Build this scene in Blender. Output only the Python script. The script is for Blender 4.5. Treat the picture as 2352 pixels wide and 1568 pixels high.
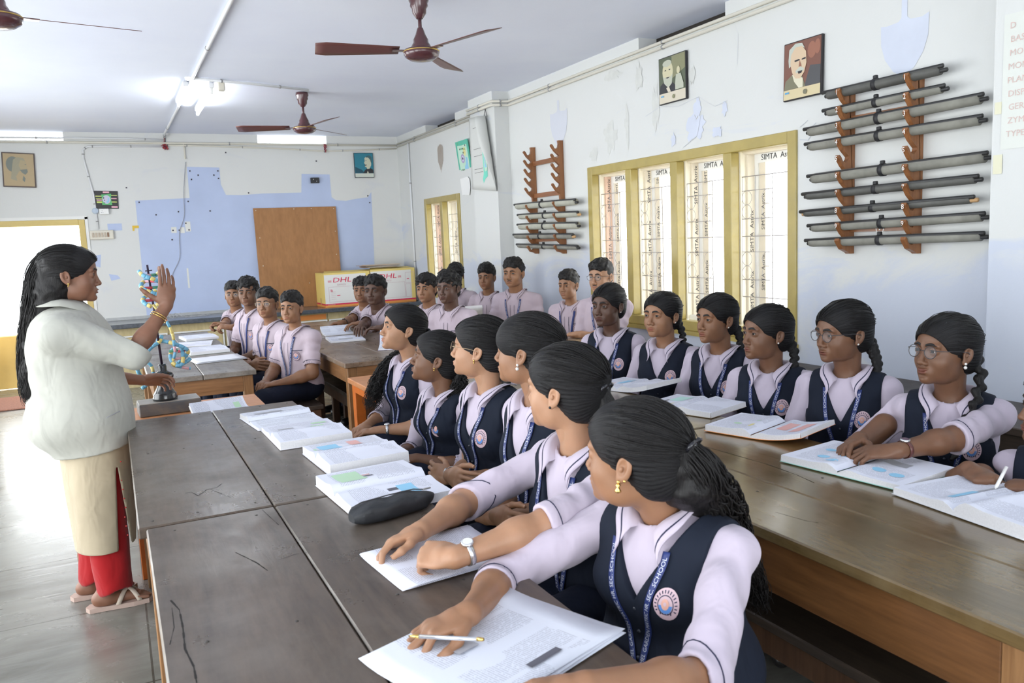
import bpy, math, random
import numpy as np
from mathutils import Vector, Matrix, noise as mnoise
random.seed(7)
scene = bpy.context.scene
for o in list(bpy.data.objects): bpy.data.objects.remove(o)
C = scene.collection
PI = math.pi
ONLY = None
# ------------------------------------------------------------------ camera
F_PX, YAW, PITCH, ROLL, CAM_Z = 1859.3, 0.4548703, 0.12764384, -0.0436066, 1.5
fwd = Vector((math.sin(YAW)*math.cos(PITCH), math.cos(YAW)*math.cos(PITCH), -math.sin(PITCH)))
r0 = Vector((math.cos(YAW), -math.sin(YAW), 0)); u0 = r0.cross(fwd)
cr, sr = math.cos(ROLL), math.sin(ROLL)
rgt = cr*r0 + sr*u0; upv = -sr*r0 + cr*u0
cam_d = bpy.data.cameras.new('camera'); cam = bpy.data.objects.new('camera', cam_d); C.objects.link(cam)
cam.matrix_world = Matrix(((rgt.x, upv.x, -fwd.x, 0), (rgt.y, upv.y, -fwd.y, 0), (rgt.z, upv.z, -fwd.z, CAM_Z), (0, 0, 0, 1)))
cam_d.sensor_width = 36; cam_d.lens = F_PX/2352*36; cam_d.clip_start = 0.05; cam_d.clip_end = 200
cam_d.dof.use_dof = True; cam_d.dof.focus_distance = 4.0; cam_d.dof.aperture_fstop = 8.0
scene.camera = cam
# ------------------------------------------------------------------ look
scene.view_settings.view_transform = 'Standard'; scene.view_settings.look = 'None'
scene.view_settings.gamma = 1; scene.view_settings.use_curve_mapping = False
scene.view_settings.exposure = 0.09
scene.cycles.use_denoising = True
scene.cycles.max_bounces = 7; scene.cycles.diffuse_bounces = 4; scene.cycles.glossy_bounces = 3
scene.cycles.transmission_bounces = 4; scene.cycles.transparent_max_bounces = 8
scene.cycles.caustics_reflective = False; scene.cycles.caustics_refractive = False
scene.cycles.sample_clamp_indirect = 6
# ------------------------------------------------------------------ sky and daylight
wd = bpy.data.worlds.new('sky'); scene.world = wd; wd.use_nodes = True
bg = wd.node_tree.nodes['Background']; bg.inputs[0].default_value = (0.93, 0.97, 1.0, 1); bg.inputs[1].default_value = 7.0
def portal(name, loc, look, sx, sy):          # tells the renderer where the daylight enters; gives no light of its own
    l = bpy.data.lights.new(name, 'AREA'); l.shape = 'RECTANGLE'; l.size = sx; l.size_y = sy; l.cycles.is_portal = True
    o = bpy.data.objects.new(name, l); C.objects.link(o); o.location = loc
    o.rotation_euler = Vector(look).to_track_quat('-Z', 'Y').to_euler(); return o
LEFT_OPEN = [(-2.6, -0.5), (0.4, 2.6), (3.3, 5.6), (6.2, 8.6)]      # tall openings of the left wall onto the veranda (y ranges)
LEFT_Z = (0.15, 2.45)  # unseen openings reach low so outside ground bounces more daylight onto the ceiling
for y0, y1 in LEFT_OPEN: portal('daylight_portal', (-2.1, (y0+y1)/2, sum(LEFT_Z)/2), (1, 0, 0), LEFT_Z[1]-LEFT_Z[0], y1-y0)
portal('daylight_portal', (0.6, -3.2, 1.6), (0, 1, 0), 3.4, 1.8)
portal('daylight_portal', (3.62, 4.66, 1.42), (-1, 0, 0), 1.3, 2.3)
portal('daylight_portal', (3.62, 9.1, 1.42), (-1, 0, 0), 1.3, 1.2)
portal('daylight_portal', (-0.75, 10.62, 1.0), (0, -1, 0), 1.1, 2.0)

# ------------------------------------------------------------------ pixel -> point helpers (real planes of the room)
def ray(px, py):
    return fwd*F_PX + rgt*(px-1176) - upv*(py-784)
def at(px, py, ax, v):
    d = ray(px, py); o = Vector((0, 0, CAM_Z)); return o + d*((v-o[ax])/d[ax])
def atd(px, py, dist):                                   # dist along the optical axis
    return Vector((0, 0, CAM_Z)) + ray(px, py)/F_PX*dist

# ------------------------------------------------------------------ materials
def newmat(name):
    m = bpy.data.materials.new(name); m.use_nodes = True; nt = m.node_tree
    return m, nt, nt.nodes['Principled BSDF']
def ramp(nt, fac, stops):
    n = nt.nodes.new('ShaderNodeValToRGB'); e = n.color_ramp.elements
    while len(e) > len(stops): e.remove(e[-1])
    while len(e) < len(stops): e.new(0.5)
    for q, (p, c) in zip(e, stops): q.position = p; q.color = (c[0], c[1], c[2], 1) if not isinstance(c, (int, float)) else (c, c, c, 1)
    nt.links.new(fac, n.inputs[0]); return n.outputs[0]
def coords(nt, scale=(1, 1, 1), kind='Object', rot=(0, 0, 0)):
    t = nt.nodes.new('ShaderNodeTexCoord'); mp = nt.nodes.new('ShaderNodeMapping')
    mp.inputs['Scale'].default_value = scale; mp.inputs['Rotation'].default_value = rot
    nt.links.new(t.outputs[kind], mp.inputs[0]); return mp.outputs[0]
def noisef(nt, vec, scale, detail=4, rough=0.55, dist=0.0):
    n = nt.nodes.new('ShaderNodeTexNoise'); n.inputs['Scale'].default_value = scale; n.inputs['Detail'].default_value = detail
    n.inputs['Roughness'].default_value = rough; n.inputs['Distortion'].default_value = dist
    nt.links.new(vec, n.inputs['Vector']); return n.outputs['Fac']
def mixc(nt, fac, a, b, mode='MIX'):
    n = nt.nodes.new('ShaderNodeMix'); n.data_type = 'RGBA'; n.blend_type = mode
    for s, v in ((n.inputs[0], fac), (n.inputs[6], a), (n.inputs[7], b)):
        if isinstance(v, (int, float)): s.default_value = v
        elif isinstance(v, tuple): s.default_value = (*v[:3], 1)
        else: nt.links.new(v, s)
    return n.outputs[2]
def bump(nt, b, height, strength=0.2, dist=0.01):
    n = nt.nodes.new('ShaderNodeBump'); n.inputs['Strength'].default_value = strength; n.inputs['Distance'].default_value = dist
    nt.links.new(height, n.inputs['Height']); nt.links.new(n.outputs[0], b.inputs['Normal'])
_M = {}
def flat(name, col, rough=0.6, metal=0.0, spec=0.5, sheen=0.0, var=0.0, vscale=20, bmp=0.0, bscale=60, emit=None, coat=0.0, alpha=1.0, trans=0.0, sss=0.0):
    if name in _M: return _M[name]
    m, nt, b = newmat(name)
    b.inputs['Base Color'].default_value = (*col, 1); b.inputs['Roughness'].default_value = rough; b.inputs['Metallic'].default_value = metal
    b.inputs['Specular IOR Level'].default_value = spec
    if sheen: b.inputs['Sheen Weight'].default_value = sheen
    if coat: b.inputs['Coat Weight'].default_value = coat; b.inputs['Coat Roughness'].default_value = 0.12
    if sss:
        b.inputs['Subsurface Weight'].default_value = sss; b.inputs['Subsurface Radius'].default_value = (0.9, 0.35, 0.2); b.inputs['Subsurface Scale'].default_value = 0.006
    if trans: b.inputs['Transmission Weight'].default_value = trans
    if alpha < 1: b.inputs['Alpha'].default_value = alpha
    if var:
        v = noisef(nt, coords(nt), vscale, 5)
        d = tuple(max(0, c*(1-var)) for c in col); l = tuple(min(1, c*(1+var)) for c in col)
        nt.links.new(ramp(nt, v, [(0.3, d), (0.7, l)]), b.inputs['Base Color'])
    if bmp: bump(nt, b, noisef(nt, coords(nt), bscale, 5), bmp)
    if emit:
        b.inputs['Emission Color'].default_value = (*emit[0], 1); b.inputs['Emission Strength'].default_value = emit[1]
    _M[name] = m; return m
def wood(name, dark, light, axis=1, rough=0.35, scale=1.0, coat=0.0, wear=None, seed=0.0, stretch=14, bmp=0.05):
    if name in _M: return _M[name]
    m, nt, b = newmat(name)
    s = [stretch*scale]*3; s[axis] = 1.1*scale
    v = coords(nt, tuple(s)); 
    mp = v.node; mp.inputs['Location'].default_value = (seed, seed*1.7, seed*0.3)
    g = noisef(nt, v, 1.0, 7, 0.62, 1.6)
    c = ramp(nt, g, [(0.25, dark), (0.5, tuple((a+d)/2 for a, d in zip(light, dark))), (0.75, light)])
    fine = noisef(nt, v, 7, 4, 0.6, 0.3)
    c = mixc(nt, 0.25, c, ramp(nt, fine, [(0.35, tuple(k*0.55 for k in dark)), (0.65, light)]))
    if wear:
        w = noisef(nt, coords(nt, (1, 1, 1)), 2.3, 6, 0.65, 0.5)
        c = mixc(nt, ramp(nt, w, [(0.46, 0), (0.72, 0.75)]), c, wear)
    nt.links.new(c, b.inputs['Base Color'])
    r = noisef(nt, coords(nt), 3.0, 6, 0.7)
    nt.links.new(ramp(nt, r, [(0.3, max(0.05, rough-0.1)), (0.7, min(1, rough+0.14))]), b.inputs['Roughness'])
    if coat: b.inputs['Coat Weight'].default_value = coat; b.inputs['Coat Roughness'].default_value = 0.2
    bump(nt, b, fine, bmp, 0.004)
    _M[name] = m; return m

# ------------------------------------------------------------------ mesh builder
class MB:
    def __init__(s): s.v = []; s.f = []; s.m = []; s.sm = []; s.uv = {}
    def add(s, vs, fs, mi=0, smooth=False):
        o = len(s.v); s.v.extend([tuple(p) for p in vs]); s.f.extend([tuple(o+i for i in f) for f in fs])
        s.m.extend([mi]*len(fs)); s.sm.extend([smooth]*len(fs)); return o
    def box(s, a, b, mi=0, bev=0.0):
        x0, y0, z0 = [min(p, q) for p, q in zip(a, b)]; x1, y1, z1 = [max(p, q) for p, q in zip(a, b)]
        if bev <= 0:
            vs = [(x0, y0, z0), (x1, y0, z0), (x1, y1, z0), (x0, y1, z0), (x0, y0, z1), (x1, y0, z1), (x1, y1, z1), (x0, y1, z1)]
            s.add(vs, [(0, 3, 2, 1), (4, 5, 6, 7), (0, 1, 5, 4), (1, 2, 6, 5), (2, 3, 7, 6), (3, 0, 4, 7)], mi); return
        e = min(bev, (x1-x0)/2.01, (y1-y0)/2.01, (z1-z0)/2.01)
        vs = []
        for sx, X, Xi in ((0, x0, x0+e), (1, x1, x1-e)):
            for sy, Y, Yi in ((0, y0, y0+e), (1, y1, y1-e)):
                for sz, Z, Zi in ((0, z0, z0+e), (1, z1, z1-e)):
                    vs += [(X, Yi, Zi), (Xi, Y, Zi), (Xi, Yi, Z)]
        def ix(i, j, k, a): return (i*4+j*2+k)*3+a
        fs = []
        for i in (0, 1):
            q = [ix(i, 0, 0, 0), ix(i, 1, 0, 0), ix(i, 1, 1, 0), ix(i, 0, 1, 0)]; fs.append(q if i else q[::-1])
            q = [ix(0, i, 0, 1), ix(1, i, 0, 1), ix(1, i, 1, 1), ix(0, i, 1, 1)]; fs.append(q[::-1] if i else q)
            q = [ix(0, 0, i, 2), ix(1, 0, i, 2), ix(1, 1, i, 2), ix(0, 1, i, 2)]; fs.append(q if i else q[::-1])
        for i in (0, 1):
            for j in (0, 1):
                q = [ix(i, j, 0, 0), ix(i, j, 0, 1), ix(i, j, 1, 1), ix(i, j, 1, 0)]; fs.append(q if (i+j) % 2 else q[::-1])
                q = [ix(i, 0, j, 0), ix(i, 1, j, 0), ix(i, 1, j, 2), ix(i, 0, j, 2)]; fs.append(q if (i+j) % 2 else q[::-1])
                q = [ix(0, i, j, 1), ix(1, i, j, 1), ix(1, i, j, 2), ix(0, i, j, 2)]; fs.append(q[::-1] if (i+j) % 2 else q)
                for k in (0, 1):
                    t = [ix(i, j, k, 0), ix(i, j, k, 1), ix(i, j, k, 2)]; fs.append(t if (i+j+k) % 2 else t[::-1])
        s.add(vs, fs, mi)
    def prism(s, poly, ax, a, b, mi=0):        # polygon in the two other axes extruded along ax from a to b
        n = len(poly)
        def P(p, t):
            q = list(p); q.insert(ax, t); return tuple(q)
        vs = [P(p, a) for p in poly]+[P(p, b) for p in poly]
        s.add(vs, [tuple(range(n))[::-1], tuple(range(n, 2*n))]+[(i, (i+1) % n, n+(i+1) % n, n+i) for i in range(n)], mi)
    def tube(s, pts, r, n=8, mi=0, caps=True, smooth=True, closed=False):
        pts = [Vector(p) for p in pts]; rs = r if isinstance(r, (list, tuple)) else [r]*len(pts)
        up = None; vs = []
        L = len(pts)
        for i, p in enumerate(pts):
            if closed: t = pts[(i+1) % L]-pts[i-1]
            else: t = pts[min(i+1, L-1)]-pts[max(i-1, 0)]
            t = t.normalized() if t.length > 1e-9 else Vector((0, 0, 1))
            if up is None: up = t.orthogonal().normalized()
            else:
                up = up-t*up.dot(t); up = up.normalized() if up.length > 1e-6 else t.orthogonal().normalized()
            w = t.cross(up)
            for k in range(n):
                a = 2*PI*k/n; vs.append(p+(up*math.cos(a)+w*math.sin(a))*rs[i])
        fs = []
        for i in range(L if closed else L-1):
            j = (i+1) % L
            for k in range(n): fs.append((i*n+k, i*n+(k+1) % n, j*n+(k+1) % n, j*n+k))
        if caps and not closed: fs.append(tuple(range(n))[::-1]); fs.append(tuple((L-1)*n+k for k in range(n)))
        s.add(vs, fs, mi, smooth)
    def lathe(s, prof, c=(0, 0, 0), n=24, mi=0, smooth=True, M=None):
        vs = []; c = Vector(c)
        for r, z in prof:
            for k in range(n):
                a = 2*PI*k/n; p = Vector((r*math.cos(a), r*math.sin(a), z))
                if M is not None: p = M @ p
                vs.append(p+c)
        fs = [(i*n+k, i*n+(k+1) % n, (i+1)*n+(k+1) % n, (i+1)*n+k) for i in range(len(prof)-1) for k in range(n)]
        fs.append(tuple(range(n))[::-1]); fs.append(tuple((len(prof)-1)*n+k for k in range(n)))
        s.add(vs, fs, mi, smooth)
    def sphere(s, c, r, n=12, mi=0, sc=(1, 1, 1)):
        m = n//2+1
        prof = [(max(1e-5, math.sin(PI*i/m)), -math.cos(PI*i/m)) for i in range(m+1)]
        vs = [(c[0]+r*sc[0]*p[0]*math.cos(2*PI*k/n), c[1]+r*sc[1]*p[0]*math.sin(2*PI*k/n), c[2]+r*sc[2]*p[1]) for p in prof for k in range(n)]
        fs = [(i*n+k, i*n+(k+1) % n, (i+1)*n+(k+1) % n, (i+1)*n+k) for i in range(m) for k in range(n)]
        s.add(vs, fs, mi, True)
    def quad(s, a, b, c, d, mi=0): s.add([a, b, c, d], [(0, 1, 2, 3)], mi)
    def poly(s, pts, mi=0): s.add(pts, [tuple(range(len(pts)))], mi)
    def grid(s, rows, mi=0, smooth=True, thick=0.0):       # rows: list of lists of points
        R, K = len(rows), len(rows[0]); vs = [p for r in rows for p in r]
        fs = [(i*K+j, i*K+j+1, (i+1)*K+j+1, (i+1)*K+j) for i in range(R-1) for j in range(K-1)]
        return s.add(vs, fs, mi, smooth)
    def build(s, name, mats, parent=None, loc=None, rot=None, mat4=None, solid=0.0, subsurf=0, bevel=0.0):
        me = bpy.data.meshes.new(name); me.from_pydata(s.v, [], s.f)
        for mm in (mats if isinstance(mats, (list, tuple)) else [mats]): me.materials.append(mm)
        me.polygons.foreach_set('material_index', s.m); me.polygons.foreach_set('use_smooth', s.sm)
        me.update()
        o = bpy.data.objects.new(name, me); C.objects.link(o)
        if parent is not None: o.parent = parent
        if loc: o.location = loc
        if rot: o.rotation_euler = rot
        if mat4 is not None: o.matrix_local = mat4
        if solid: md = o.modifiers.new('s', 'SOLIDIFY'); md.thickness = solid; md.offset = -1
        if bevel: md = o.modifiers.new('b', 'BEVEL'); md.width = bevel; md.segments = 2; md.limit_method = 'ANGLE'
        if subsurf: md = o.modifiers.new('u', 'SUBSURF'); md.levels = subsurf; md.render_levels = subsurf
        return o
def tag(o, label=None, cat=None, group=None, kind=None):
    if label: o['label'] = label
    if cat: o['category'] = cat
    if group: o['group'] = group
    if kind: o['kind'] = kind
    return o
def thing(name, label, cat, loc=(0, 0, 0), rz=0.0, group=None):
    o = bpy.data.objects.new(name, None); C.objects.link(o); o.location = loc; o.rotation_euler = (0, 0, rz); o.empty_display_size = 0.1
    return tag(o, label, cat, group)
def copy_tree(o, parent=None):
    c = o.copy(); C.objects.link(c); c.parent = parent
    for ch in list(o.children): copy_tree(ch, c)
    return c
_TX = {}
def text2d(s, size=1.0, depth_res=2):
    """2-D triangles of a word set in the built-in font: (verts, faces, width), baseline at y=0"""
    k = s
    if k not in _TX:
        cu = bpy.data.curves.new('t', 'FONT'); cu.body = s; cu.size = 1.0; cu.resolution_u = depth_res; cu.fill_mode = 'FRONT'
        ob = bpy.data.objects.new('t', cu); C.objects.link(ob)
        dg = bpy.context.evaluated_depsgraph_get(); me = ob.evaluated_get(dg).to_mesh()
        vs = [(v.co.x, v.co.y) for v in me.vertices]; fs = [tuple(p.vertices) for p in me.polygons]
        w = max([v[0] for v in vs] or [0]); ob.evaluated_get(dg).to_mesh_clear()
        bpy.data.objects.remove(ob); bpy.data.curves.remove(cu); _TX[k] = (vs, fs, w)
    vs, fs, w = _TX[k]
    return [(x*size, y*size) for x, y in vs], fs, w*size
def put_text(mb, s, size, fn, mi=0, center=False):
    vs, fs, w = text2d(s, size)
    o = w/2 if center else 0
    mb.add([fn(x-o, y) for x, y in vs], fs, mi)
# ================================================================== the room
XR, YB, ZC, XL, YN = 3.6, 10.6, 2.9, -2.0, -3.1
def wallmat(name, blue=0.5, low=False, base=(0.68, 0.69, 0.67)):
    m, nt, b = newmat(name)
    v = coords(nt)
    bl = (0.50, 0.565, 0.74)
    n1 = noisef(nt, v, 0.9, 6, 0.6, 0.6)
    c = mixc(nt, ramp(nt, n1, [(0.35, 0), (0.75, 0.5)]), base, (0.70, 0.71, 0.70))
    n2 = noisef(nt, v, 2.2, 8, 0.7, 0.4)
    # flaking patches that let the older blue paint show; more of them low on the wall
    sep = nt.nodes.new('ShaderNodeSeparateXYZ'); nt.links.new(v, sep.inputs[0])
    lowm = ramp(nt, sep.outputs['Z'], [(0.0, 1), (0.45, 0.95), (0.62, 0.0)])
    mp = nt.nodes.new('ShaderNodeMath'); mp.operation = 'MULTIPLY'; mp.inputs[1].default_value = 1/2.4
    nt.links.new(sep.outputs['Z'], mp.inputs[0]); nt.links.new(mp.outputs[0], lowm.node.inputs[0])
    n3 = noisef(nt, coords(nt, (1, 0.6, 1.6)), 1.6, 7, 0.62, 1.2)
    a = nt.nodes.new('ShaderNodeMath'); a.operation = 'MULTIPLY_ADD'; nt.links.new(lowm, a.inputs[0]); a.inputs[1].default_value = 0.16*(2 if low else 0.4)
    nt.links.new(n3, a.inputs[2])
    patch = ramp(nt, a.outputs[0], [(0.60, 0), (0.74, blue)])
    c = mixc(nt, patch, c, bl)
    st = noisef(nt, coords(nt, (3.5, 3.5, 0.8)), 1.3, 8, 0.75, 0.8)
    c = mixc(nt, ramp(nt, st, [(0.66, 0), (0.82, 0.35)]), c, (0.52, 0.53, 0.48))
    nt.links.new(c, b.inputs['Base Color']); b.inputs['Roughness'].default_value = 0.75; b.inputs['Specular IOR Level'].default_value = 0.3
    bump(nt, b, noisef(nt, v, 30, 6, 0.7), 0.12, 0.01)
    return m
M_wall = wallmat('painted_wall', 0.55, True); M_wallb = wallmat('painted_back_wall', 0.2, base=(0.75, 0.755, 0.735))
M_blue = flat('old_blue_paint', (0.51, 0.59, 0.80), 0.75, var=0.04, vscale=3, spec=0.2)
M_bluel = flat('pale_blue_patch', (0.62, 0.66, 0.76), 0.75, var=0.05, vscale=4, spec=0.2)
M_ceil = flat('ceiling_paint', (0.82, 0.86, 1.0), 0.85, var=0.04, vscale=0.9, spec=0.2, bmp=0.06, bscale=14)
M_dark = flat('painted_shade_dark', (0.03, 0.025, 0.02), 0.9)  # near-black filling, shade put into colour for wall slots and a cupboard gap
M_hole = flat('nail_hole', (0.05, 0.04, 0.06), 0.7)
M_brush = flat('dry_brown_brush_marks', (0.45, 0.36, 0.28), 0.85)
def wall_panels(mb, ax, p0, p1, u0, u1, z0, z1, holes, mi=0):
    """wall slab between p0 and p1 on axis ax, spanning u (other horizontal axis) and z, with rectangular holes"""
    us = sorted({u0, u1, *[h[0] for h in holes], *[h[1] for h in holes]}); zs = sorted({z0, z1, *[h[2] for h in holes], *[h[3] for h in holes]})
    us = [u for u in us if u0 <= u <= u1]; zs = [z for z in zs if z0 <= z <= z1]
    for i in range(len(us)-1):
        j = 0
        while j < len(zs)-1:
            def hol(j): return any(h[0] <= (us[i]+us[i+1])/2 <= h[1] and h[2] <= (zs[j]+zs[j+1])/2 <= h[3] for h in holes)
            if hol(j): j += 1; continue
            k = j
            while k+1 < len(zs)-1 and not hol(k+1): k += 1
            a = [0, 0, zs[j]]; b = [0, 0, zs[k+1]]; a[ax] = p0; b[ax] = p1; a[1-ax] = us[i]; b[1-ax] = us[i+1]
            mb.box(a, b, mi); j = k+1
def struct(name, mb, mats, **k): return tag(mb.build(name, mats, **k), kind='structure')
# floor: smooth cement slabs
m, nt, b = newmat('polished_cement_floor')
v = coords(nt)
n1 = noisef(nt, v, 1.1, 7, 0.62, 0.8); n2 = noisef(nt, coords(nt, (1, 5, 1), rot=(0, 0, 0.35)), 1.5, 6, 0.7, 1.0)
c = ramp(nt, n1, [(0.3, (0.115, 0.11, 0.095)), (0.7, (0.21, 0.205, 0.18))])
c = mixc(nt, ramp(nt, n2, [(0.4, 0), (0.7, 0.5)]), c, (0.27, 0.27, 0.245))
bk = nt.nodes.new('ShaderNodeTexBrick'); bk.inputs['Scale'].default_value = 1.0; bk.inputs['Mortar Size'].default_value = 0.004
bk.inputs['Brick Width'].default_value = 1.5; bk.inputs['Row Height'].default_value = 0.75; bk.offset = 0.0
bk.inputs['Color1'].default_value = (1, 1, 1, 1); bk.inputs['Color2'].default_value = (0.93, 0.93, 0.93, 1); bk.inputs['Mortar'].default_value = (0.35, 0.33, 0.3, 1)
nt.links.new(v, bk.inputs['Vector']); c = mixc(nt, 1.0, c, bk.outputs['Color'], 'MULTIPLY')
nt.links.new(c, b.inputs['Base Color']); nt.links.new(ramp(nt, n1, [(0.3, 0.16), (0.7, 0.34)]), b.inputs['Roughness'])
b.inputs['Specular IOR Level'].default_value = 0.7
bump(nt, b, n2, 0.12, 0.01)
M_floor = m
f = MB(); f.box((XL-0.3, YN-0.3, -0.2), (XR+0.3, YB+0.25, 0)); struct('floor', f, M_floor)
g = MB(); g.box((XL-2.6, -9, -0.25), (XL-0.3, 26, -0.02)); g.box((XL-0.3, YB+0.25, -0.25), (XR+6, 26, -0.02)); g.box((XR+0.3, -4, -0.25), (XR+6, YB+0.25, -0.02)); g.box((XL-0.3, -9, -0.25), (XR+0.3, YN-0.3, -0.02))
struct('ground_outside', g, flat('pale_outside_paving', (0.80, 0.79, 0.76), 0.8, var=0.1, vscale=2))
# ceiling, hung a little above the wall heads so that the ventilator slots stay open
f = MB(); f.box((XL-0.25, YN-0.25, ZC), (XR+0.25, YB+0.25, ZC+0.18)); struct('ceiling', f, M_ceil)
# back wall with door and two bright ventilator slots, old blue paint round the missing blackboard
DX0, DX1, DZ = -1.35, -0.215, 1.915
bw = MB()
wall_panels(bw, 1, YB, YB+0.22, XL-0.22, XR+0.22, 0, ZC, [(DX0, DX1, -1, DZ), (1.79, 2.65, 2.80, ZC+1), (-1.6, -0.335, 2.80, ZC+1)])
y = YB-0.002
blue = [(0.34, 0.72), (0.34, 2.12), (0.94, 2.14), (0.94, 2.51), (1.31, 2.50), (1.31, 2.30), (1.36, 2.17), (1.55, 2.165), (1.80, 2.18), (2.28, 2.185), (2.30, 2.42), (2.66, 2.41), (2.665, 2.12), (2.72, 2.08), (2.85, 2.07), (3.0, 2.095), (3.15, 2.11), (3.20, 2.18), (3.19, 1.6), (3.17, 0.72)]
bw.poly([(x, y, z) for x, z in blue][::1], 1)
bw.poly([(0.02, y, 1.86), (0.17, y, 1.86), (0.17, y, 1.78), (0.02, y, 1.78)], 1)
bw.poly([(-0.14, y, 1.50), (-0.08, y, 1.51), (-0.10, y, 1.36), (-0.15, y, 1.38)], 1); bw.poly([(-0.02, y, 1.28), (0.07, y, 1.26), (0.10, y, 1.22), (0.0, y, 1.20)], 1)
for x, z in ((0.38, 2.1), (0.92, 2.1), (0.97, 2.46), (1.06, 2.41), (1.24, 2.41), (1.29, 2.46), (1.29, 2.37), (0.98, 2.36), (1.63, 2.19), (0.80, 1.98), (0.55, 1.95), (0.70, 1.65), (0.72, 1.76), (0.79, 1.76), (0.90, 1.76), (0.87, 1.84), (3.17, 2.04), (3.15, 2.13), (1.16, 1.98), (2.5, 2.58), (1.4, 2.68), (0.26, 2.27)):
    bw.box((x-0.008, y-0.004, z-0.008), (x+0.008, y, z+0.008), 2)
for x, z, w, h in ((0.70, 1.80, 0.06, 0.07), (0.80, 1.795, 0.05, 0.07), (0.86, 1.86, 0.06, 0.12), (0.83, 1.30, 0.02, 0.24)):
    bw.quad((x, y-0.001, z), (x+w, y-0.001, z), (x+w, y-0.001, z-h), (x, y-0.001, z-h), 3)
struct('wall_back', bw, [M_wallb, M_blue, M_hole, flat('bare_plaster_patch', (0.78, 0.78, 0.74), 0.8)])
# right wall: window openings, ventilator slots with painted dark backs, traces of shields
W1 = (3.52, 5.79, 0.80, 2.04); W2 = (8.53, 9.66, 0.80, 2.02)
rw = MB()
wall_panels(rw, 0, XR, XR+0.22, YN, YB+0.22, 0, ZC, [W1, W2, (8.56, 9.5, 2.80, ZC+1), (4.12, 5.05, 2.80, ZC+1), (7.35, 7.8, 2.8, 2.8)])
for y0, y1 in ((8.5, 9.56), (4.06, 5.1)): rw.box((XR+0.16, y0, 2.76), (XR+0.21, y1, ZC), 2)  # dark sheets close the slots, their colour stands in for the shade inside
def shield(mb, yc, zt, w, h, mi, stem=0.0):
    x = XR-0.002; L = [(-0.5, 0), (-0.36, -0.02), (-0.12, 0.0), (-0.06, 0.06)]+([(-0.06, stem), (0.06, stem)] if stem else [])+[(0.06, 0.06), (0.12, 0.0), (0.36, -0.02), (0.5, 0.03), (0.49, -0.35), (0.40, -0.62), (0.22, -0.86), (0.0, -1.0), (-0.22, -0.86), (-0.40, -0.62), (-0.49, -0.35)]
    mb.poly([(x, yc-a*w, zt+b*h) for a, b in L][::-1], mi)
shield(rw, 2.83, 2.47, 0.27, 0.27, 1, 0.42); shield(rw, 6.25, 2.56, 0.30, 0.30, 3, 0.32)
for k in range(9):
    yy = 9.05-0.2*((k-4)/9); rw.quad((XR-0.003, yy, 2.62-0.05*abs(k-4)*0.3), (XR-0.003, yy-0.012, 2.62), (XR-0.003, yy-0.008+0.3*(9.10-yy)*0.4, 2.29+0.03*abs(k-4)), (XR-0.003, yy-0.001+0.3*(9.10-yy)*0.4, 2.30+0.03*abs(k-4)), 4)
def blot(mb, ax, pos, cu, cz, ru, rz, mi, seed):
    rnd = random.Random(seed); pts = []
    for k in range(22):
        a = 2*PI*k/22; q = 0.6+0.6*rnd.random(); p = [0, 0, cz+rz*q*math.sin(a)]; p[ax] = pos; p[1-ax] = cu+ru*q*math.cos(a); pts.append(tuple(p))
    mb.poly(pts, mi)
for cu, cz, ru, rz, mi, sd in ((5.45, 2.25, 0.10, 0.12, 5, 1), (5.22, 2.30, 0.03, 0.16, 5, 2), (4.86, 2.38, 0.05, 0.16, 5, 3), (5.70, 2.14, 0.08, 0.05, 5, 4), (4.42, 2.17, 0.10, 0.09, 1, 5), (4.40, 2.30, 0.04, 0.07, 1, 6), (4.13, 2.26, 0.03, 0.05, 1, 7), (4.66, 2.12, 0.03, 0.05, 1, 8), (5.05, 2.62, 0.05, 0.10, 5, 9), (5.4, 2.70, 0.12, 0.04, 5, 10), (4.45, 2.52, 0.04, 0.06, 5, 12), (4.2, 2.12, 0.05, 0.04, 1, 13)):
    blot(rw, 0, XR-0.0015-0.0002*sd, cu, cz, ru, rz, mi, sd)
rnd = random.Random(3)
def crack(mb, pts, w=0.0025, mi=6):
    for (a, b), (c, d) in zip(pts, pts[1:]):
        mb.quad((XR-0.004, a, b), (XR-0.004, c, d), (XR-0.004, c+0.002, d+w), (XR-0.004, a+0.002, b+w), mi)
crack(rw, [(4.98, 2.33), (4.8, 2.37), (4.6, 2.34), (4.38, 2.37), (4.3, 2.32), (4.22, 2.28), (4.1, 2.30)]); crack(rw, [(4.05, 2.8), (4.0, 2.68), (4.01, 2.5)], 0.003); crack(rw, [(4.55, 2.06), (4.4, 2.12), (4.36, 2.26)], 0.003)
crack(rw, [(3.50, 2.05), (3.44, 2.08), (3.41, 2.04), (3.38, 2.06)], 0.003); crack(rw, [(3.50, 1.98), (3.44, 1.97), (3.41, 2.0)], 0.005)
struct('wall_right', rw, [M_wall, M_bluel, M_dark, flat('grey_shield_trace', (0.62, 0.64, 0.70), 0.8), M_brush, flat('grey_damp_stain', (0.64, 0.65, 0.62), 0.8, var=0.05), flat('hairline_crack', (0.56, 0.58, 0.62), 0.9)])
# wall pillars
PX = XR-0.15
p = MB(); p.box((PX, 7.22, 0), (XR, 7.80, ZC)); p.box((PX-0.02, 7.22, 2.76), (PX, 7.8, ZC)); struct('wall_pillar', p, M_wall)
p = MB(); p.box((PX, 1.55, 0), (XR, 2.27, ZC)); struct('wall_pillar', p, M_wall)
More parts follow.
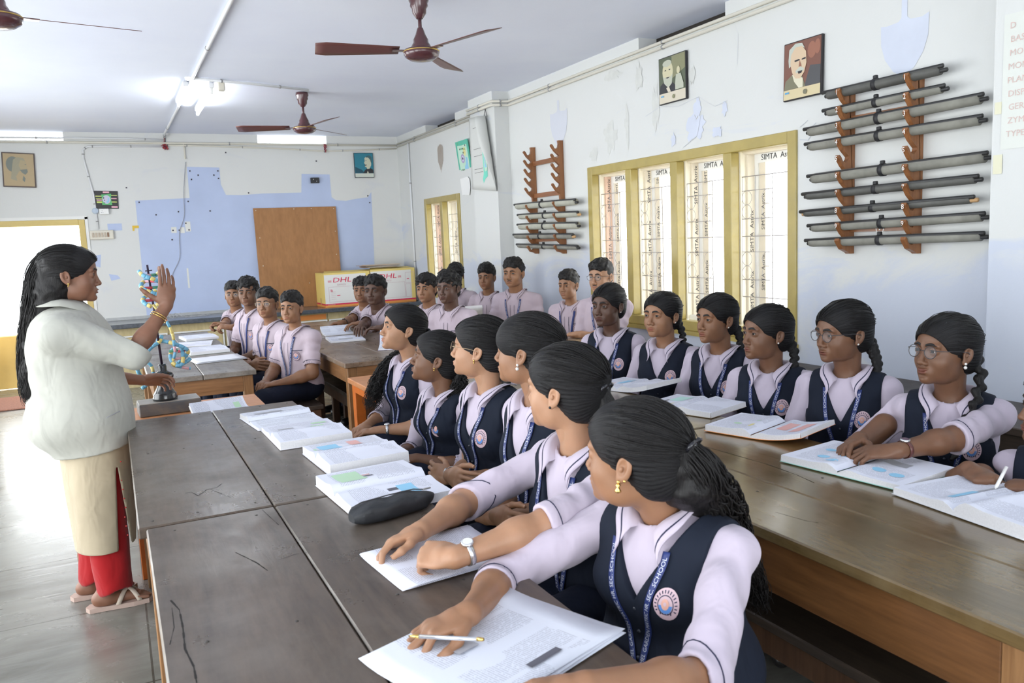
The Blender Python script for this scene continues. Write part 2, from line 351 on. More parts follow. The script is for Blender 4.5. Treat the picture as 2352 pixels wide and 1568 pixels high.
# left and rear walls (outside the picture; their openings let the daylight in)
lw = MB(); wall_panels(lw, 0, XL-0.22, XL, YN, YB, 0, ZC, [(a, b_, *LEFT_Z) for a, b_ in LEFT_OPEN]); struct('wall_left', lw, M_wallb)
nw = MB(); wall_panels(nw, 1, YN-0.22, YN, XL-0.22, XR+0.22, 0, ZC, [(-1.1, 2.3, 0.7, 2.5)]); struct('wall_front', nw, M_wallb)
# yellow low wall outside the far door
p = MB(); p.box((-4.2, 10.98, 0), (1.2, 11.12, 0.62), 0, 0.01); struct('wall_outside', p, flat('yellow_limewash', (0.80, 0.58, 0.22), 0.8, var=0.06, vscale=4))
# far door: yellow frame
M_ochre = flat('ochre_gloss_paint', (0.40, 0.31, 0.085), 0.35, var=0.08, vscale=8, bmp=0.15, bscale=25, coat=0.3)
M_yel = flat('yellow_gloss_paint', (0.66, 0.50, 0.17), 0.4, var=0.05, vscale=6)
d = thing('door_1', None, None, (0, 0, 0)); tag(d, kind='structure')
q = MB(); q.box((DX1-0.06, YB-0.02, 0), (DX1+0.005, YB+0.2, DZ), 0, 0.004); q.box((DX0, YB-0.02, 0), (DX0+0.06, YB+0.2, DZ), 0, 0.004); q.box((DX0+0.06, YB-0.02, DZ-0.06), (DX1-0.06, YB+0.2, DZ+0.005), 0, 0.004)
q.build('door_frame', M_yel, d)
q = MB(); q.box((DX1+0.006, YB-0.012, 0), (DX1+0.036, YB, DZ+0.03)); q.box((DX0-0.04, YB-0.012, DZ+0.006), (DX1+0.036, YB, DZ+0.04)); q.build('plaster_edge', flat('white_gloss_edge', (0.85, 0.85, 0.83), 0.5), d)
# windows: ochre wooden frame, cream profiles under protective tape, thin iron grille
M_cream = flat('cream_upvc', (0.85, 0.79, 0.64), 0.4); M_tape = flat('buff_protective_tape', (0.80, 0.72, 0.58), 0.5, var=0.04, vscale=5); M_pink = flat('pink_protective_tape', (0.72, 0.50, 0.38), 0.5)
M_iron = flat('dark_iron', (0.36, 0.33, 0.32), 0.5); M_ink = flat('black_print', (0.03, 0.03, 0.035), 0.6); M_wht = flat('white_profile', (0.86, 0.86, 0.84), 0.35)
M_glassw = flat('frosted_window_glass', (1, 1, 1), 0.35, alpha=0.25)
def window(name, y0, y1, z0, z1, n, texts):
    w = thing(name, None, None, (0, 0, 0)); tag(w, kind='structure')
    t = 0.068; x0, x1 = XR-0.015, XR+0.055
    f = MB(); f.box((x0, y0, z0), (x1, y0+t, z1), 0, 0.004); f.box((x0, y1-t, z0), (x1, y1, z1), 0, 0.004)
    f.box((x0, y0+t, z1-t), (x1, y1-t, z1), 0, 0.004); f.box((x0, y0+t, z0), (x1, y1-t, z0+t), 0, 0.004)
    wd_ = (y1-y0-2*t-(n-1)*0.075)/n; cells = []
    for k in range(n):
        a = y0+t+k*(wd_+0.075); cells.append((a, a+wd_))
        if k < n-1: f.box((x0, a+wd_, z0+t), (x1, a+wd_+0.075, z1-t), 0, 0.004)
    f.build('window_frame', M_ochre, w)
    zz0, zz1 = z0+t, z1-t
    for k, (a, b_) in enumerate(cells):
        r = MB()      # cream reveal and the casement profile, its far jamb under printed tape
        r.box((x1, b_-0.012, zz0), (x1+0.045, b_+0.02, zz1), 0)
        r.box((x1+0.045, b_-0.03, zz0), (x1+0.10, b_+0.02, zz1), 1 if k < n-1 else 3); r.box((x1+0.10, b_-0.06, zz0), (x1+0.14, b_+0.02, zz1), 2)
        r.box((x1+0.02, a, zz1-0.015), (x1+0.10, b_, zz1+0.02), 1); r.box((x1+0.10, a, zz1-0.07), (x1+0.14, b_-0.06, zz1), 2)
        r.box((x1+0.11, b_-0.115, zz0), (x1+0.145, b_-0.06, zz1-0.07), 1)
        r.box((x1+0.09, a-0.02, zz0), (x1+0.14, a+0.012, zz1), 2); r.box((x1+0.02, a, zz0-0.01), (x1+0.14, b_, zz0+0.03), 2)
        r.build('casement_profile', [M_cream, M_tape, M_wht, M_pink], w)
        tx = MB(); rr = random.Random(k*3+5)
        zc = zz0+0.02+rr.random()*0.1
        while zc < zz1-0.25:
            X = x1+0.072
            put_text(tx, 'SIMTA  Astrix', 0.046, lambda u, v_, zc=zc: (x1+0.088-v_*0.9, b_-0.0312, zc+u))
            put_text(tx, 'SIMTA  Astrix', 0.040, lambda u, v_, zc=zc: (x1+0.109, b_-0.108+v_, zc+0.14+u) if True else None)
            zc += 0.36+rr.random()*0.04
        put_text(tx, 'SIMTA  Astrix', 0.05, lambda u, v_: (x1+0.098, b_-0.09-u, zz1-0.055+v_))
        tx.build('tape_lettering', M_ink, w)
        gl = MB(); gl.box((x1+0.125, a+0.012, zz0+0.03), (x1+0.129, b_-0.115, zz1-0.07)); gl.build('window_pane', M_glassw, w)
        gr = MB(); X = x1+0.012; zh = zz1-zz0
        def bar(p, q_, rr_=0.0028): gr.tube([p, q_], rr_, 6)
        lv = [0.86, 0.52, 0.17]
        for fz in lv: bar((X, a, zz0+zh*fz), (X, b_, zz0+zh*fz))
        ym = a+(b_-a)*0.42; ym2 = a+(b_-a)*0.72; yl = b_-0.01
        for yy in (ym, ): bar((X, yy, zz0), (X, yy, zz0+zh*0.86))
        bar((X, ym2, zz0), (X, ym2, zz0+zh*0.86), 0.0018); bar((X, yl, zz0+zh*0.17), (X, yl, zz0+zh*0.86))
        for fz in (0.78, 0.62, 0.43, 0.27): bar((X, ym, zz0+zh*fz), (X, yl, zz0+zh*fz), 0.0022)
        for fa, fb in ((0.62, 0.78), (0.27, 0.43)):
            za, zb = zz0+zh*fa, zz0+zh*fb; R = min((zb-za)/4, (yl-ym)/4)
            for cy, cz in ((ym+R, zb-R), (ym+R, za+R), (yl-R, zb-R), (yl-R, za+R)):
                gr.tube([(X, cy+R*math.cos(t_*2*PI/16), cz+R*math.sin(t_*2*PI/16)) for t_ in range(16)], 0.0015, 5, closed=True)
        gr.build('iron_grille', M_iron, w)
window('window_1', *W1, 4, True); window('window_2', *W2, 2, True)
p = MB(); p.box((XR-0.03, W1[0]-0.01, W1[2]-0.03), (XR, W1[1]+0.01, W1[2])); struct('window_sill', p, M_ochre)
# trees beyond the right windows would be burnt out; a pale sunlit bank stands in the garden strip
# paving strip, surface conduits
M_cond = flat('cream_conduit', (0.72, 0.69, 0.60), 0.45); M_condw = flat('white_conduit', (0.78, 0.79, 0.80), 0.4); M_clip = flat('metal_clip', (0.4, 0.4, 0.4), 0.4, 0.6)
def conduit(label, pts, r=0.011, m=None, clips=0, group='surface wiring conduits'):
    t = thing('wiring_conduit', label, 'conduit', (0, 0, 0)); 
    k = MB(); k.tube(pts, r, 8); k.build('conduit_pipe', m or M_cond, t)
    if clips:
        q = MB(); L = sum((Vector(a)-Vector(b_)).length for a, b_ in zip(pts, pts[1:]))
        for a, b_ in zip(pts, pts[1:]):
            a, b_ = Vector(a), Vector(b_); n = max(1, int((b_-a).length*clips))
            for i in range(n):
                c_ = a.lerp(b_, (i+0.5)/n); q.tube([c_-(b_-a).normalized()*0.006, c_+(b_-a).normalized()*0.006], r*1.35, 8)
        q.build('pipe_clip', M_clip, t)
    return t
YW = YB-0.014
conduit('cream conduit running along the top of the back wall under the ventilators', [(-1.9, YW, 2.78), (0.9, YW, 2.785), (2.0, YW, 2.785), (3.58, YW, 2.785)], 0.013, M_cond, 0.7)
conduit('upper of two thin pipes on the back wall, stopping by the wire tangle', [(-1.5, YW, 2.825), (0.3, YW, 2.83), (0.72, YW, 2.82)], 0.010, M_condw, 0.7)
conduit('cream conduit sagging along the back wall from the tangle to the corner', [(0.72, YW, 2.76), (1.2, YW, 2.755), (2.0, YW, 2.735), (2.6, YW, 2.705), (3.1, YW, 2.72), (3.585, YW, 2.745)], 0.009, M_cond, 0.7)
xw = XR-0.016
conduit('upper cream conduit along the top of the right wall', [(xw, 10.55, 2.80), (xw, 7.82, 2.80), (PX-0.035, 7.80, 2.80), (PX-0.035, 7.2, 2.80), (xw, 7.18, 2.80), (xw, 2.3, 2.80)], 0.012, M_cond, 0.8)
conduit('lower cream conduit along the top of the right wall', [(xw, 10.55, 2.765), (xw, 7.82, 2.765), (PX-0.035, 7.80, 2.765), (PX-0.035, 7.2, 2.765), (xw, 7.18, 2.765), (xw, 2.3, 2.765)], 0.012, M_cond, 0.8)
conduit('thin grey pipe down the right wall beside the far corner', [(xw, 10.12, 2.76), (xw, 10.12, 0.74)], 0.012, M_condw, 1.2)
conduit('white conduit bent down the back wall to the switch board', [(0.7, YW, 2.745), (0.0, YW, 2.74), (-0.10, YW, 2.735), (-0.15, YW, 2.70), (-0.155, YW, 2.6), (-0.09, YW, 2.2), (-0.085, YW, 1.98), (-0.08, YW, 1.80)], 0.010, M_condw, 1.0)
conduit('short pipe dropping from the ceiling line onto the blue paint', [(0.93, YW, 2.78), (0.93, YW, 2.60)], 0.009, M_cond)
conduit('long white conduit along the ceiling towards the back wall', [(0.76, 1.0, ZC-0.016), (0.75, 5.0, ZC-0.016), (0.74, 7.2, ZC-0.016), (0.73, 9.6, ZC-0.016), (0.72, 10.45, ZC-0.02), (0.72, YW-0.01, ZC-0.05)], 0.013, M_condw, 0.8)
conduit('white conduit crossing the ceiling from the tube light to a fan', [(0.74, 7.18, ZC-0.016), (1.2, 7.28, ZC-0.016), (1.74, 7.47, ZC-0.016)], 0.011, M_condw, 2)
def wire(label, pts, r=0.003, col=(0.3, 0.3, 0.32), name='wire', cat='wire', sub=6):
    P = [Vector(p) for p in pts]; Q = []
    for i in range(len(P)-1):
        p0, p1, p2, p3 = P[max(i-1, 0)], P[i], P[i+1], P[min(i+2, len(P)-1)]
        for k in range(sub):
            t = k/sub; Q.append(0.5*((2*p1)+(p2-p0)*t+(2*p0-5*p1+4*p2-p3)*t*t+(3*p1-p0-3*p2+p3)*t**3))
    Q.append(P[-1]); k = MB(); k.tube(Q, r, 5)
    return tag(k.build(name, flat('wire_%d_%d_%d' % tuple(int(c_*99) for c_ in col), col, 0.5)), label, cat)
wire('grey cable hanging loose down the blue painted back wall', [at(426, 372, 1, YW), at(422, 440, 1, YW), at(423, 495, 1, YW), at(412, 535, 1, YW), at(413, 590, 1, YW), at(398, 625, 1, YW), at(391, 652, 1, YW-0.02), at(392, 700, 1, YW-0.03)], 0.0035, (0.35, 0.36, 0.42))
tg = thing('wire_tangle', 'knot of red and black wires under the ceiling on the back wall', 'wire', (0.72, YB, 2.76))
for nm, col, sd in (('red_wire', (0.5, 0.03, 0.04), 3), ('black_wire', (0.04, 0.03, 0.06), 8)):
    rnd = random.Random(sd); k = MB(); k.tube([(math.sin(i*1.7+sd)*0.05*rnd.random(), -0.03+rnd.random()*0.02, 0.09 if i == 0 else math.cos(i*2.3)*0.035-0.02) for i in range(22)], 0.004, 5); k.build(nm, flat(nm, col, 0.5), tg)
tg = thing('wire_tangle', 'small knot of coloured wires beside the bright ventilator', 'wire', (2.62, YB, 2.74))
for nm, col, sd in (('red_wire', 0, 5), ('black_wire', 0, 9)):
    rnd = random.Random(sd); k = MB(); k.tube([(math.sin(i*1.7+sd)*0.03*rnd.random(), -0.03, 0.05-i*0.008) for i in range(14)], 0.005, 5); k.build(nm, _M[nm], tg)
# ================================================================== furniture
M_top = wood('worn_dark_table_top', (0.034, 0.024, 0.017), (0.130, 0.094, 0.068), 1, 0.31, 1.0, wear=(0.165, 0.140, 0.118), bmp=0.12, stretch=8)
M_top2 = wood('grey_worn_table_top', (0.10, 0.085, 0.07), (0.26, 0.23, 0.195), 1, 0.38, 1.0, wear=(0.34, 0.32, 0.29), seed=4, bmp=0.1)
M_top3 = wood('varnished_brown_table_top', (0.055, 0.035, 0.014), (0.19, 0.125, 0.05), 1, 0.17, 1.0, wear=(0.23, 0.17, 0.09), seed=9, bmp=0.1, coat=0.6)
M_top4 = wood('tan_table_top', (0.30, 0.19, 0.10), (0.50, 0.36, 0.22), 1, 0.35, seed=2)
M_topB = wood('brown_table_top', (0.10, 0.065, 0.04), (0.27, 0.19, 0.13), 1, 0.3, wear=(0.30, 0.25, 0.20), seed=7)
M_apron = wood('brown_table_apron', (0.13, 0.055, 0.018), (0.30, 0.145, 0.055), 1, 0.4, seed=3)
M_apronx = wood('brown_table_end_rail', (0.17, 0.075, 0.025), (0.36, 0.18, 0.075), 0, 0.4, seed=5)
M_leg = wood('brown_table_leg', (0.17, 0.075, 0.025), (0.36, 0.19, 0.08), 2, 0.4, seed=6)
M_bench = wood('dark_bench_wood', (0.028, 0.020, 0.015), (0.085, 0.060, 0.043), 1, 0.4, seed=1)
M_benchl = wood('dark_bench_leg', (0.07, 0.03, 0.015), (0.16, 0.08, 0.04), 2, 0.45, seed=8)
M_apr3 = wood('dark_brown_apron', (0.075, 0.030, 0.010), (0.20, 0.088, 0.030), 1, 0.4, seed=3)
M_orange = wood('orange_varnished_top', (0.50, 0.20, 0.075), (0.68, 0.32, 0.15), 0, 0.35, seed=2, stretch=6)
M_orangel = flat('orange_painted_leg', (0.62, 0.16, 0.025), 0.4, var=0.08)
M_seam = flat('dark_seam', (0.012, 0.01, 0.008), 0.8); M_nail = flat('iron_nail', (0.05, 0.045, 0.04), 0.5)
def table(label, x0, x1, y0, y1, z=0.76, top=M_top, seam=None, legs=True, group=None, rz=0.0, nails=0, apron=0.10, name='school_table', am=None, lm=None):
    cx, cy = (x0+x1)/2, (y0+y1)/2; w, l = x1-x0, y1-y0
    t = thing(name, label, 'table', (cx, cy, 0), rz, group)
    s = 0.0 if seam is None else seam-cx; th = 0.032
    planks = [(-w/2, s-0.0015), (s+0.0015, w/2)] if seam is not None else [(-w/2, w/2)]
    for a, b_ in planks:
        q = MB(); q.box((a, -l/2, z-th), (b_, l/2, z), 0, 0.004)
        rr = random.Random(int(a*1000)+int(cy*100)+nails)
        for k in range(nails):
            for yy in (-l/2+0.05, l/2-0.05, 0.1):
                nx = a+(b_-a)*(k+0.5+rr.uniform(-.2, .2))/nails; q.lathe([(0.004, 0), (0.004, 0.0008)], (nx, yy+rr.uniform(-.01, .01), z), 8, 1)
        q.build('tabletop_plank', [top, M_nail], t)
    e = 0.02; a_, l_ = am or M_apron, lm or M_leg
    for sx in (-1, 1):
        q = MB(); q.box((sx*(w/2-e), -l/2+e+0.06, z-th-apron), (sx*(w/2-e-0.022), l/2-e-0.06, z-th-0.001), 0, 0.002); q.build('side_rail', a_, t)
    for sy in (-1, 1):
        q = MB(); q.box((-w/2+e+0.06, sy*(l/2-e), z-th-apron), (w/2-e-0.06, sy*(l/2-e-0.022), z-th-0.001), 0, 0.002); q.build('end_rail', am or M_apronx, t)
        for sx in (-1, 1):
            q = MB(); q.box((sx*(w/2-e), sy*(l/2-e), 0), (sx*(w/2-e-0.06), sy*(l/2-e-0.06), z-th-0.001), 0, 0.003); q.build('leg', l_, t)
    return t
GT = 'heavy wooden school tables'
TA = table('dark worn table in the near left foreground, its top carved with swirling grain', 0.02, 0.76, 0.62, 2.345, seam=0.36, nails=2, group=GT)
TBB = table('dark worn table beside the standing person in the white coat', 0.0, 0.735, 2.36, 3.955, seam=0.36, nails=3, group=GT)
table('grey topped table in front of the boys on the left, nearest of its line', 0.14, 0.75, 5.15, 6.44, top=M_top2, seam=0.44, nails=3, group=GT)
table('grey topped table behind the left boys\' table, towards the counter', 0.15, 0.75, 6.46, 7.95, top=M_top2, seam=0.44, nails=2, group=GT)
table('brown table with worn flaky edge in the middle of the room', 1.26, 1.97, 4.98, 6.45, top=M_topB, seam=1.59, nails=2, group=GT)
table('brown table behind the flaky edged table, before the counter', 1.26, 1.97, 6.465, 7.95, top=M_topB, seam=1.59, nails=1, group=GT)
TCC = table('varnished brown table in the near right foreground with deep front rail', 1.39, 2.12, 0.80, 2.36, top=M_top3, seam=1.66, nails=2, apron=0.14, group=GT, am=M_apr3)
table('varnished brown table farther along the right row of girls', 1.39, 2.12, 2.375, 3.95, top=M_top3, seam=1.70, nails=2, apron=0.12, group=GT, am=M_apr3)
table('tan table in front of the boy with round glasses by the window', 2.32, 2.95, 4.72, 6.1, top=M_top4, nails=1, group=GT, am=M_top4, lm=M_top4)
table('tan table in front of the boys seated by the wall pillar', 2.32, 2.95, 6.12, 7.9, top=M_top4, nails=1, group=GT, am=M_top4, lm=M_top4)
table('small orange topped table against the end of the middle table', 1.225, 1.9, 4.05, 4.80, z=0.70, top=M_orange, am=M_orangel, lm=M_orangel, apron=0.05, name='orange_table')
table('orange topped table carrying the wooden block beyond the dark tables', -0.02, 0.655, 3.975, 4.63, z=0.70, top=M_orange, am=M_orangel, lm=M_orangel, apron=0.05, name='orange_table')
tw = table('long dark desk standing against the right wall behind the girls', 3.02, 3.57, 2.32, 4.55, z=0.70, top=M_bench, am=M_bench, lm=M_benchl, name='wall_desk')
table('dark desk against the right wall pillar at the picture edge', 2.98, 3.42, 0.7, 2.28, z=0.71, top=M_bench, am=M_bench, lm=M_benchl, name='wall_desk')
# split marks, carved knots and cracks in the two near tops
def table_crack(tb, px_pts, w=0.0016, z=0.7604):
    q = MB(); P3 = [at(a, b_, 2, z) for a, b_ in px_pts]; c = tb.location; rr = random.Random(len(px_pts))
    for i, (a, b_) in enumerate(zip(P3, P3[1:])):
        n = 4
        for k in range(n):
            u, v = a.lerp(b_, k/n), a.lerp(b_, (k+1)/n); d = (v-u).normalized(); s_ = Vector((-d.y, d.x, 0))*w*(0.4+0.9*rr.random()); o = Vector((c.x, c.y, 0)); q.quad(u-o-s_, v-o-s_, v-o+s_, u-o+s_)
    q.build('wood_crack', M_seam, tb)
table_crack(TA, [(392, 1378), (412, 1400), (420, 1440), (425, 1490), (445, 1530), (452, 1568)], 0.002); table_crack(TA, [(395, 1395), (400, 1440), (390, 1480)], 0.001)
table_crack(TA, [(541, 1268), (570, 1282), (590, 1292), (615, 1310)], 0.0016); table_crack(TA, [(602, 1170), (618, 1185), (640, 1205)], 0.001); table_crack(TA, [(640, 1285), (680, 1272), (705, 1268)], 0.001)
table_crack(TBB, [(425, 1132), (440, 1130), (455, 1138), (475, 1124), (498, 1119), (510, 1110)], 0.0014); table_crack(TBB, [(480, 1122), (505, 1132), (530, 1142)], 0.0008)
table_crack(TCC, [(1620, 1025), (1700, 1048), (1760, 1065), (1830, 1090), (1870, 1108)], 0.0012)
table_crack(TCC, [(1780, 1175), (1850, 1195), (1880, 1200)], 0.0008)
def bench(label, x0, x1, y0, y1, z=0.45, m=M_bench, group='dark wooden benches'):
    cx, cy, w, l = (x0+x1)/2, (y0+y1)/2, x1-x0, y1-y0
    t = thing('wooden_bench', label, 'bench', (cx, cy, 0), 0, group)
    q = MB(); q.box((-w/2, -l/2, z-0.03), (w/2, l/2, z), 0, 0.004); q.build('seat', m, t)
    for sx in (-1, 1):
        q = MB(); q.box((sx*(w/2-0.02), -l/2+0.075, z-0.11), (sx*(w/2-0.04), l/2-0.075, z-0.031), 0); q.build('side_rail', M_benchl, t)
    for sy in (-1, 1):
        q = MB(); q.box((-w/2+0.07, sy*(l/2-0.02), z-0.11), (w/2-0.07, sy*(l/2-0.04), z-0.031)); q.build('end_rail', M_benchl, t)
        for sx in (-1, 1):
            q = MB(); q.box((sx*(w/2-0.015), sy*(l/2-0.015), 0), (sx*(w/2-0.07), sy*(l/2-0.07), z-0.031), 0, 0.003); q.build('leg', M_benchl, t)
    return t
bench('dark bench under the near row of girls, closest to the camera', 0.92, 1.24, 0.75, 2.25)
bench('dark bench under the far half of the near row of girls', 1.0, 1.32, 2.3, 4.0)
bench('dark bench with the four left boys on it, its end free', 0.88, 1.19, 5.33, 6.9)
bench('dark bench under the boy with glasses at the far left', 0.86, 1.17, 6.95, 8.3)
bench('dark bench pushed under the flaky edged table', 1.42, 1.72, 5.28, 6.7)
bench('dark bench under the boys on the right of the middle table', 2.06, 2.28, 5.3, 7.9)
bench('dark bench under the right row of girls, nearest half', 2.38, 2.68, 0.95, 2.5)
bench('dark bench under the right row of girls, farther half', 2.38, 2.68, 2.52, 4.15)
bench('dark bench along the wall under the seated boys', 3.0, 3.3, 4.72, 7.2)
bench('broad dark bench tucked beneath the near right table', 1.49, 1.84, 1.13, 2.28)
bench('dark bench standing between the tables behind the orange one', 1.34, 1.66, 6.75, 8.1)
# ------------------------------------------------------------------ counter along the back wall
M_slab = flat('black_stone_slab', (0.09, 0.10, 0.115), 0.18, var=0.3, vscale=30); M_ply = wood('pale_plywood_door', (0.50, 0.40, 0.20), (0.66, 0.55, 0.31), 2, 0.45, seed=4, stretch=5)
M_cw = flat('white_cabinet_edging', (0.8, 0.8, 0.78), 0.4); M_laq = flat('orange_lacquer', (0.70, 0.25, 0.06), 0.4)
q = MB(); q.box((-0.12, 9.93, 0.68), (XR-0.002, YB-0.002, 0.73), 0, 0.005); tag(q.build('stone_worktop', [M_slab]), 'black stone worktop running the whole length of the back wall', 'worktop')
q = MB(); q.box((-0.10, YB-0.035, 0.731), (2.3, YB-0.002, 0.765), 0); tag(q.build('wall_upstand', flat('grey_cement_upstand', (0.52, 0.53, 0.53), 0.6, var=0.08)), 'grey cement ledge along the back of the stone worktop', 'ledge')
GC = 'plywood cupboards under the stone worktop'
labs = ['plywood cupboard at the left end of the counter', 'plywood cupboard with a dark painted gap, second from the door', 'plywood cupboard behind the left boys', 'plywood cupboard with orange strip beside the hardboard sheet', 'plywood cupboard below the first courier box', 'plywood cupboard below the second courier box, in the corner']
for k in range(6):
    x0 = -0.08+k*0.612; x1 = x0+0.608
    t = thing('cupboard_unit', labs[k], 'cupboard', ((x0+x1)/2, 10.28, 0), 0, GC); w = (x1-x0)/2
    q = MB(); q.box((-w, -0.26, 0.0), (w, 0.3, 0.679)); q.build('carcass', [M_ply], t)
    q = MB(); q.box((-w+0.03, -0.28, 0.10), (-0.01 if k != 1 else -w+0.12, -0.261, 0.57), 0, 0.003); q.build('door', M_ply, t)
    q = MB(); q.box((0.01, -0.28, 0.10), (w-0.03, -0.261, 0.57), 0, 0.003); q.build('door', M_ply, t)
    q = MB(); q.box((-w+0.012, -0.285, 0.575), (w-0.012, -0.261, 0.59)); q.box((-w+0.012, -0.285, 0.08), (-w+0.027, -0.261, 0.575)); q.box((w-0.027, -0.285, 0.08), (w-0.012, -0.261, 0.575)); q.build('edging_frame', M_cw, t)
    if k == 1: q = MB(); q.box((-w+0.125, -0.264, 0.10), (-0.02, -0.2605, 0.57)); q.build('gap_shade_panel', M_dark, t)  # dark sheet on the solid carcass, painted in place of a shaded opening
    if k in (2, 3):
        q = MB(); q.box((-w+0.04 if k == 3 else 0.05, -0.268, 0.60), (w-0.02, -0.261, 0.66)); q.box((w-0.1, -0.288, 0.40), (w-0.07, -0.281, 0.57)); q.build('orange_strip', M_laq, t)
# hardboard sheet leaning on the wall, on the counter
t = thing('hardboard_sheet', 'brown hardboard sheet leaning on the blue paint above the counter', 'board', (2.185, YB-0.075, 0.731), 0)
q = MB(); q.box((-0.52, -0.004, 0), (0.52, 0.004, 1.27), 0, 0.001); o = q.build('panel', wood('brown_hardboard', (0.36, 0.165, 0.06), (0.45, 0.22, 0.085), 2, 0.5, seed=3, stretch=4, bmp=0.02), t); o.rotation_euler = (-0.045, 0, 0.0)
q = MB()
for x_, z_ in ((-.49, 1.24), (-.02, 1.25), (.2, 1.25), (.49, 1.24), (.49, .95), (.48, .65), (.48, .35), (-.47, .9), (-.46, .55), (-.45, .25), (0.1, .3)): q.sphere((x_, -0.006, z_), 0.006, 8)
o = q.build('pin_head', flat('pale_pin', (0.8, 0.75, 0.65), 0.4), t); o.rotation_euler = (-0.045, 0, 0)
# courier boxes
M_cardw = flat('white_printed_card', (0.80, 0.79, 0.76), 0.6); M_cardy = flat('yellow_printed_card', (0.82, 0.64, 0.20), 0.55); M_cardr = flat('red_print', (0.68, 0.02, 0.09), 0.6); M_lineg = flat('pink_grey_line', (0.62, 0.42, 0.45), 0.7); M_cardo = flat('orange_printed_band', (0.80, 0.33, 0.08), 0.6)
def courier_box(label, x0, x1, z1=1.155, open_=False, tape=True):
    w, d_, h = x1-x0, 0.46, z1-0.731
    t = thing('cardboard_box', label, 'box', (x0+w/2, 10.05+d_/2, 0.731), 0, 'printed courier boxes on the counter')
    q = MB(); q.box((-w/2, -d_/2, 0), (w/2, d_/2, h), 0, 0.003)
    q.box((-w/2-0.001, -d_/2-0.0012, 0.0), (w/2+0.001, d_/2, 0.028), 3); q.box((-w/2-0.0013, -d_/2-0.0015, 0.028), (w/2+0.0013, d_/2, 0.045), 2)
    q.box((-w/2-0.0008, -d_/2+0.001, 0.045), (-w/2, d_/2, h-0.004), 1); q.box((w/2-0.05, -d_/2-0.0008, 0.045), (w/2+0.0008, d_/2, h-0.001), 1)
    q.box((-w/2, -d_/2-0.0005, h-0.02), (w/2, d_/2, h+0.001), 1)
    if not open_: q.box((-w/2+0.05, -d_/2+0.05, h-0.01), (w/2-0.05, d_/2-0.05, h+0.0015), 4)
    q.build('carton', [M_cardw, M_cardy, M_cardr, M_cardo, flat('kraft_card', (0.55, 0.40, 0.22), 0.7)], t)
    yy = -d_/2-0.002; p = MB()
    def fn(u, v, ox=-w/2+0.10, oz=h-0.115): return (ox+u*1.45+v*0.22, yy, oz+v)
    vs, fs, ww = text2d('DHL', 0.085); p.add([fn(x, y_) for x, y_ in vs], fs, 0)
    for x_ in (-w/2+0.045, -w/2+0.36):
        for k in range(3): p.box((x_, yy-0.0002, h-0.112+k*0.009), (x_+0.045, yy, h-0.108+k*0.009), 0)
    put_text(p, 'EXPRESS', 0.03, lambda u, v: (-w/2+0.16+u, yy, h-0.155+v), 1)
    def rect(a, b_, c, d2): 
        for (u0, u1, v0, v1) in ((a, b_, c, c+0.003), (a, b_, d2-0.003, d2), (a, a+0.003, c, d2), (b_-0.003, b_, c, d2)): p.box((u0, yy-0.0001, v0), (u1, yy, v1), 1)
    rect(-w/2+0.05, w/2-0.14, 0.065, h-0.17); rect(w/2-0.13, w/2-0.01 if not open_ else w/2-0.06, 0.065, h-0.2); rect(w/2-0.13, w/2-0.01, h-0.19, h-0.05)
    p.box((-w/2+0.075, yy-0.0003, h-0.23), (-w/2+0.083, yy, h-0.20), 0); p.box((-w/2+0.095, yy-0.0003, h-0.235), (-w/2+0.10, yy, h-0.205), 0); p.box((-w/2+0.15, yy-0.0003, 0.14), (-w/2+0.19, yy, 0.15), 0); p.box((w/2-0.11, yy-0.0003, h-0.14), (w/2-0.08, yy, h-0.13), 0)
    for k in range(5): p.box((-w/2+0.075, yy-0.0002, 0.10+k*0.022), (-w/2+0.14-0.01*(k % 2), yy, 0.103+k*0.022), 1)
    put_text(p, 'www.dhl.com', 0.016, lambda u, v: (-w/2+0.03+u, yy-0.001, 0.031+v), 2)
    p.build('printed_lettering', [M_cardr, M_lineg, M_cardw], t)
    fl = MB(); fl.add([(-w/2, -d_/2, h+0.002), (w/2, -d_/2, h+0.002), (w/2-0.03, -d_/2+0.20, h+0.02), (-w/2+0.05, -d_/2+0.19, h+0.022)], [(0, 1, 2, 3)]); fl.build('flap', M_cardy, t, solid=0.003)
    if tape: k = MB(); k.box((-w/2-0.0015, -0.02, 0.02), (-w/2-0.001, 0.03, 0.11)); k.build('brown_tape', flat('brown_parcel_tape', (0.55, 0.33, 0.13), 0.3), t)
courier_box('white and yellow courier box beside the hardboard sheet', 2.36, 2.94)
courier_box('white and yellow courier box in the corner with papers on top', 2.955, 3.545, 1.165, True, False)
rnd = random.Random(4)
for k in range(7):
    q = MB(); w_, h_ = 0.42+rnd.random()*0.06, 0.28+rnd.random()*0.06; q.box((-w_/2, -h_/2, 0), (w_/2, h_/2, 0.004))
    cols = [(0.75, 0.74, 0.7), (0.42, 0.24, 0.13), (0.80, 0.79, 0.74), (0.25, 0.2, 0.2), (0.78, 0.78, 0.75), (0.5, 0.33, 0.2), (0.7, 0.6, 0.5)]
    o = q.build('chart_sheet', flat('sheet_tone_%d' % k, cols[k], 0.6)); o.location = (3.18-0.05*(k % 2), 10.28, 1.19+k*0.0055); o.rotation_euler = (0, 0, rnd.uniform(-.25, .2))
    tag(o, ['white folded sheet under the pile on the corner box', 'brown card sheet low in the pile on the corner box', 'cream sheet in the middle of the pile on the corner box', 'dark printed sheet in the pile on the corner box', 'off-white sheet high in the pile on the corner box', 'tan card second from the top of the corner box pile', 'beige card topmost on the corner box pile'][k], 'paper', 'sheets piled on the corner box')
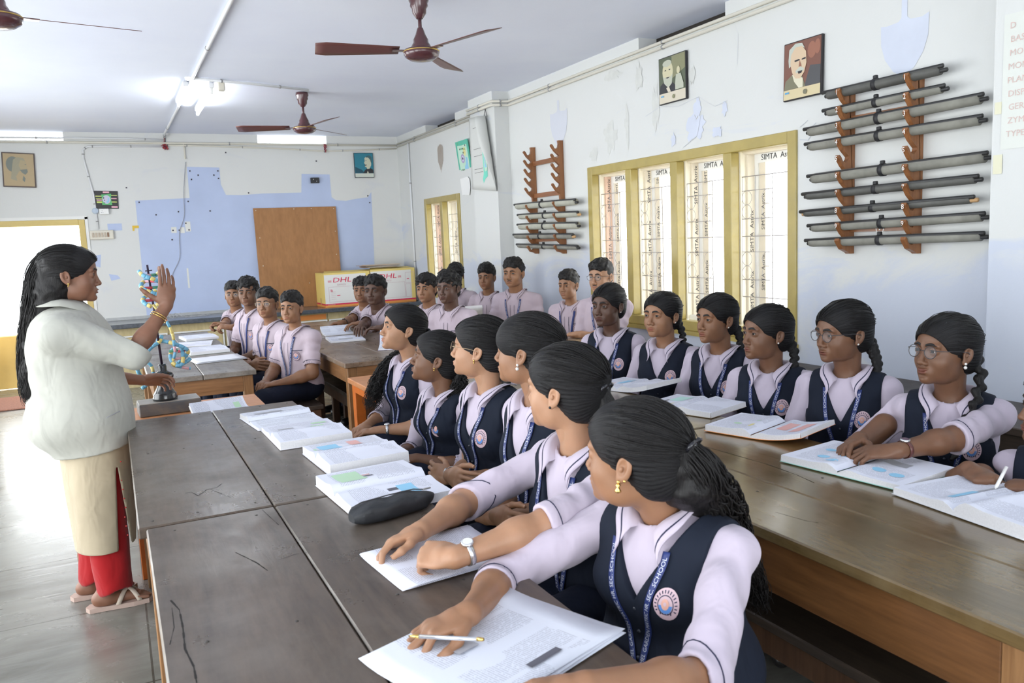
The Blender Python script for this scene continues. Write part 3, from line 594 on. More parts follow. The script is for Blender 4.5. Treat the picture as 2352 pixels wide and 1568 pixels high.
# charger and cables on the counter
t = thing('cable_charger', 'dark blue charger with tangled grey cables on the stone worktop', 'charger', (0.42, 10.05, 0.731))
q = MB(); q.box((-0.09, -0.03, 0), (-0.0, 0.03, 0.045), 0, 0.008); q.box((0.0, -0.03, 0), (0.06, 0.03, 0.05), 0, 0.006); q.build('plug_block', flat('blue_black_plastic', (0.04, 0.06, 0.12), 0.3), t)
q = MB(); rnd = random.Random(9)
for j in range(3):
    q.tube([(0.0+0.10*i*0.5+rnd.uniform(-.03, .03), 0.04+rnd.uniform(-.04, .04), 0.006+abs(math.sin(i*1.1+j))*0.07*(1 if i < 6 else 0.3)) for i in range(12)], 0.004, 5)
q.build('cable', flat('grey_cable', (0.45, 0.45, 0.48), 0.5), t)
# ------------------------------------------------------------------ things on the back wall
yb = YB-0.003
def on_wall(name, label, cat, x, z): return thing(name, label, cat, (x, yb, z))
sw = on_wall('switch_board', 'cream switch board with six switches right of the far door', 'switch board', -0.05, 1.735)
q = MB(); q.box((-0.125, -0.035, -0.052), (0.125, 0, 0.052), 0, 0.006); q.build('switch_plate', flat('cream_plastic', (0.72, 0.68, 0.58), 0.4), sw)
for k in range(6):
    q = MB(); q.box((-0.098+k*0.031, -0.043, -0.026), (-0.078+k*0.031, -0.0355, 0.026), 0, 0.003); q.build('switch_rocker', flat('brown_tinted_switch', (0.55, 0.46, 0.36), 0.4) if k < 5 else flat('socket_brown', (0.28, 0.16, 0.10), 0.5), sw)
sk = on_wall('wall_socket', 'small white socket box above the switch board', 'socket', 0.0, 2.00)
q = MB(); q.box((-0.05, -0.04, -0.032), (0.05, 0, 0.032), 0, 0.005); q.build('socket_box', M_wht, sk)
q = MB()
for x_, z_ in ((-.02, .01), (-.028, -.012), (-.012, -.012)): q.box((x_-.003, -0.0415, z_-.003), (x_+.003, -0.0405, z_+.003))
q.build('socket_hole', M_hole, sk)
bx = on_wall('junction_box', 'round pale blue junction box beside the white socket', 'junction box', -0.09, 2.01)
q = MB(); q.lathe([(0.035, 0), (0.035, 0.03), (0.03, 0.034)], n=18, M=Matrix.Rotation(PI/2, 3, 'X')); q.build('box_lid', flat('pale_blue_plastic', (0.5, 0.58, 0.68), 0.5), bx)
bx = on_wall('black_switch', 'small black plate screwed on the blue patch of the back wall', 'switch', 2.46, 2.335)
q = MB(); q.box((-0.055, -0.03, -0.035), (0.055, 0, 0.035), 0, 0.004); q.build('switch_plate', flat('black_plastic', (0.03, 0.03, 0.035), 0.3), bx)
q = MB(); q.sphere((-0.02, -0.031, 0.012), 0.006, 8); q.sphere((0.02, -0.031, -0.012), 0.005, 8); q.build('screw', M_wht, bx)
q = MB(); q.box((0.28, yb-0.002, 1.80), (0.35, yb, 1.83)); q.box((0.28, yb-0.002, 1.77), (0.30, yb, 1.80)); tag(q.build('yellow_sticker', flat('yellow_sticker', (0.75, 0.5, 0.05), 0.5)), 'small yellow angle shaped sticker beside the blue paint', 'sticker')
# pictures: flat painted likenesses built as layered card
def face_poly(q, fx, cx, cz, s, kind, mi):
    """kind: list of (material index, polygon) in units of s"""
    for lv, (m_, poly) in enumerate(kind): q.poly([fx(cx+a*s, cz+b_*s, 0.0004*(lv+1)) for a, b_ in poly], m_)
def ell(cx, cz, rx, rz, n=18, a0=0, a1=2*PI): return [(cx+rx*math.cos(a0+(a1-a0)*k/n), cz+rz*math.sin(a0+(a1-a0)*k/n)) for k in range(n if a1-a0 > 6.2 else n+1)]
def picture(name, label, origin, ax, w, h, tilt, frame_mat, mats, layers, d=0.02, fr=0.012, cat='picture'):
    t = thing(name, label, cat, origin)
    if ax == 1: t.rotation_euler = (0, tilt, 0)
    else: t.rotation_euler = (tilt, 0, -PI/2)
    q = MB(); q.box((-w/2, -d, -h/2), (w/2, 0, h/2), 0, 0.003); q.build('picture_frame', frame_mat, t)
    q = MB(); q.quad((-w/2+fr, -d-0.0005, -h/2+fr), (w/2-fr, -d-0.0005, -h/2+fr), (w/2-fr, -d-0.0005, h/2-fr), (-w/2+fr, -d-0.0005, h/2-fr), 0)
    for lv, (m_, poly) in enumerate(layers): q.poly([(a, -d-0.0009-0.0004*lv, b_) for a, b_ in poly], m_)
    q.build('printed_picture', mats, t); return t
P = lambda n, c: flat(n, c, 0.5)
m_drk = P('print_black', (0.03, 0.03, 0.035)); 
picture('framed_picture', 'brown framed pencil portrait of a long haired bearded man above the far door', (-0.80, yb, 2.475), 1, 0.315, 0.375, 0.05, flat('dark_brown_frame', (0.09, 0.06, 0.05), 0.4),
    [P('tan_paper', (0.47, 0.36, 0.21)), P('pencil_grey', (0.20, 0.22, 0.19)), P('pencil_light', (0.36, 0.33, 0.23)), P('face_tan', (0.44, 0.36, 0.22))],
    [(1, ell(-0.055, 0.06, 0.065, 0.085)), (2, [(-.01, .14), (.05, .13), (.07, .08), (.05, .03), (.0, -.02), (-.03, -.07), (-.02, -.12), (-.08, -.10), (-.07, -.02), (-.06, .05), (-.05, .11)]),
     (3, [(.02, .11), (.06, .10), (.075, .06), (.085, .04), (.075, .03), (.078, .0), (.05, -.02), (.02, 0), (.0, .05)]), (1, [(.03, .005), (.08, .012), (.085, -.02), (.06, -.05), (.03, -.03), (.01, .0)]), (1, [(.05, .062), (.075, .066), (.072, .058)]), (1, [(.04, -.06), (.06, -.09), (.05, -.13), (.03, -.11)])], fr=0.012)
picture('portrait_print', 'blue green print of a man in profile on the back wall', (3.12, yb, 2.525), 1, 0.26, 0.32, 0.0, P('dark_print_edge', (0.04, 0.05, 0.06)),
    [P('teal_print', (0.03, 0.22, 0.30)), P('caption_cream', (0.66, 0.70, 0.62)), m_drk, P('pale_face_green', (0.62, 0.62, 0.47)), P('hair_teal', (0.06, 0.14, 0.16)), P('teal_dark', (0.02, 0.09, 0.13))],
    [(5, [(-.12, -.02), (-.03, -.06), (.0, -.1), (-.12, -.1)]), (1, [(-.124, -.154), (.124, -.154), (.124, -.105), (-.124, -.105)]), (2, [(-.02, -.104), (.01, -.06), (.05, -.035), (.09, -.04), (.12, -.06), (.12, -.104)]),
     (3, [(.03, .11), (.08, .11), (.10, .06), (.095, .0), (.07, -.045), (.04, -.05), (.03, -.025), (.01, -.02), (.015, .01), (.0, .03), (.012, .05), (.01, .09)]), (4, [(.03, .115), (.07, .13), (.105, .11), (.11, .05), (.095, .03), (.085, .07), (.06, .10), (.03, .10)]), (2, [(.005, .005), (.035, .01), (.03, -.005), (.008, -.003)]), (4, [(.01, .06), (.035, .064), (.035, .058)]), (3, [(.03, -.104), (.045, -.07), (.06, -.104)])], fr=0.006)
# right wall prints
def rpic(name, label, y0, y1, z0, z1, tilt, mats, layers, d=0.02, fr=0.006):
    return picture(name, label, (XR-0.004, (y0+y1)/2, (z0+z1)/2), 0, abs(y1-y0), z1-z0, tilt, P('black_print_edge', (0.02, 0.018, 0.02)), mats, layers, d, fr)
s = 0.15
rpic('portrait_print', 'print of a white bearded man in dark jacket above the large window', 4.485, 4.785, 2.375, 2.69, 0.0,
    [P('olive_print', (0.10, 0.12, 0.075)), P('caption_beige', (0.66, 0.60, 0.48)), m_drk, P('face_pale_yellow', (0.62, 0.58, 0.38)), P('beard_grey', (0.50, 0.52, 0.42)), P('olive_light', (0.25, 0.25, 0.14)), P('small_blue', (0.1, 0.35, 0.6))],
    [(1, [(-.144, -.152), (.144, -.152), (.144, -.085), (-.144, -.085)]), (5, [(0, .15), (.144, .15), (.144, .05), (0, .0)]), (2, [(-.144, -.084), (-.13, -.03), (-.09, -.01), (0, -.02), (.04, -.05), (.05, -.084)]),
     (3, ell(-.045, .055, .058, .075)), (4, [(-.10, .03), (-.085, -.02), (-.04, -.055), (.0, -.03), (.01, .03), (-.02, .015), (-.045, .02), (-.07, .015)]), (4, ell(-.05, .11, .05, .022)), (2, [(-.085, .065), (-.06, .07), (-.06, .06)]), (2, [(-.03, .07), (-.005, .065), (-.03, .06)]), (2, [(-.07, .017), (-.02, .017), (-.045, .008)]), (1, [(-.06, -.055), (-.03, -.045), (-.01, -.084), (-.04, -.084)]),
     (3, ell(.075, .045, .018, .025)), (4, [(.05, .02), (.10, .02), (.13, -.05), (.13, -.08), (.04, -.08), (.04, -.04)]), (6, [(-.12, -.11), (-.09, -.11), (-.09, -.10), (-.12, -.10)]), (5, ell(.02, -.12, .014, .014))])
rpic('portrait_print', 'larger print of a white moustached man on reddish ground, tilted beside the chart rack', 3.325, 3.605, 2.205, 2.525, -0.03,
    [P('russet_print', (0.20, 0.085, 0.06)), P('caption_yellow', (0.66, 0.56, 0.34)), P('coat_olive', (0.20, 0.19, 0.12)), P('face_peach', (0.66, 0.50, 0.34)), P('hair_silver', (0.52, 0.55, 0.48)), P('smoke_dark', (0.08, 0.08, 0.085)), m_drk, P('russet_light', (0.33, 0.14, 0.09)), P('small_blue', (0.1, 0.35, 0.6)), P('collar_cream', (0.70, 0.66, 0.50))],
    [(1, [(-.134, -.154), (.134, -.154), (.134, -.10), (-.134, -.10)]), (5, [(.02, -.0995), (.134, -.0995), (.134, .0), (.06, .01)]), (7, ell(.07, .09, .03, .045)), (7, ell(.11, .10, .02, .04)), (2, [(-.13, -.0995), (-.12, -.05), (-.07, -.02), (.0, -.03), (.03, -.0995)]), (9, [(-.07, -.02), (-.055, -.06), (-.02, -.0995), (.01, -.0995), (.01, -.05)]),
     (4, [(-.10, .06), (-.095, .12), (-.05, .147), (0, .14), (.02, .11), (.0, .12), (-.05, .12), (-.075, .09), (-.08, .03), (-.095, .02)]), (3, [(-.08, .09), (-.05, .125), (0, .125), (.03, .09), (.035, .03), (.02, -.02), (-.01, -.05), (-.045, -.045), (-.07, -.01), (-.085, .04)]),
     (6, [(-.055, .055), (-.02, .058), (-.012, .05), (-.05, .045)]), (6, [(.0, .055), (.028, .06), (.03, .05), (.0, .048)]), (4, [(-.045, -.005), (-.01, .015), (.02, -.0), (.012, -.015), (-.01, -.005), (-.035, -.02)]), (6, [(-.028, -.01), (.008, -.008), (0, -.022), (-.02, -.024)]), (7, [(-.014, .05), (.0, .015), (-.02, .015)]), (8, [(-.12, -.122), (-.09, -.122), (-.09, -.112), (-.12, -.112)]), (2, ell(.03, -.128, .014, .014))])
# cell model charts
M_teal = P('teal_paint', (0.10, 0.50, 0.36)); M_mint = P('mint_paint', (0.55, 0.78, 0.62)); M_sky = P('sky_paint', (0.30, 0.60, 0.80)); M_pk = P('pink_card', (0.85, 0.45, 0.55)); M_lime = P('lime_card', (0.65, 0.75, 0.20)); M_lil = P('lilac_card', (0.62, 0.60, 0.75)); M_vio = P('violet_paint', (0.42, 0.32, 0.55)); M_or = P('orange_paint', (0.80, 0.42, 0.08)); M_yl = P('yellow_paint', (0.75, 0.68, 0.30)); M_gr = P('leaf_green', (0.12, 0.50, 0.18))
picture('cell_chart', 'black card chart with a small cell model above the white socket', (0.035, yb, 2.135), 1, 0.25, 0.205, 0.03, P('black_card', (0.035, 0.035, 0.035)),
    [P('black_card', (0.035, 0.035, 0.035)), M_gr, M_lil, M_sky, M_pk, M_lime, m_drk],
    [(5, [(-.11, .045), (-.04, .045), (-.04, .035), (-.11, .035)]), (5, [(-.105, .015), (-.04, .015), (-.04, .007), (-.105, .007)]), (4, [(-.1, .0), (-.04, .0), (-.04, -.01), (-.1, -.01)]), (5, [(-.1, -.02), (-.04, -.02), (-.04, -.038), (-.1, -.038)]), (5, [(.05, .055), (.115, .055), (.115, .047), (.05, .047)]), (4, [(.05, .02), (.11, .02), (.11, .01), (.05, .01)]), (5, [(.05, -.02), (.11, -.02), (.11, -.03), (.05, -.03)]), (4, [(-.03, .095), (.035, .095), (.035, .078), (-.03, .078)]), (4, [(.05, -.072), (.115, -.072), (.115, -.09), (.05, -.09)]),
     (1, [(-.05, .06), (0, .062), (.055, .07), (.052, 0), (.06, -.06), (0, -.058), (-.045, -.06), (-.042, 0)]), (2, ell(.004, .003, .042, .05)), (3, [(.0, -.035), (.03, -.035), (.03, .025), (.018, .025), (.014, -.01), (.0, -.018)]), (6, ell(-.018, -.005, .005, .006)), (4, ell(.03, -.03, .006, .006)), (6, ell(-.025, .02, .005, .01)), (6, ell(-.02, -.035, .007, .004))], d=0.006, fr=0.001)
def cell_on_right(name, label, yc, zc, w, h, tilt, detail=1.0):
    return picture(name, label, (XR-0.004, yc, zc), 0, w, h, tilt, M_teal,
        [M_teal, M_mint, M_vio, M_sky, M_yl, m_drk, M_gr, M_lil],
        [(1, [(-w*.38, -h*.36), (-w*.1, -h*.40), (w*.36, -h*.37), (w*.39, 0), (w*.37, h*.38), (0, h*.37), (-w*.37, h*.39), (-w*.40, 0)]), (3, [(.0, -h*.35), (w*.28, -h*.33), (w*.3, h*.02), (w*.18, h*.05), (w*.1, -h*.15), (-.0, -h*.2)]), (4, ell(w*.15, h*.2, w*.1, h*.12)), (2, ell(-w*.06, h*.02, w*.15, h*.12)), (7, ell(-w*.06, h*.02, w*.10, h*.08)), (5, ell(-w*.06, h*.02, w*.04, h*.035))]+
        [(5 if k % 2 else 6, ell(w*(-.28+.11*(k % 6)), h*(-.28 if k < 3 else .28 if k > 6 else -.1+.09*k), w*.03, h*.025, 8)) for k in range(10)], d=0.008, fr=0.0)
cell_on_right('cell_model', 'green plant cell model hanging tilted on the right wall above the small window', 8.34, 2.375, 0.34, 0.40, 0.12)
q = MB(); q.poly([(XR-0.012, 8.34-a, 2.08+b_) for a, b_ in [(-.13, .09), (.08, .10), (.13, .07), (.14, -.02), (.11, -.1), (-.09, -.09)]], 0); 
for k in range(8): q.box((XR-0.0135, 8.40, 2.14-k*0.022), (XR-0.0125, 8.40-0.11-0.03*(k % 3), 2.143-k*0.022), 1)
tag(q.build('label_card', [M_wht, m_drk], solid=0.002), 'white handwritten label card below the green cell model', 'card')
# hanging paper chart with a curled edge, on the pillar
t = thing('paper_chart', 'large curling paper chart with a half hidden green cell, hung on the wall pillar', 'chart', (PX-0.012, 7.49, 2.33))
q = MB(); rows = []
for i in range(13):
    z_ = 0.37-0.72*i/12; row = []
    for j in range(15):
        u = j/14; y_ = 0.31-0.62*u; roll = max(0, u-(0.62+0.30*i/12))*1.0
        if roll > 0:
            a = roll/0.11; yy_ = 0.31-0.62*(0.62+0.30*i/12)-0.07*math.sin(min(a, 2.6)); xx_ = -0.07*(1-math.cos(min(a, 2.6)))
        else: yy_, xx_ = y_, 0
        row.append((xx_-0.002, yy_, z_-0.10*(u-0.5)*0.6))
    rows.append(row)
q.grid(rows, 0); q.build('paper_sheet', flat('grey_white_paper', (0.66, 0.67, 0.64), 0.7), t, solid=0.002)
q = MB()
q.poly([(-0.006, -y_, z_) for y_, z_ in [(-.03, .20), (.03, .17), (.09, .14), (.09, -.22), (.03, -.24), (-.01, -.28), (-.03, -.24), (0, -.18), (-.02, .1), (-.06, .18)]][::-1], 0)
q.poly([(-0.0075, -y_, z_) for y_, z_ in [(.02, .10), (.09, .11), (.09, -.16), (.03, -.17), (.015, -.1)]][::-1], 1); q.poly([(-0.009, -y_, z_) for y_, z_ in ell(.065, .03, .03, .03)], 3); q.poly([(-0.009, -y_, z_) for y_, z_ in [(.03, 0), (.05, 0), (.05, -.08), (.08, -.13), (.035, -.13)]], 2); q.poly([(-0.010, -y_, z_) for y_, z_ in ell(.08, -.04, .02, .03)], 4)
for k, z_ in enumerate((.28, .07, -.0, -.13, -.165)): q.box((-0.0075, 0.22, z_), (-0.0065, 0.02, z_+0.003), 5)
q.build('painted_cell', [P('aqua_paint', (0.20, 0.72, 0.56)), M_mint, M_sky, M_or, M_vio, m_drk], t)
q = MB(); q.tube([(0, -0.12, 0.36), (0.0, -0.09, 0.43), (0, -0.05, 0.36)], 0.003, 5); q.build('hanging_string', M_hole, t)
# paper notice on the near pillar, red handwriting
t = thing('paper_notice', 'yellowed paper list in red handwriting on the right pillar', 'notice', (PX-0.003, 2.07, 2.0))
q = MB(); q.quad((0, 0.16, 0.33), (0, -0.30, 0.33), (0, -0.30, -0.22), (0, 0.16, -0.22), 0); q.quad((-0.001, 0.19, -0.02), (-0.001, 0.16, -0.02), (-0.001, 0.16, -0.07), (-0.001, 0.19, -0.07), 1); q.quad((-0.001, 0.19, -0.24), (-0.001, 0.15, -0.24), (-0.001, 0.15, -0.32), (-0.001, 0.19, -0.32), 1)
q.build('paper_sheet', [flat('thin_paper', (0.70, 0.72, 0.67), 0.7), flat('old_tape', (0.70, 0.68, 0.50), 0.5)], t)
for k, w_ in enumerate(['D', 'BASIC S', 'MONOCOT', 'MONOCOT', 'PLANT T', 'DISPERSAL', 'GERMINATION', 'ZYMOGENIC', 'TYPES OF']):
    q = MB(); put_text(q, w_, 0.036, lambda u, v, k=k: (-0.0015, 0.135-u+0.004*math.sin(k*5), 0.27-k*0.055+v)); q.build('handwriting', flat('faint_red_ink', (0.66, 0.50, 0.46), 0.8), t)
# ------------------------------------------------------------------ racks of rolled charts on the right wall
M_canvas = flat('grey_canvas_roll', (0.24, 0.235, 0.20), 0.75, var=0.22, vscale=9, bmp=0.1); M_canvl = flat('pale_canvas_roll', (0.42, 0.42, 0.35), 0.75, var=0.12, vscale=9); M_rod = flat('black_rod', (0.035, 0.035, 0.035), 0.4); M_strap = flat('black_strap', (0.02, 0.02, 0.022), 0.6)
M_canvd = flat('dark_canvas_roll', (0.10, 0.10, 0.09), 0.6, var=0.2, vscale=12); M_rodend = flat('wood_rod_end', (0.62, 0.38, 0.18), 0.6)
M_rack = wood('varnished_rack_wood', (0.19, 0.07, 0.025), (0.36, 0.155, 0.06), 2, 0.35, seed=5)
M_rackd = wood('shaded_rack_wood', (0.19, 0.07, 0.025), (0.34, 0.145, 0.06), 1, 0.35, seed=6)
def rack(label, ys, z0, z1, levels, cross, numbers=False):
    t = thing('chart_rack', label, 'rack', (XR-0.003, sum(ys)/2, z0)); yc = sum(ys)/2; n = len(levels)
    for yy in ys:
        q = MB(); pts = [(0, 0), (0, z1-z0)]     # side profile in (x out from the wall, z)
        dz = (levels[0]-levels[-1])/(n-1)
        for zl in levels:
            b_ = zl-z0      # the hook cradles the roll centred at b_
            pts += [(-0.105, b_+0.035), (-0.112, b_+0.022), (-0.100, b_-0.006), (-0.085, b_-0.022), (-0.062, b_-0.022), (-0.045, b_-0.006), (-0.040, b_+0.02)][::1] if False else []
        top = [(0, z1-z0), (-0.105, z1-z0+0.0)]
        pr_ = [(0.0, 0.0), (-0.03, 0.0)]
        for zl in levels[::-1]:
            b_ = zl-z0
            pr_ += [(-0.045, max(0.01, b_-0.075)), (-0.085, b_-0.04), (-0.118, b_+0.005), (-0.112, b_+0.018), (-0.10, b_+0.008), (-0.085, b_-0.018), (-0.065, b_-0.022), (-0.045, b_-0.004), (-0.040, b_+0.02)]
        pr_ += [(-0.045, z1-z0), (0.0, z1-z0)]
        q.prism(pr_, 1, yy-yc-0.014, yy-yc+0.014); q.build('hooked_upright', M_rack, t)
    for zc_ in cross:
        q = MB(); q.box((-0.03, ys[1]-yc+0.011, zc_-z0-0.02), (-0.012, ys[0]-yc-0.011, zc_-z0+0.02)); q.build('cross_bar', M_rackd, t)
    if numbers:
        for k, zl in enumerate(levels[:9]):
            for yy in ys:
                q = MB(); put_text(q, str(k+1) if k < 9 else '', 0.036, lambda u, v, yy=yy, zl=zl: (-0.1195+0.35*(v-0.012 if v < 0.0 else 0), yy-yc+0.011-u*0.9, zl-z0-0.012+v)); q.build('painted_number', M_wht, t)
        q = MB(); put_text(q, '(9)', 0.05, lambda u, v: (-0.0305, 0.03-u, cross[-1]-z0-0.015+v)); 
        q.build('painted_number', M_wht, t)
    return t
ends = [((1903, 218), (2160, 160), M_canvd), ((1903, 258), (2163, 204), M_canvas), ((1860, 302), (2252, 226), M_canvas), ((1862, 336), (2250, 275), M_canvas), ((1868, 410), (2262, 360), M_canvas), ((1855, 450), (2240, 411), M_canvd), ((1850, 490), (2230, 458), M_canvd), ((1868, 523), (2255, 497), M_canvas), ((1862, 557), (2254, 542), M_canvas)]
zl = []
for pa, pb, _ in ends:
    A, B = at(*pa, 0, XR-0.08), at(*pb, 0, XR-0.08); zl.append((A.z+(B.z-A.z)*0.5*((A.y-3.13)/(A.y-B.y)+(A.y-2.725)/(A.y-B.y)))-0.004)
zl.insert(4, (zl[3]+zl[4])/2)
rack('large numbered wooden rack of rolled charts on the right wall', (3.13, 2.725), 1.335, 2.18, zl, (2.035, 1.47), True)
zs_ = [2.26, 2.18, 2.10, 2.02, 1.93]
for pa, pb in (((1188, 474), (1322, 463)), ((1195, 497), (1328, 491)), ((1195, 520), (1327, 517)), ((1185, 542), (1316, 542)), ((1192, 564), (1326, 568))):
    A, B = at(*pa, 0, XR-0.08), at(*pb, 0, XR-0.08); zs_.append((A.z+B.z)/2-0.006)
rack('smaller wooden rack of rolled charts between pillar and window, its upper hooks empty', (6.71, 6.20), 1.34, 2.31, zs_, (2.16, 1.87, 1.47))
def roll(label, group, y0, y1, z0, z1, r, m, x=XR-0.08, rodr=0.011, dy=0.0, woodend=False):
    a, b_ = Vector((x, y0, z0)), Vector((x, y1, z1)); c_ = (a+b_)/2; d_ = (b_-a).normalized()
    t = thing('rolled_chart', label, 'rolled chart', c_, 0, group); a -= c_; b_ -= c_
    q = MB(); q.tube([a, a.lerp(b_, 0.02), a.lerp(b_, 0.3), a.lerp(b_, 0.7), b_], [r*0.9, r, r*1.03, r, r*0.94], 18); q.build('canvas_roll', m, t)
    for k, (ox, oz) in enumerate(((-r*0.5, r*0.55), (0.0, -r*0.2))):
        q = MB(); q.tube([a-d_*(0.03-0.01*k)+Vector((ox, 0, oz)), b_+d_*(0.022+0.012*k)+Vector((ox, 0, oz))], rodr, 8); q.build('end_rod', M_rodend if (woodend and k == 1) else M_rod, t)
    q = MB(); mm = a.lerp(b_, 0.46+dy); q.tube([mm-d_*0.012, mm+d_*0.012], r*1.14, 18); q.box((mm.x-0.012, mm.y-0.01, mm.z+r), (mm.x+0.006, mm.y+0.012, mm.z+r+0.018), 0, 0.003); q.build('strap', M_strap, t)
words_ = ['short dark rolled chart on the top hooks, marked one', 'short grey rolled chart on the hooks marked two', 'long grey rolled chart on the hooks marked three', 'long grey rolled chart on the hooks marked four, above the empty hooks', 'thick grey rolled chart on the hooks marked six, below the empty hooks', 'dark rolled chart on the hooks marked seven', 'dark thin rolled chart with a wooden tip on the hooks marked eight', 'grey rolled chart with black rod on the hooks marked nine', 'grey rolled chart with black rod, lowest on the large rack']
xr_ = XR-0.08
for (pa, pb, m_), wl, rr_ in zip(ends, words_, (0.026, 0.022, 0.027, 0.026, 0.028, 0.022, 0.020, 0.024, 0.024)):
    A, B = at(*pa, 0, xr_), at(*pb, 0, xr_); roll(wl, 'rolled charts on the large rack', A.y, B.y, A.z, B.z, rr_, m_, rodr=0.010, woodend='wooden' in wl)
for (pa, pb, r_, m_), wl in zip((((1188, 474), (1322, 463), 0.030, M_canvl), ((1195, 497), (1328, 491), 0.027, M_canvl), ((1195, 520), (1327, 517), 0.031, M_canvl), ((1185, 542), (1316, 542), 0.025, M_canvas), ((1192, 564), (1326, 568), 0.022, M_canvas)),
        ('thick pale rolled chart, topmost on the small rack', 'pale rolled chart second from the top of the small rack', 'thickest pale rolled chart in the middle of the small rack\'s load', 'grey double rolled chart second from the bottom of the small rack', 'thin grey rolled chart, lowest on the small rack')):
    A, B = at(*pa, 0, xr_), at(*pb, 0, xr_); roll(wl, 'rolled charts on the small rack', A.y, B.y, A.z, B.z, r_, m_, rodr=0.011, woodend='double' in wl or 'second' in wl)
# nails
# ------------------------------------------------------------------ ceiling fans and tube light
M_fan = flat('maroon_fan_enamel', (0.085, 0.03, 0.035), 0.22, coat=0.5); M_fanb = flat('maroon_blade', (0.13, 0.05, 0.045), 0.35); M_gold = flat('gold_band', (0.55, 0.38, 0.12), 0.3, 0.9)
def fan(label, x, y, zh, angs, r=0.60):
    t = thing('ceiling_fan', label, 'ceiling fan', (x, y, ZC), 0, 'maroon three bladed ceiling fans'); h = zh-ZC
    q = MB(); q.lathe([(0.012, -0.001), (0.055, -0.004), (0.058, -0.03), (0.05, -0.045), (0.052, -0.06), (0.042, -0.075), (0.040, -0.10), (0.022, -0.125), (0.018, -0.13)][::-1]); q.build('canopy', M_fan, t)
    q = MB(); q.tube([(0, 0, -0.12), (0, 0, h+0.10)], 0.011, 10); q.build('down_rod', M_fan, t)
    q = MB(); q.lathe([(0.02, h-0.045), (0.07, h-0.038), (0.098, h-0.02), (0.105, h), (0.098, h+0.018), (0.06, h+0.026), (0.058, h+0.035), (0.050, h+0.05), (0.044, h+0.058), (0.043, h+0.075), (0.030, h+0.10), (0.018, h+0.135), (0.016, h+0.14)], n=32); q.build('motor_housing', M_fan, t)
    q = MB(); q.lathe([(0.1052, h+0.004), (0.1062, h+0.007), (0.1052, h+0.010)], n=32); q.build('gold_ring', M_gold, t)
    for a in angs:
        q = MB(); ca, sa = math.cos(a), math.sin(a); rows = []
        for i in range(9):
            u = 0.13+(r-0.13)*i/8; w_ = 0.045+0.035*(i/8); tw = math.radians(14)
            if i == 8: w_ *= 0.8
            rows.append([Vector((u*ca-v_*w_*math.cos(tw)*sa, u*sa+v_*w_*math.cos(tw)*ca, h+0.012+v_*w_*math.sin(tw)-0.0*u)) for v_ in (-1, -.5, 0, .5, 1)])
        q.grid(rows, 0); bl = q.build('blade', M_fanb, t, solid=0.003)
        k = MB(); k.box((0.09, -0.02, h+0.008), (0.17, 0.02, h+0.013)); b2 = k.build('blade_bracket', M_fan, bl); b2.rotation_euler = (0, 0, a)
def ang_to(x, y, zh, px, py):
    p = at(px, py, 2, zh); return math.atan2(p.y-y, p.x-x)
fx, fy = at(968, 120, 1, 4.57).x, 4.57; fz = at(968, 122, 1, 4.57).z
a0 = ang_to(fx, fy, fz, 1150, 68); fan('large maroon ceiling fan nearest the camera, in the top middle', fx, fy, fz, (a0, a0+2*PI/3, a0-2*PI/3))
fx2, fy2 = at(699, 290, 1, 7.68).x, 7.68; fz2 = at(699, 296, 1, 7.68).z
a1 = ang_to(fx2, fy2, fz2, 775, 272); fan('farther maroon ceiling fan before the bright ventilator', fx2, fy2, fz2, (a1, a1+2*PI/3, a1-2*PI/3))
f3 = at(-8, 42, 2, 2.58); a3 = ang_to(f3.x, f3.y, 2.58, 270, 72); fan('maroon ceiling fan half outside the top left corner', f3.x, f3.y, 2.58, (a3, a3+2*PI/3, a3-2*PI/3))
t = thing('tube_light', 'lit fluorescent tube light under the ceiling beside the long conduit', 'lamp', (0.90, 7.95, ZC))
q = MB(); q.box((-0.02, -0.62, -0.055), (0.02, 0.62, -0.015), 0, 0.004); q.box((-0.012, -0.60, -0.015), (0.012, -0.55, 0)); q.box((-0.012, 0.55, -0.015), (0.012, 0.60, 0)); q.build('batten', flat('white_batten', (0.75, 0.76, 0.78), 0.4), t)
q = MB(); q.tube([(0, -0.58, -0.082), (0, 0.58, -0.082)], 0.014, 12); q.build('glowing_tube', flat('tube_glow', (1, 1, 1), 0.4, emit=((0.93, 0.97, 1.0), 42)), t)
for sy in (-1, 1):
    q = MB(); q.box((-0.012, sy*0.60-0.012, -0.10), (0.012, sy*0.60+0.012, -0.05), 0, 0.003); q.build('lamp_holder', M_wht, t)
t = thing('tube_light', 'second lit tube fitting seen end on at the conduit joint', 'lamp', (0.70, 7.75, ZC))
q = MB(); q.box((-0.02, -0.42, -0.05), (0.02, 0.42, -0.012), 0, 0.004); q.box((-0.012, -0.4, -0.013), (0.012, 0.4, 0)); q.build('batten', _M['white_batten'], t)
q = MB(); q.tube([(0, -0.38, -0.074), (0, 0.38, -0.074)], 0.013, 12); q.build('glowing_tube', _M['tube_glow'], t)
bx = thing('wall_light_holder', 'small cream box hanging from the ceiling beside the tube light', 'lamp holder', (0.97, 7.28, ZC)); q = MB(); q.box((-0.03, -0.02, -0.09), (0.03, 0.02, 0), 0, 0.01); q.build('holder_body', flat('cream_plastic', (0.72, 0.68, 0.58), 0.4), bx)
bx = thing('ceiling_rose', 'round white ceiling rose on the long conduit', 'ceiling rose', (0.74, 7.22, ZC)); q = MB(); q.lathe([(0.05, -0.02), (0.055, -0.001)], n=20); q.build('rose_disc', M_wht, bx)
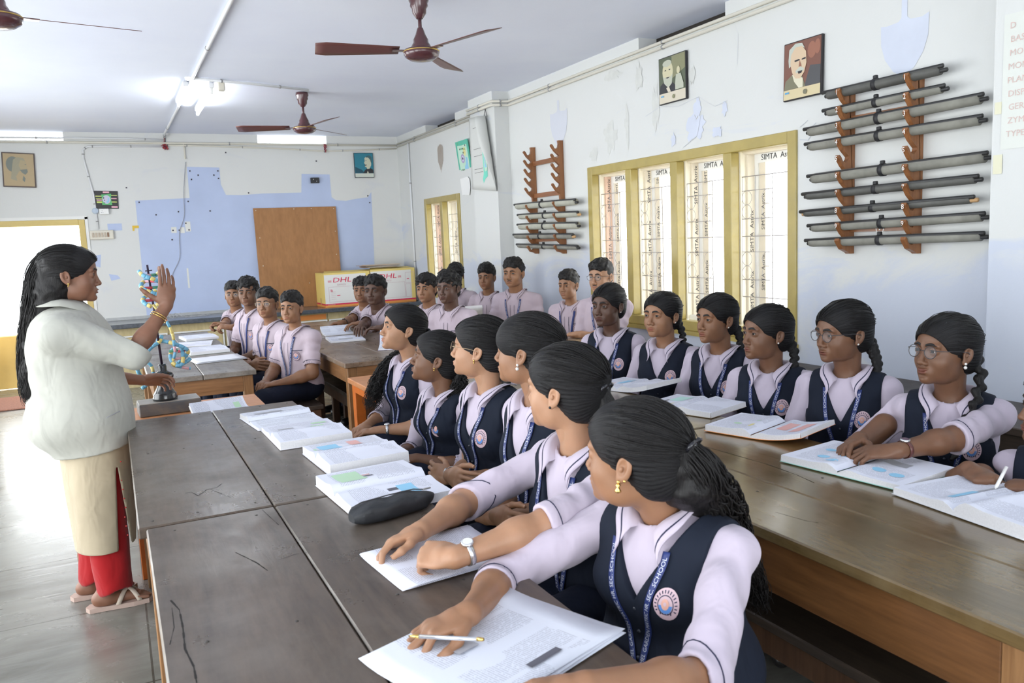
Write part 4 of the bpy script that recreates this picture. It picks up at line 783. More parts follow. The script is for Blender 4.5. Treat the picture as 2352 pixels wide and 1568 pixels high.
# door mat
t = thing('door_mat', 'reddish brown coir mat lying at the far doorway', 'mat', (-0.82, 9.80, 0.0))
q = MB(); q.box((-0.42, -0.42, 0.001), (0.42, 0.42, 0.018), 0, 0.006); q.build('mat_pad', flat('coir', (0.42, 0.20, 0.14), 0.95, var=0.2, vscale=60, bmp=0.6, bscale=150), t)
# ================================================================== books and papers
def pagemat(name, tint=(0.76, 0.78, 0.88), ink=0.38, line=0.0048, swap=False, cols=1):
    m, nt, b = newmat(name)
    v = coords(nt); sep = nt.nodes.new('ShaderNodeSeparateXYZ'); nt.links.new(v, sep.inputs[0])
    def M(op, a, b_=None, c_=None):
        n = nt.nodes.new('ShaderNodeMath'); n.operation = op
        for i, x in enumerate((a, b_, c_)):
            if x is None: continue
            if isinstance(x, (int, float)): n.inputs[i].default_value = x
            else: nt.links.new(x, n.inputs[i])
        return n.outputs[0]
    X, Y = sep.outputs['X'], sep.outputs['Y']
    fr = M('FRACT', M('DIVIDE', Y, line)); ln = M('GREATER_THAN', fr, 0.52)
    row = M('FLOOR', M('DIVIDE', Y, line))
    cmb = nt.nodes.new('ShaderNodeCombineXYZ'); nt.links.new(M('MULTIPLY', X, 330), cmb.inputs[0]); nt.links.new(M('MULTIPLY', row, 3.7), cmb.inputs[1])
    wn = nt.nodes.new('ShaderNodeTexNoise'); wn.inputs['Scale'].default_value = 1.0; wn.inputs['Detail'].default_value = 1; nt.links.new(cmb.outputs[0], wn.inputs['Vector'])
    wd_ = M('GREATER_THAN', wn.outputs['Fac'], 0.42)
    ax = M('ABSOLUTE', X); inm = M('MULTIPLY', M('MULTIPLY', M('GREATER_THAN', ax, 0.018), M('LESS_THAN', ax, 0.172)), M('LESS_THAN', M('ABSOLUTE', Y), 0.118))
    pn = nt.nodes.new('ShaderNodeTexNoise'); pn.inputs['Scale'].default_value = 9; pn.inputs['Detail'].default_value = 0; nt.links.new(v, pn.inputs['Vector'])
    par = M('GREATER_THAN', pn.outputs['Fac'], 0.43)
    k = M('MULTIPLY', M('MULTIPLY', ln, wd_), M('MULTIPLY', inm, par))
    if cols > 1: k = M('MULTIPLY', k, M('GREATER_THAN', M('ABSOLUTE', M('SUBTRACT', ax, 0.095)), 0.006))
    c = mixc(nt, M('MULTIPLY', k, ink), tint, (0.13, 0.13, 0.18))
    nt.links.new(c, b.inputs['Base Color']); b.inputs['Roughness'].default_value = 0.55; b.inputs['Specular IOR Level'].default_value = 0.3
    return m
M_page = pagemat('printed_page'); M_page2 = pagemat('printed_page_columns', (0.76, 0.79, 0.88), 0.34, 0.0052, cols=2); M_blank = flat('page_edges', (0.74, 0.74, 0.76), 0.7, var=0.06, vscale=200)
I_blue = P('print_light_blue', (0.30, 0.62, 0.85)); I_green = P('print_light_green', (0.50, 0.72, 0.50)); I_red = P('print_pink', (0.80, 0.45, 0.42)); I_grey = P('print_grey', (0.42, 0.43, 0.47)); I_dark = P('print_dark', (0.12, 0.12, 0.15)); I_yel = P('print_yellow', (0.82, 0.72, 0.32)); I_aqua = P('print_aqua', (0.50, 0.78, 0.72))
IM = [I_blue, I_green, I_red, I_grey, I_dark, I_yel, I_aqua]
def book(label, x, y, z, rz, w=0.185, d=0.255, tl=0.012, tr=0.012, lift_l=0.0, lift_r=0.0, illus=(), cover=(0.2, 0.3, 0.4), page=None, group='open textbooks on the tables', closed_fan=0.0, pitch=0.0, name='open_book', cat='book'):
    """open book: spine along local Y at x=0; thickness of each half, lift raises the outer edge"""
    t = thing(name, label, cat, (x, y, z), rz, group)
    if pitch: t.rotation_euler = (pitch, 0, rz)
    def prof(u, T, lift): return 0.002+T*(0.45+0.55*min(1, (u/0.16))**0.6 if u < 0.16 else 1.0-0.12*(u-0.16))+lift*u*u+0.006*math.exp(-((u-0.2)/0.14)**2)*(T > 0.004)
    q = MB()
    n = 12
    for sgn, T, lf in ((-1, tl, lift_l), (1, tr, lift_r)):
        if T <= 0: continue
        top = [[(sgn*w*(i/n), dd, prof(i/n, T, lf)) for i in range(n+1)] for dd in (-d/2, -d/4, 0, d/4, d/2)]
        if sgn > 0: q.grid(top, 0)
        else: q.grid([r_[::-1] for r_ in top], 0)
        for dd in (-d/2, d/2):
            row = [(sgn*w*(i/n), dd, prof(i/n, T, lf)) for i in range(n+1)]; low = [(sgn*(w+0.002*(k % 2))*(i/n), dd, 0.0018+lf*(i/n)**2*0.9) for k, i in enumerate(range(n+1))]
            q.grid([row, low] if (dd > 0) == (sgn > 0) else [low, row], 1)
        a = [(sgn*w, dd, prof(1, T, lf)) for dd in (-d/2, d/2)]; b_ = [(sgn*(w+0.003), dd, 0.0018+lf*0.9) for dd in (-d/2, d/2)]
        q.add([a[0], a[1], b_[1], b_[0]], [(0, 1, 2, 3)], 1)
    q.build('pages', [page or M_page, M_blank], t)
    q = MB()
    row = []
    lo = -w-0.004 if tl > 0 else 0.0; hi = w+0.004 if tr > 0 else 0.0
    xs = [lo+(hi-lo)*i/16 for i in range(17)]
    def cz(u): a_ = abs(u)/w; return (lift_l if u < 0 else lift_r)*a_*a_*0.9
    q.grid([[(u, dd, cz(u)+0.0004) for u in xs] for dd in (-d/2-0.003, d/2+0.003)], 0); q.build('cover', flat('cover_%d_%d_%d' % tuple(int(c_*99) for c_ in cover), cover, 0.4), t, solid=-0.0012)
    if illus:
        for (mi, a, b_, c_, e) in illus:
            q = MB()                              # rect in (x,y) of the book or ellipse when e is negative
            sgn = 1 if (a if e == 'o' else a+b_) > 0 else -1; T, lf = (tr, lift_r) if sgn > 0 else (tl, lift_l)
            if e == 'o':
                pts = ell(a, c_, b_[0], b_[1], 14); q.poly([(px, py, prof(abs(px)/w, T, lf)+0.0008) for px, py in pts], mi)
            else:
                N = 6; q.grid([[(a+(b_-a)*i/N, yy, prof(abs(a+(b_-a)*i/N)/w, T, lf)+0.0008) for i in range(N+1)] for yy in (c_, e)], mi)
            q.build('illustration', IM, t)
    return t
Q = PI/2
# in front of the near row of girls, far to near
book('open book with a grey picture lying farthest on the dark table', 0.60, 3.54, 0.761, Q+0.10, 0.155, 0.27, 0.010, 0.022, illus=[(3, 0.035, 0.10, -0.03, 0.09)], cover=(0.6, 0.62, 0.7), page=M_page2)
book('thick open book second from the far end of the dark table', 0.63, 3.18, 0.761, Q+0.02, 0.185, 0.27, 0.030, 0.016, 0.0, 0.0, illus=[(1, 0.10, 0.13, -0.11, -0.05), (3, 0.05, 0.09, 0.03, 0.09), (1, 0.03, 0.05, -0.08, -0.03)], cover=(0.7, 0.7, 0.75))
book('open stapled notes lying on a thick book beside the open textbook', 0.70, 2.72, 0.762, Q+0.05, 0.17, 0.27, 0.040, 0.030, illus=[(0, 0.03, 0.12, 0.03, 0.10), (2, 0.04, 0.13, -0.05, -0.01), (1, 0.05, 0.09, 0.11, 0.12)], cover=(0.55, 0.56, 0.62))
book('open textbook with a green table and a blue picture before the black pencil case', 0.665, 2.29, 0.762, Q+0.06, 0.185, 0.29, 0.026, 0.034, illus=[(1, 0.03, 0.15, 0.03, 0.11), (4, 0.06, 0.08, 0.0, 0.04), (2, 0.085, 0.095, 0.005, 0.04), (0, -0.14, -0.06, -0.07, -0.02), (4, -0.09, -0.07, -0.03, 0.01)], cover=(0.72, 0.72, 0.76))
book('closed thick notebook under the stapled notes', 0.60, 2.74, 0.7605, Q+0.02, 0.14, 0.20, 0.0, 0.0, cover=(0.75, 0.75, 0.78)) if False else None
# white sheets under the watch arm
def sheets(label, x, y, z, rz, w, d, n=3, page=None, curl=0.01, illus=(), name='paper_sheets', group=None):
    t = thing(name, label, 'papers', (x, y, z), rz, group); rr = random.Random(int(x*100+y*10))
    for k in range(n):
        q = MB(); ox, oy, r_ = rr.uniform(-.006, .006)*k, rr.uniform(-.006, .006)*k, rr.uniform(-.03, .03)*k
        R = Matrix.Rotation(r_, 3, 'Z')
        rows = [[R @ Vector((ox-w/2+w*i/10, oy-d/2+d*j/8, 0.0015+k*0.0022+(curl*max(0, (i/10-0.75)*4)**2 + curl*0.6*max(0, (0.2-i/10)*5)**2)*(k+1)/n)) for i in range(11)] for j in range(9)]
        q.grid(rows, 0); q.build('sheet', page or M_page, t, solid=0.0006)
    if illus:
        for mi, a, b_, c_, e in illus:
            q = MB(); q.quad((a, c_, 0.003+n*0.0022), (b_, c_, 0.003+n*0.0022), (b_, e, 0.003+n*0.0022), (a, e, 0.003+n*0.0022), mi)
            q.build('illustration', IM, t)
    return t
sheets('white printed sheets under the hands with the silver watch', 0.63, 1.725, 0.761, Q+0.10, 0.24, 0.30, 3, curl=0.006, illus=[(3, -0.08, -0.02, -0.10, -0.05)])
sheets('large white printed sheets in front of the nearest girl, under her pen', 0.565, 1.265, 0.761, Q+0.35, 0.29, 0.38, 3, page=M_page2, curl=0.008, illus=[(4, -0.10, -0.085, -0.06, 0.02), (3, 0.03, 0.06, 0.02, 0.07)])
book('open book lying on the far orange table beside the wooden block', 0.43, 4.10, 0.702, Q+0.16, 0.12, 0.26, 0.010, 0.012, 0.0, 0.05, illus=[(1, 0.04, 0.09, -0.10, -0.07)], cover=(0.7, 0.7, 0.7))
book('open book farthest on the grey topped table', 0.62, 7.35, 0.761, Q+0.1, 0.17, 0.26, 0.02, 0.02, page=M_page2, cover=(0.5, 0.6, 0.6))
book('open notes beside the farthest book on the grey topped table', 0.55, 6.9, 0.761, Q-0.15, 0.16, 0.26, 0.006, 0.008, cover=(0.6, 0.6, 0.5))
book('open textbook under the hands of the tall left boy', 0.58, 6.35, 0.761, Q+0.06, 0.18, 0.27, 0.025, 0.022, illus=[(4, 0.09, 0.10, -0.02, 0.02)], cover=(0.3, 0.4, 0.3))
sheets('blank white sheets nearest on the grey topped table', 0.60, 5.80, 0.761, Q+0.12, 0.25, 0.33, 4, page=flat('blank_paper', (0.80, 0.81, 0.86), 0.6), curl=0.004)
# middle table
book('spiral notebook open on the brown middle table', 1.60, 6.25, 0.761, Q-0.10, 0.16, 0.26, 0.012, 0.016, illus=[(3, -0.09, -0.05, -0.05, 0.06)], cover=(0.7, 0.7, 0.72))
book('open notebook with one page raised before the heavy boy', 1.66, 6.72, 0.761, Q-0.05, 0.12, 0.24, 0.006, 0.010, 0.0, 0.05, page=M_page2, cover=(0.7, 0.7, 0.72))
book('open textbook with a standing page on the brown middle table, behind the curly haired girl', 1.80, 5.55, 0.761, Q-0.35, 0.18, 0.26, 0.012, 0.012, 0.0, 0.09, cover=(0.4, 0.35, 0.6), page=M_page2)
# tan tables by the wall
book('upright textbook propped open before the boys by the pillar', 2.68, 6.35, 0.80, Q-0.3, 0.16, 0.25, 0.010, 0.010, 0.14, 0.02, illus=[(0, -0.13, -0.05, -0.05, 0.02)], cover=(0.7, 0.7, 0.7)).rotation_euler.rotate_axis('X', 0.0)
sheets('white papers on the tan table before the pillar boys', 2.62, 6.85, 0.761, Q, 0.25, 0.34, 3)
book('open book on the tan table under the arm of the boy with round glasses', 2.72, 5.12, 0.761, Q+0.3, 0.16, 0.25, 0.012, 0.010, cover=(0.7, 0.7, 0.7))
t = thing('writing_board', 'pale wooden exam board on the tan table corner', 'board', (2.80, 4.86, 0.761), 0.25)
q = MB(); q.box((-0.13, -0.09, 0), (0.13, 0.09, 0.018), 0, 0.002); q.build('board_panel', M_top4, t)
# right row
book('open textbook farthest on the right table, with a pale blue box', 2.20, 3.18, 0.761, Q+0.25, 0.18, 0.25, 0.020, 0.014, 0.03, 0.0, illus=[(0, 0.04, 0.09, -0.06, 0.03), (2, 0.10, 0.105, 0.02, 0.06)], cover=(0.6, 0.6, 0.65))
book('open textbook with a green box and yellow notes on the right table', 2.13, 2.66, 0.762, Q+0.30, 0.17, 0.26, 0.022, 0.016, illus=[(6, 0.05, 0.12, -0.09, 0.0), (5, 0.06, 0.07, 0.04, 0.10), (5, 0.09, 0.10, 0.06, 0.11), (5, 0.12, 0.13, 0.05, 0.09), (4, 0.12, 0.13, -0.01, 0.03)], cover=(0.5, 0.42, 0.3))
book('open textbook with an orange cover and pink boxes on the right table', 2.08, 2.17, 0.763, Q+0.30, 0.185, 0.25, 0.016, 0.024, 0.030, 0.0, illus=[(2, -0.15, -0.11, -0.07, 0.07), (2, -0.09, -0.05, -0.07, 0.04), (1, 0.10, (0.016, 0.012), 0.04, 'o'), (1, 0.05, (0.008, 0.008), -0.02, 'o'), (5, 0.03, 0.04, 0.04, 0.08)], cover=(0.80, 0.28, 0.05))
book('open textbook with light blue drawings under the clasped hands on the right table', 1.995, 1.68, 0.763, Q+0.12, 0.20, 0.27, 0.016, 0.022, 0.0, 0.0, illus=[(0, 0.05, (0.02, 0.016), 0.02, 'o'), (0, 0.10, (0.02, 0.016), 0.06, 'o'), (0, 0.05, (0.02, 0.014), 0.09, 'o'), (0, 0.13, (0.018, 0.014), -0.02, 'o'), (0, -0.14, (0.022, 0.018), 0.06, 'o'), (0, -0.08, (0.02, 0.018), 0.05, 'o'), (3, -0.12, -0.05, -0.06, -0.02)], cover=(0.25, 0.50, 0.42))
book('open book under the fists of the girl cut off by the right edge', 1.965, 1.26, 0.763, Q-0.10, 0.19, 0.27, 0.034, 0.020, illus=[(0, 0.04, 0.06, 0.0, 0.09), (3, 0.04, 0.05, -0.1, 0.0)], cover=(0.6, 0.6, 0.62))
# pencil case
t = thing('pencil_case', 'black soft pencil case with a zip beside the open textbook', 'pencil case', (0.625, 2.072, 0.761), 0.20)
q = MB(); rows = []
for i in range(19):
    u = i/18; e = 1-abs(2*u-1)**7*0.55; row = []
    for k in range(16):
        a = 2*PI*k/16; ca, sa = math.cos(a), math.sin(a); y_ = 0.040*e*(abs(ca)**0.6)*(1 if ca > 0 else -1); z_ = 0.026+0.026*e*(abs(sa)**0.55)*(1 if sa > 0 else -1)+(0.003*math.sin(u*17+a*2) if sa > 0 else 0)
        row.append((-0.120+0.240*u+(0.012*sa if u > 0.9 else 0), y_+0.003*math.sin(u*11), z_-0.006*(1-e)))
    row.append(row[0]); rows.append(row)
q.grid(rows, 0); q.poly(rows[0][:-1][::-1]); q.poly(rows[-1][:-1]); q.build('fabric_pouch', flat('black_nylon', (0.018, 0.02, 0.024), 0.55, bmp=0.3, bscale=40), t, subsurf=1)
q = MB(); q.tube([(-0.112, 0.012, 0.046), (-0.08, 0.016, 0.053), (0.0, 0.016, 0.0545), (0.08, 0.016, 0.053), (0.112, 0.012, 0.046)], 0.0018, 6); q.build('zip', flat('dark_zip', (0.05, 0.05, 0.055), 0.3), t)
q = MB(); q.box((0.108, 0.004, 0.046), (0.132, 0.010, 0.050), 0, 0.001); q.build('zip_pull', M_clip, t)
# ================================================================== people: implicit surfaces turned into meshes
f32 = np.float32
def V(*a): return np.array(a, f32)
def sell(P, c, r):
    c = np.asarray(c, f32); r = np.asarray(r, f32); q = (P-c)/r
    k0 = np.sqrt((q*q).sum(-1)); k1 = np.sqrt(((q/r)**2).sum(-1))+1e-9
    return k0*(k0-1)/k1
def scap(P, a, b, ra, rb=None):
    a = np.asarray(a, f32); b = np.asarray(b, f32); rb = ra if rb is None else rb
    ab = b-a; L = float((ab*ab).sum()) or 1e-9
    t = np.clip(((P-a) @ ab)/L, 0, 1)[..., None]
    d = P-a-t*ab
    return np.sqrt((d*d).sum(-1))-(ra+(rb-ra)*t[..., 0])
def smin(a, b, k):
    h = np.clip(0.5+0.5*(b-a)/k, 0, 1); return b+(a-b)*h-k*h*(1-h)
def smax(a, b, k): return -smin(-a, -b, k)
def wob(P, f, s=0.0):
    x, y, z = P[..., 0]*f+s, P[..., 1]*f+s*1.3, P[..., 2]*f+s*0.7
    return (np.sin(x+1.7*np.sin(y*0.9+s)+0.6*z)+np.sin(y*1.3+1.5*np.sin(z*1.1)+0.5*x)+np.sin(z*1.2+1.6*np.sin(x*0.8+s)))/3
def iso(fn, lo, hi, h):
    lo = np.asarray(lo, f32); hi = np.asarray(hi, f32); B = 6
    nb = np.ceil((hi-lo)/(h*B)).astype(int)+1; n = nb*B
    ax = [lo[i]+h*(B*np.arange(nb[i])+(B-1)/2) for i in range(3)]
    Pc = np.stack(np.meshgrid(*ax, indexing='ij'), -1).reshape(-1, 3).astype(f32)
    dc = fn(Pc).reshape(nb).astype(f32)
    act = np.abs(dc) < B*h*1.35
    F = np.repeat(np.repeat(np.repeat(dc, B, 0), B, 1), B, 2)
    idx = np.argwhere(act)
    off = np.stack(np.meshgrid(*[np.arange(B)]*3, indexing='ij'), -1).reshape(-1, 3)
    I = (idx[:, None, :]*B+off[None]).reshape(-1, 3)
    for s in range(0, len(I), 400000):
        J = I[s:s+400000]; F[J[:, 0], J[:, 1], J[:, 2]] = fn((lo+J*f32(h)).astype(f32))
    S = F < 0
    c = S[:-1, :-1, :-1].astype(np.int8)
    for dx, dy, dz in ((1, 0, 0), (0, 1, 0), (0, 0, 1), (1, 1, 0), (1, 0, 1), (0, 1, 1), (1, 1, 1)):
        c = c+S[dx:S.shape[0]-1+dx, dy:S.shape[1]-1+dy, dz:S.shape[2]-1+dz]
    cell = np.argwhere((c > 0) & (c < 8)); idm = np.full(c.shape, -1, np.int32); idm[cell[:, 0], cell[:, 1], cell[:, 2]] = np.arange(len(cell))
    acc = np.zeros((len(cell), 3)); cnt = np.zeros(len(cell))
    cor = [(a, b, d) for a in (0, 1) for b in (0, 1) for d in (0, 1)]
    val = {q: F[cell[:, 0]+q[0], cell[:, 1]+q[1], cell[:, 2]+q[2]] for q in cor}
    for q in cor:
        for a in range(3):
            if q[a] == 0:
                p = list(q); p[a] = 1; p = tuple(p); m = (val[q] < 0) != (val[p] < 0)
                t = val[q]/(val[q]-val[p]+1e-12); pos = np.tile(np.array(q, float), (len(cell), 1)); pos[:, a] = np.where(m, t, 0)
                acc += np.where(m[:, None], pos, 0); cnt += m
    vs = lo+(cell+acc/cnt[:, None])*h
    quads = []
    for a in range(3):
        b, d = (a+1) % 3, (a+2) % 3
        sl = [slice(None)]*3; sl2 = [slice(None)]*3; sl[a] = slice(0, -1); sl2[a] = slice(1, None)
        e = S[tuple(sl)] != S[tuple(sl2)]; E_ = np.argwhere(e)
        E_ = E_[(E_[:, b] > 0) & (E_[:, d] > 0) & (E_[:, b] < c.shape[b]) & (E_[:, d] < c.shape[d])]
        def g(db, dd):
            q = E_.copy(); q[:, b] += db; q[:, d] += dd; return idm[q[:, 0], q[:, 1], q[:, 2]]
        Q4 = np.stack([g(-1, -1), g(0, -1), g(0, 0), g(-1, 0)], 1)
        fl = S[E_[:, 0], E_[:, 1], E_[:, 2]]
        Q4 = np.where(fl[:, None], Q4, Q4[:, ::-1]); quads.append(Q4)
    Q4 = np.concatenate(quads); Q4 = Q4[(Q4 >= 0).all(1)]
    return vs, Q4
def meshobj(name, vs, quads, mats, parent, mat4=None, tint=None, mi=None, smooth=True):
    me = bpy.data.meshes.new(name); nv, nf = len(vs), len(quads)
    me.vertices.add(nv); me.vertices.foreach_set('co', np.asarray(vs, f32).ravel())
    me.loops.add(nf*4); me.loops.foreach_set('vertex_index', np.asarray(quads, np.int32).ravel())
    me.polygons.add(nf); me.polygons.foreach_set('loop_start', np.arange(nf, dtype=np.int32)*4)
    try: me.polygons.foreach_set('loop_total', np.full(nf, 4, np.int32))
    except Exception: pass
    for m_ in (mats if isinstance(mats, (list, tuple)) else [mats]): me.materials.append(m_)
    if mi is not None: me.polygons.foreach_set('material_index', np.asarray(mi, np.int32))
    me.polygons.foreach_set('use_smooth', np.ones(nf, bool) if smooth else np.zeros(nf, bool))
    if tint is not None:
        at_ = me.attributes.new('tint', 'FLOAT', 'POINT'); at_.data.foreach_set('value', np.asarray(tint, f32))
    me.update(); me.validate()
    o = bpy.data.objects.new(name, me); C.objects.link(o)
    if parent is not None: o.parent = parent
    if mat4 is not None: o.matrix_local = mat4
    return o
def frame(x, z):                      # 3x3 with columns X, Y, Z from a forward and an up hint
    x = np.asarray(x, float); x = x/np.linalg.norm(x); y = np.cross(z, x); y = y/np.linalg.norm(y); z = np.cross(x, y)
    return np.stack([x, y, z], 1)
def m4(R, t): return Matrix([[*R[0], t[0]], [*R[1], t[1]], [*R[2], t[2]], [0, 0, 0, 1]])
# ---------- materials
def skin(name, col):
    if name in _M: return _M[name]
    m, nt, b = newmat(name); at_ = nt.nodes.new('ShaderNodeAttribute'); at_.attribute_name = 'tint'
    lip = (min(1, col[0]*0.92+0.015), col[1]*0.62+0.004, col[2]*0.72+0.006)
    v = coords(nt); n = noisef(nt, v, 18, 4)
    base = ramp(nt, n, [(0.3, tuple(c*0.90 for c in col)), (0.7, tuple(c*1.08 for c in col))])
    c = mixc(nt, at_.outputs['Fac'], base, lip)
    nt.links.new(c, b.inputs['Base Color']); b.inputs['Roughness'].default_value = 0.47; b.inputs['Specular IOR Level'].default_value = 0.45
    b.inputs['Subsurface Weight'].default_value = 0.12; b.inputs['Subsurface Radius'].default_value = (0.9, 0.35, 0.2); b.inputs['Subsurface Scale'].default_value = 0.008
    bump(nt, b, noisef(nt, v, 350, 3), 0.08, 0.002)
    _M[name] = m; return m
def hairmat(name, col, rough=0.36, comb=True, curl=False):
    if name in _M: return _M[name]
    m, nt, b = newmat(name)
    t = nt.nodes.new('ShaderNodeTexCoord'); sep = nt.nodes.new('ShaderNodeSeparateXYZ'); nt.links.new(t.outputs['Object'], sep.inputs[0])
    if comb:
        ln = nt.nodes.new('ShaderNodeMath'); ln.operation = 'ARCTAN2'; nt.links.new(sep.outputs['Y'], ln.inputs[0]); nt.links.new(sep.outputs['Z'], ln.inputs[1])
        cmb = nt.nodes.new('ShaderNodeCombineXYZ'); a = nt.nodes.new('ShaderNodeMath'); a.operation = 'MULTIPLY'; a.inputs[1].default_value = 34; nt.links.new(ln.outputs[0], a.inputs[0])
        x_ = nt.nodes.new('ShaderNodeMath'); x_.operation = 'MULTIPLY'; x_.inputs[1].default_value = 9; nt.links.new(sep.outputs['X'], x_.inputs[0])
        nt.links.new(a.outputs[0], cmb.inputs[0]); nt.links.new(x_.outputs[0], cmb.inputs[1]); v = cmb.outputs[0]
        n = noisef(nt, v, 1.0, 4, 0.65, 0.2)
    else:
        n = noisef(nt, coords(nt, (300, 300, 22) if not curl else (160, 160, 60)), 1.0, 3, 0.6, 0.6)
    nt.links.new(ramp(nt, n, [(0.3, tuple(c*0.5 for c in col)), (0.7, tuple(c*1.7 for c in col))]), b.inputs['Base Color'])
    b.inputs['Roughness'].default_value = rough; b.inputs['Specular IOR Level'].default_value = 0.28
    bump(nt, b, n, 0.6, 0.004); _M[name] = m; return m
def cloth(name, col, rough=0.85, sheen=0.15):
    if name in _M: return _M[name]
    m, nt, b = newmat(name); v = coords(nt)
    n = noisef(nt, v, 6, 5, 0.55, 0.3)
    nt.links.new(ramp(nt, n, [(0.3, tuple(c*0.94 for c in col)), (0.7, tuple(min(1, c*1.05) for c in col))]), b.inputs['Base Color'])
    b.inputs['Roughness'].default_value = rough; b.inputs['Sheen Weight'].default_value = sheen; b.inputs['Specular IOR Level'].default_value = 0.25
    bump(nt, b, noisef(nt, coords(nt, (9, 9, 5)), 1.5, 2, 0.5, 0.5), 0.35, 0.03); _M[name] = m; return m
M_shirt = cloth('pale_lilac_shirting', (0.52, 0.455, 0.545)); M_shirtb = cloth('pale_pink_shirting', (0.50, 0.415, 0.47)); M_vest = cloth('navy_waistcoat_cloth', (0.009, 0.013, 0.025), 0.85, 0.0)
M_navy = flat('navy_piping', (0.012, 0.014, 0.045), 0.7); M_trou = cloth('navy_trouser_cloth', (0.009, 0.013, 0.028), 0.85, 0.0)
M_hair = hairmat('combed_black_hair', (0.006, 0.0055, 0.006), 0.46); M_hairc = hairmat('curly_black_hair', (0.009, 0.008, 0.008), 0.5, False, True); M_hairl = hairmat('long_black_hair', (0.008, 0.007, 0.007), 0.46, False)
M_eyew = flat('eye_white', (0.42, 0.38, 0.36), 0.4, spec=0.25); M_iris = flat('dark_brown_iris', (0.010, 0.006, 0.005), 0.4, spec=0.2); M_lash = flat('black_lash', (0.008, 0.006, 0.006), 0.6)
M_gold2 = flat('gold_jewellery', (0.75, 0.50, 0.16), 0.22, 1.0); M_pearl = flat('pearl_stud', (0.75, 0.73, 0.70), 0.25); M_silver = flat('silver_metal', (0.66, 0.67, 0.69), 0.25, 0.9); M_lan = flat('blue_lanyard_ribbon', (0.018, 0.035, 0.16), 0.5); M_lant = flat('white_ribbon_print', (0.62, 0.65, 0.75), 0.6)
M_lens = flat('spectacle_lens', (0.9, 0.95, 1.0), 0.05, alpha=0.07); M_spec = flat('dark_spectacle_frame', (0.05, 0.045, 0.05), 0.3); M_specg = flat('thin_gold_frame', (0.5, 0.38, 0.25), 0.25, 0.9)
B_pink = flat('badge_pink', (0.62, 0.45, 0.50), 0.6); B_dark = flat('badge_dark', (0.03, 0.03, 0.07), 0.6); B_blue = flat('badge_blue', (0.10, 0.25, 0.60), 0.6); B_fl = flat('badge_flame', (0.70, 0.38, 0.30), 0.6)
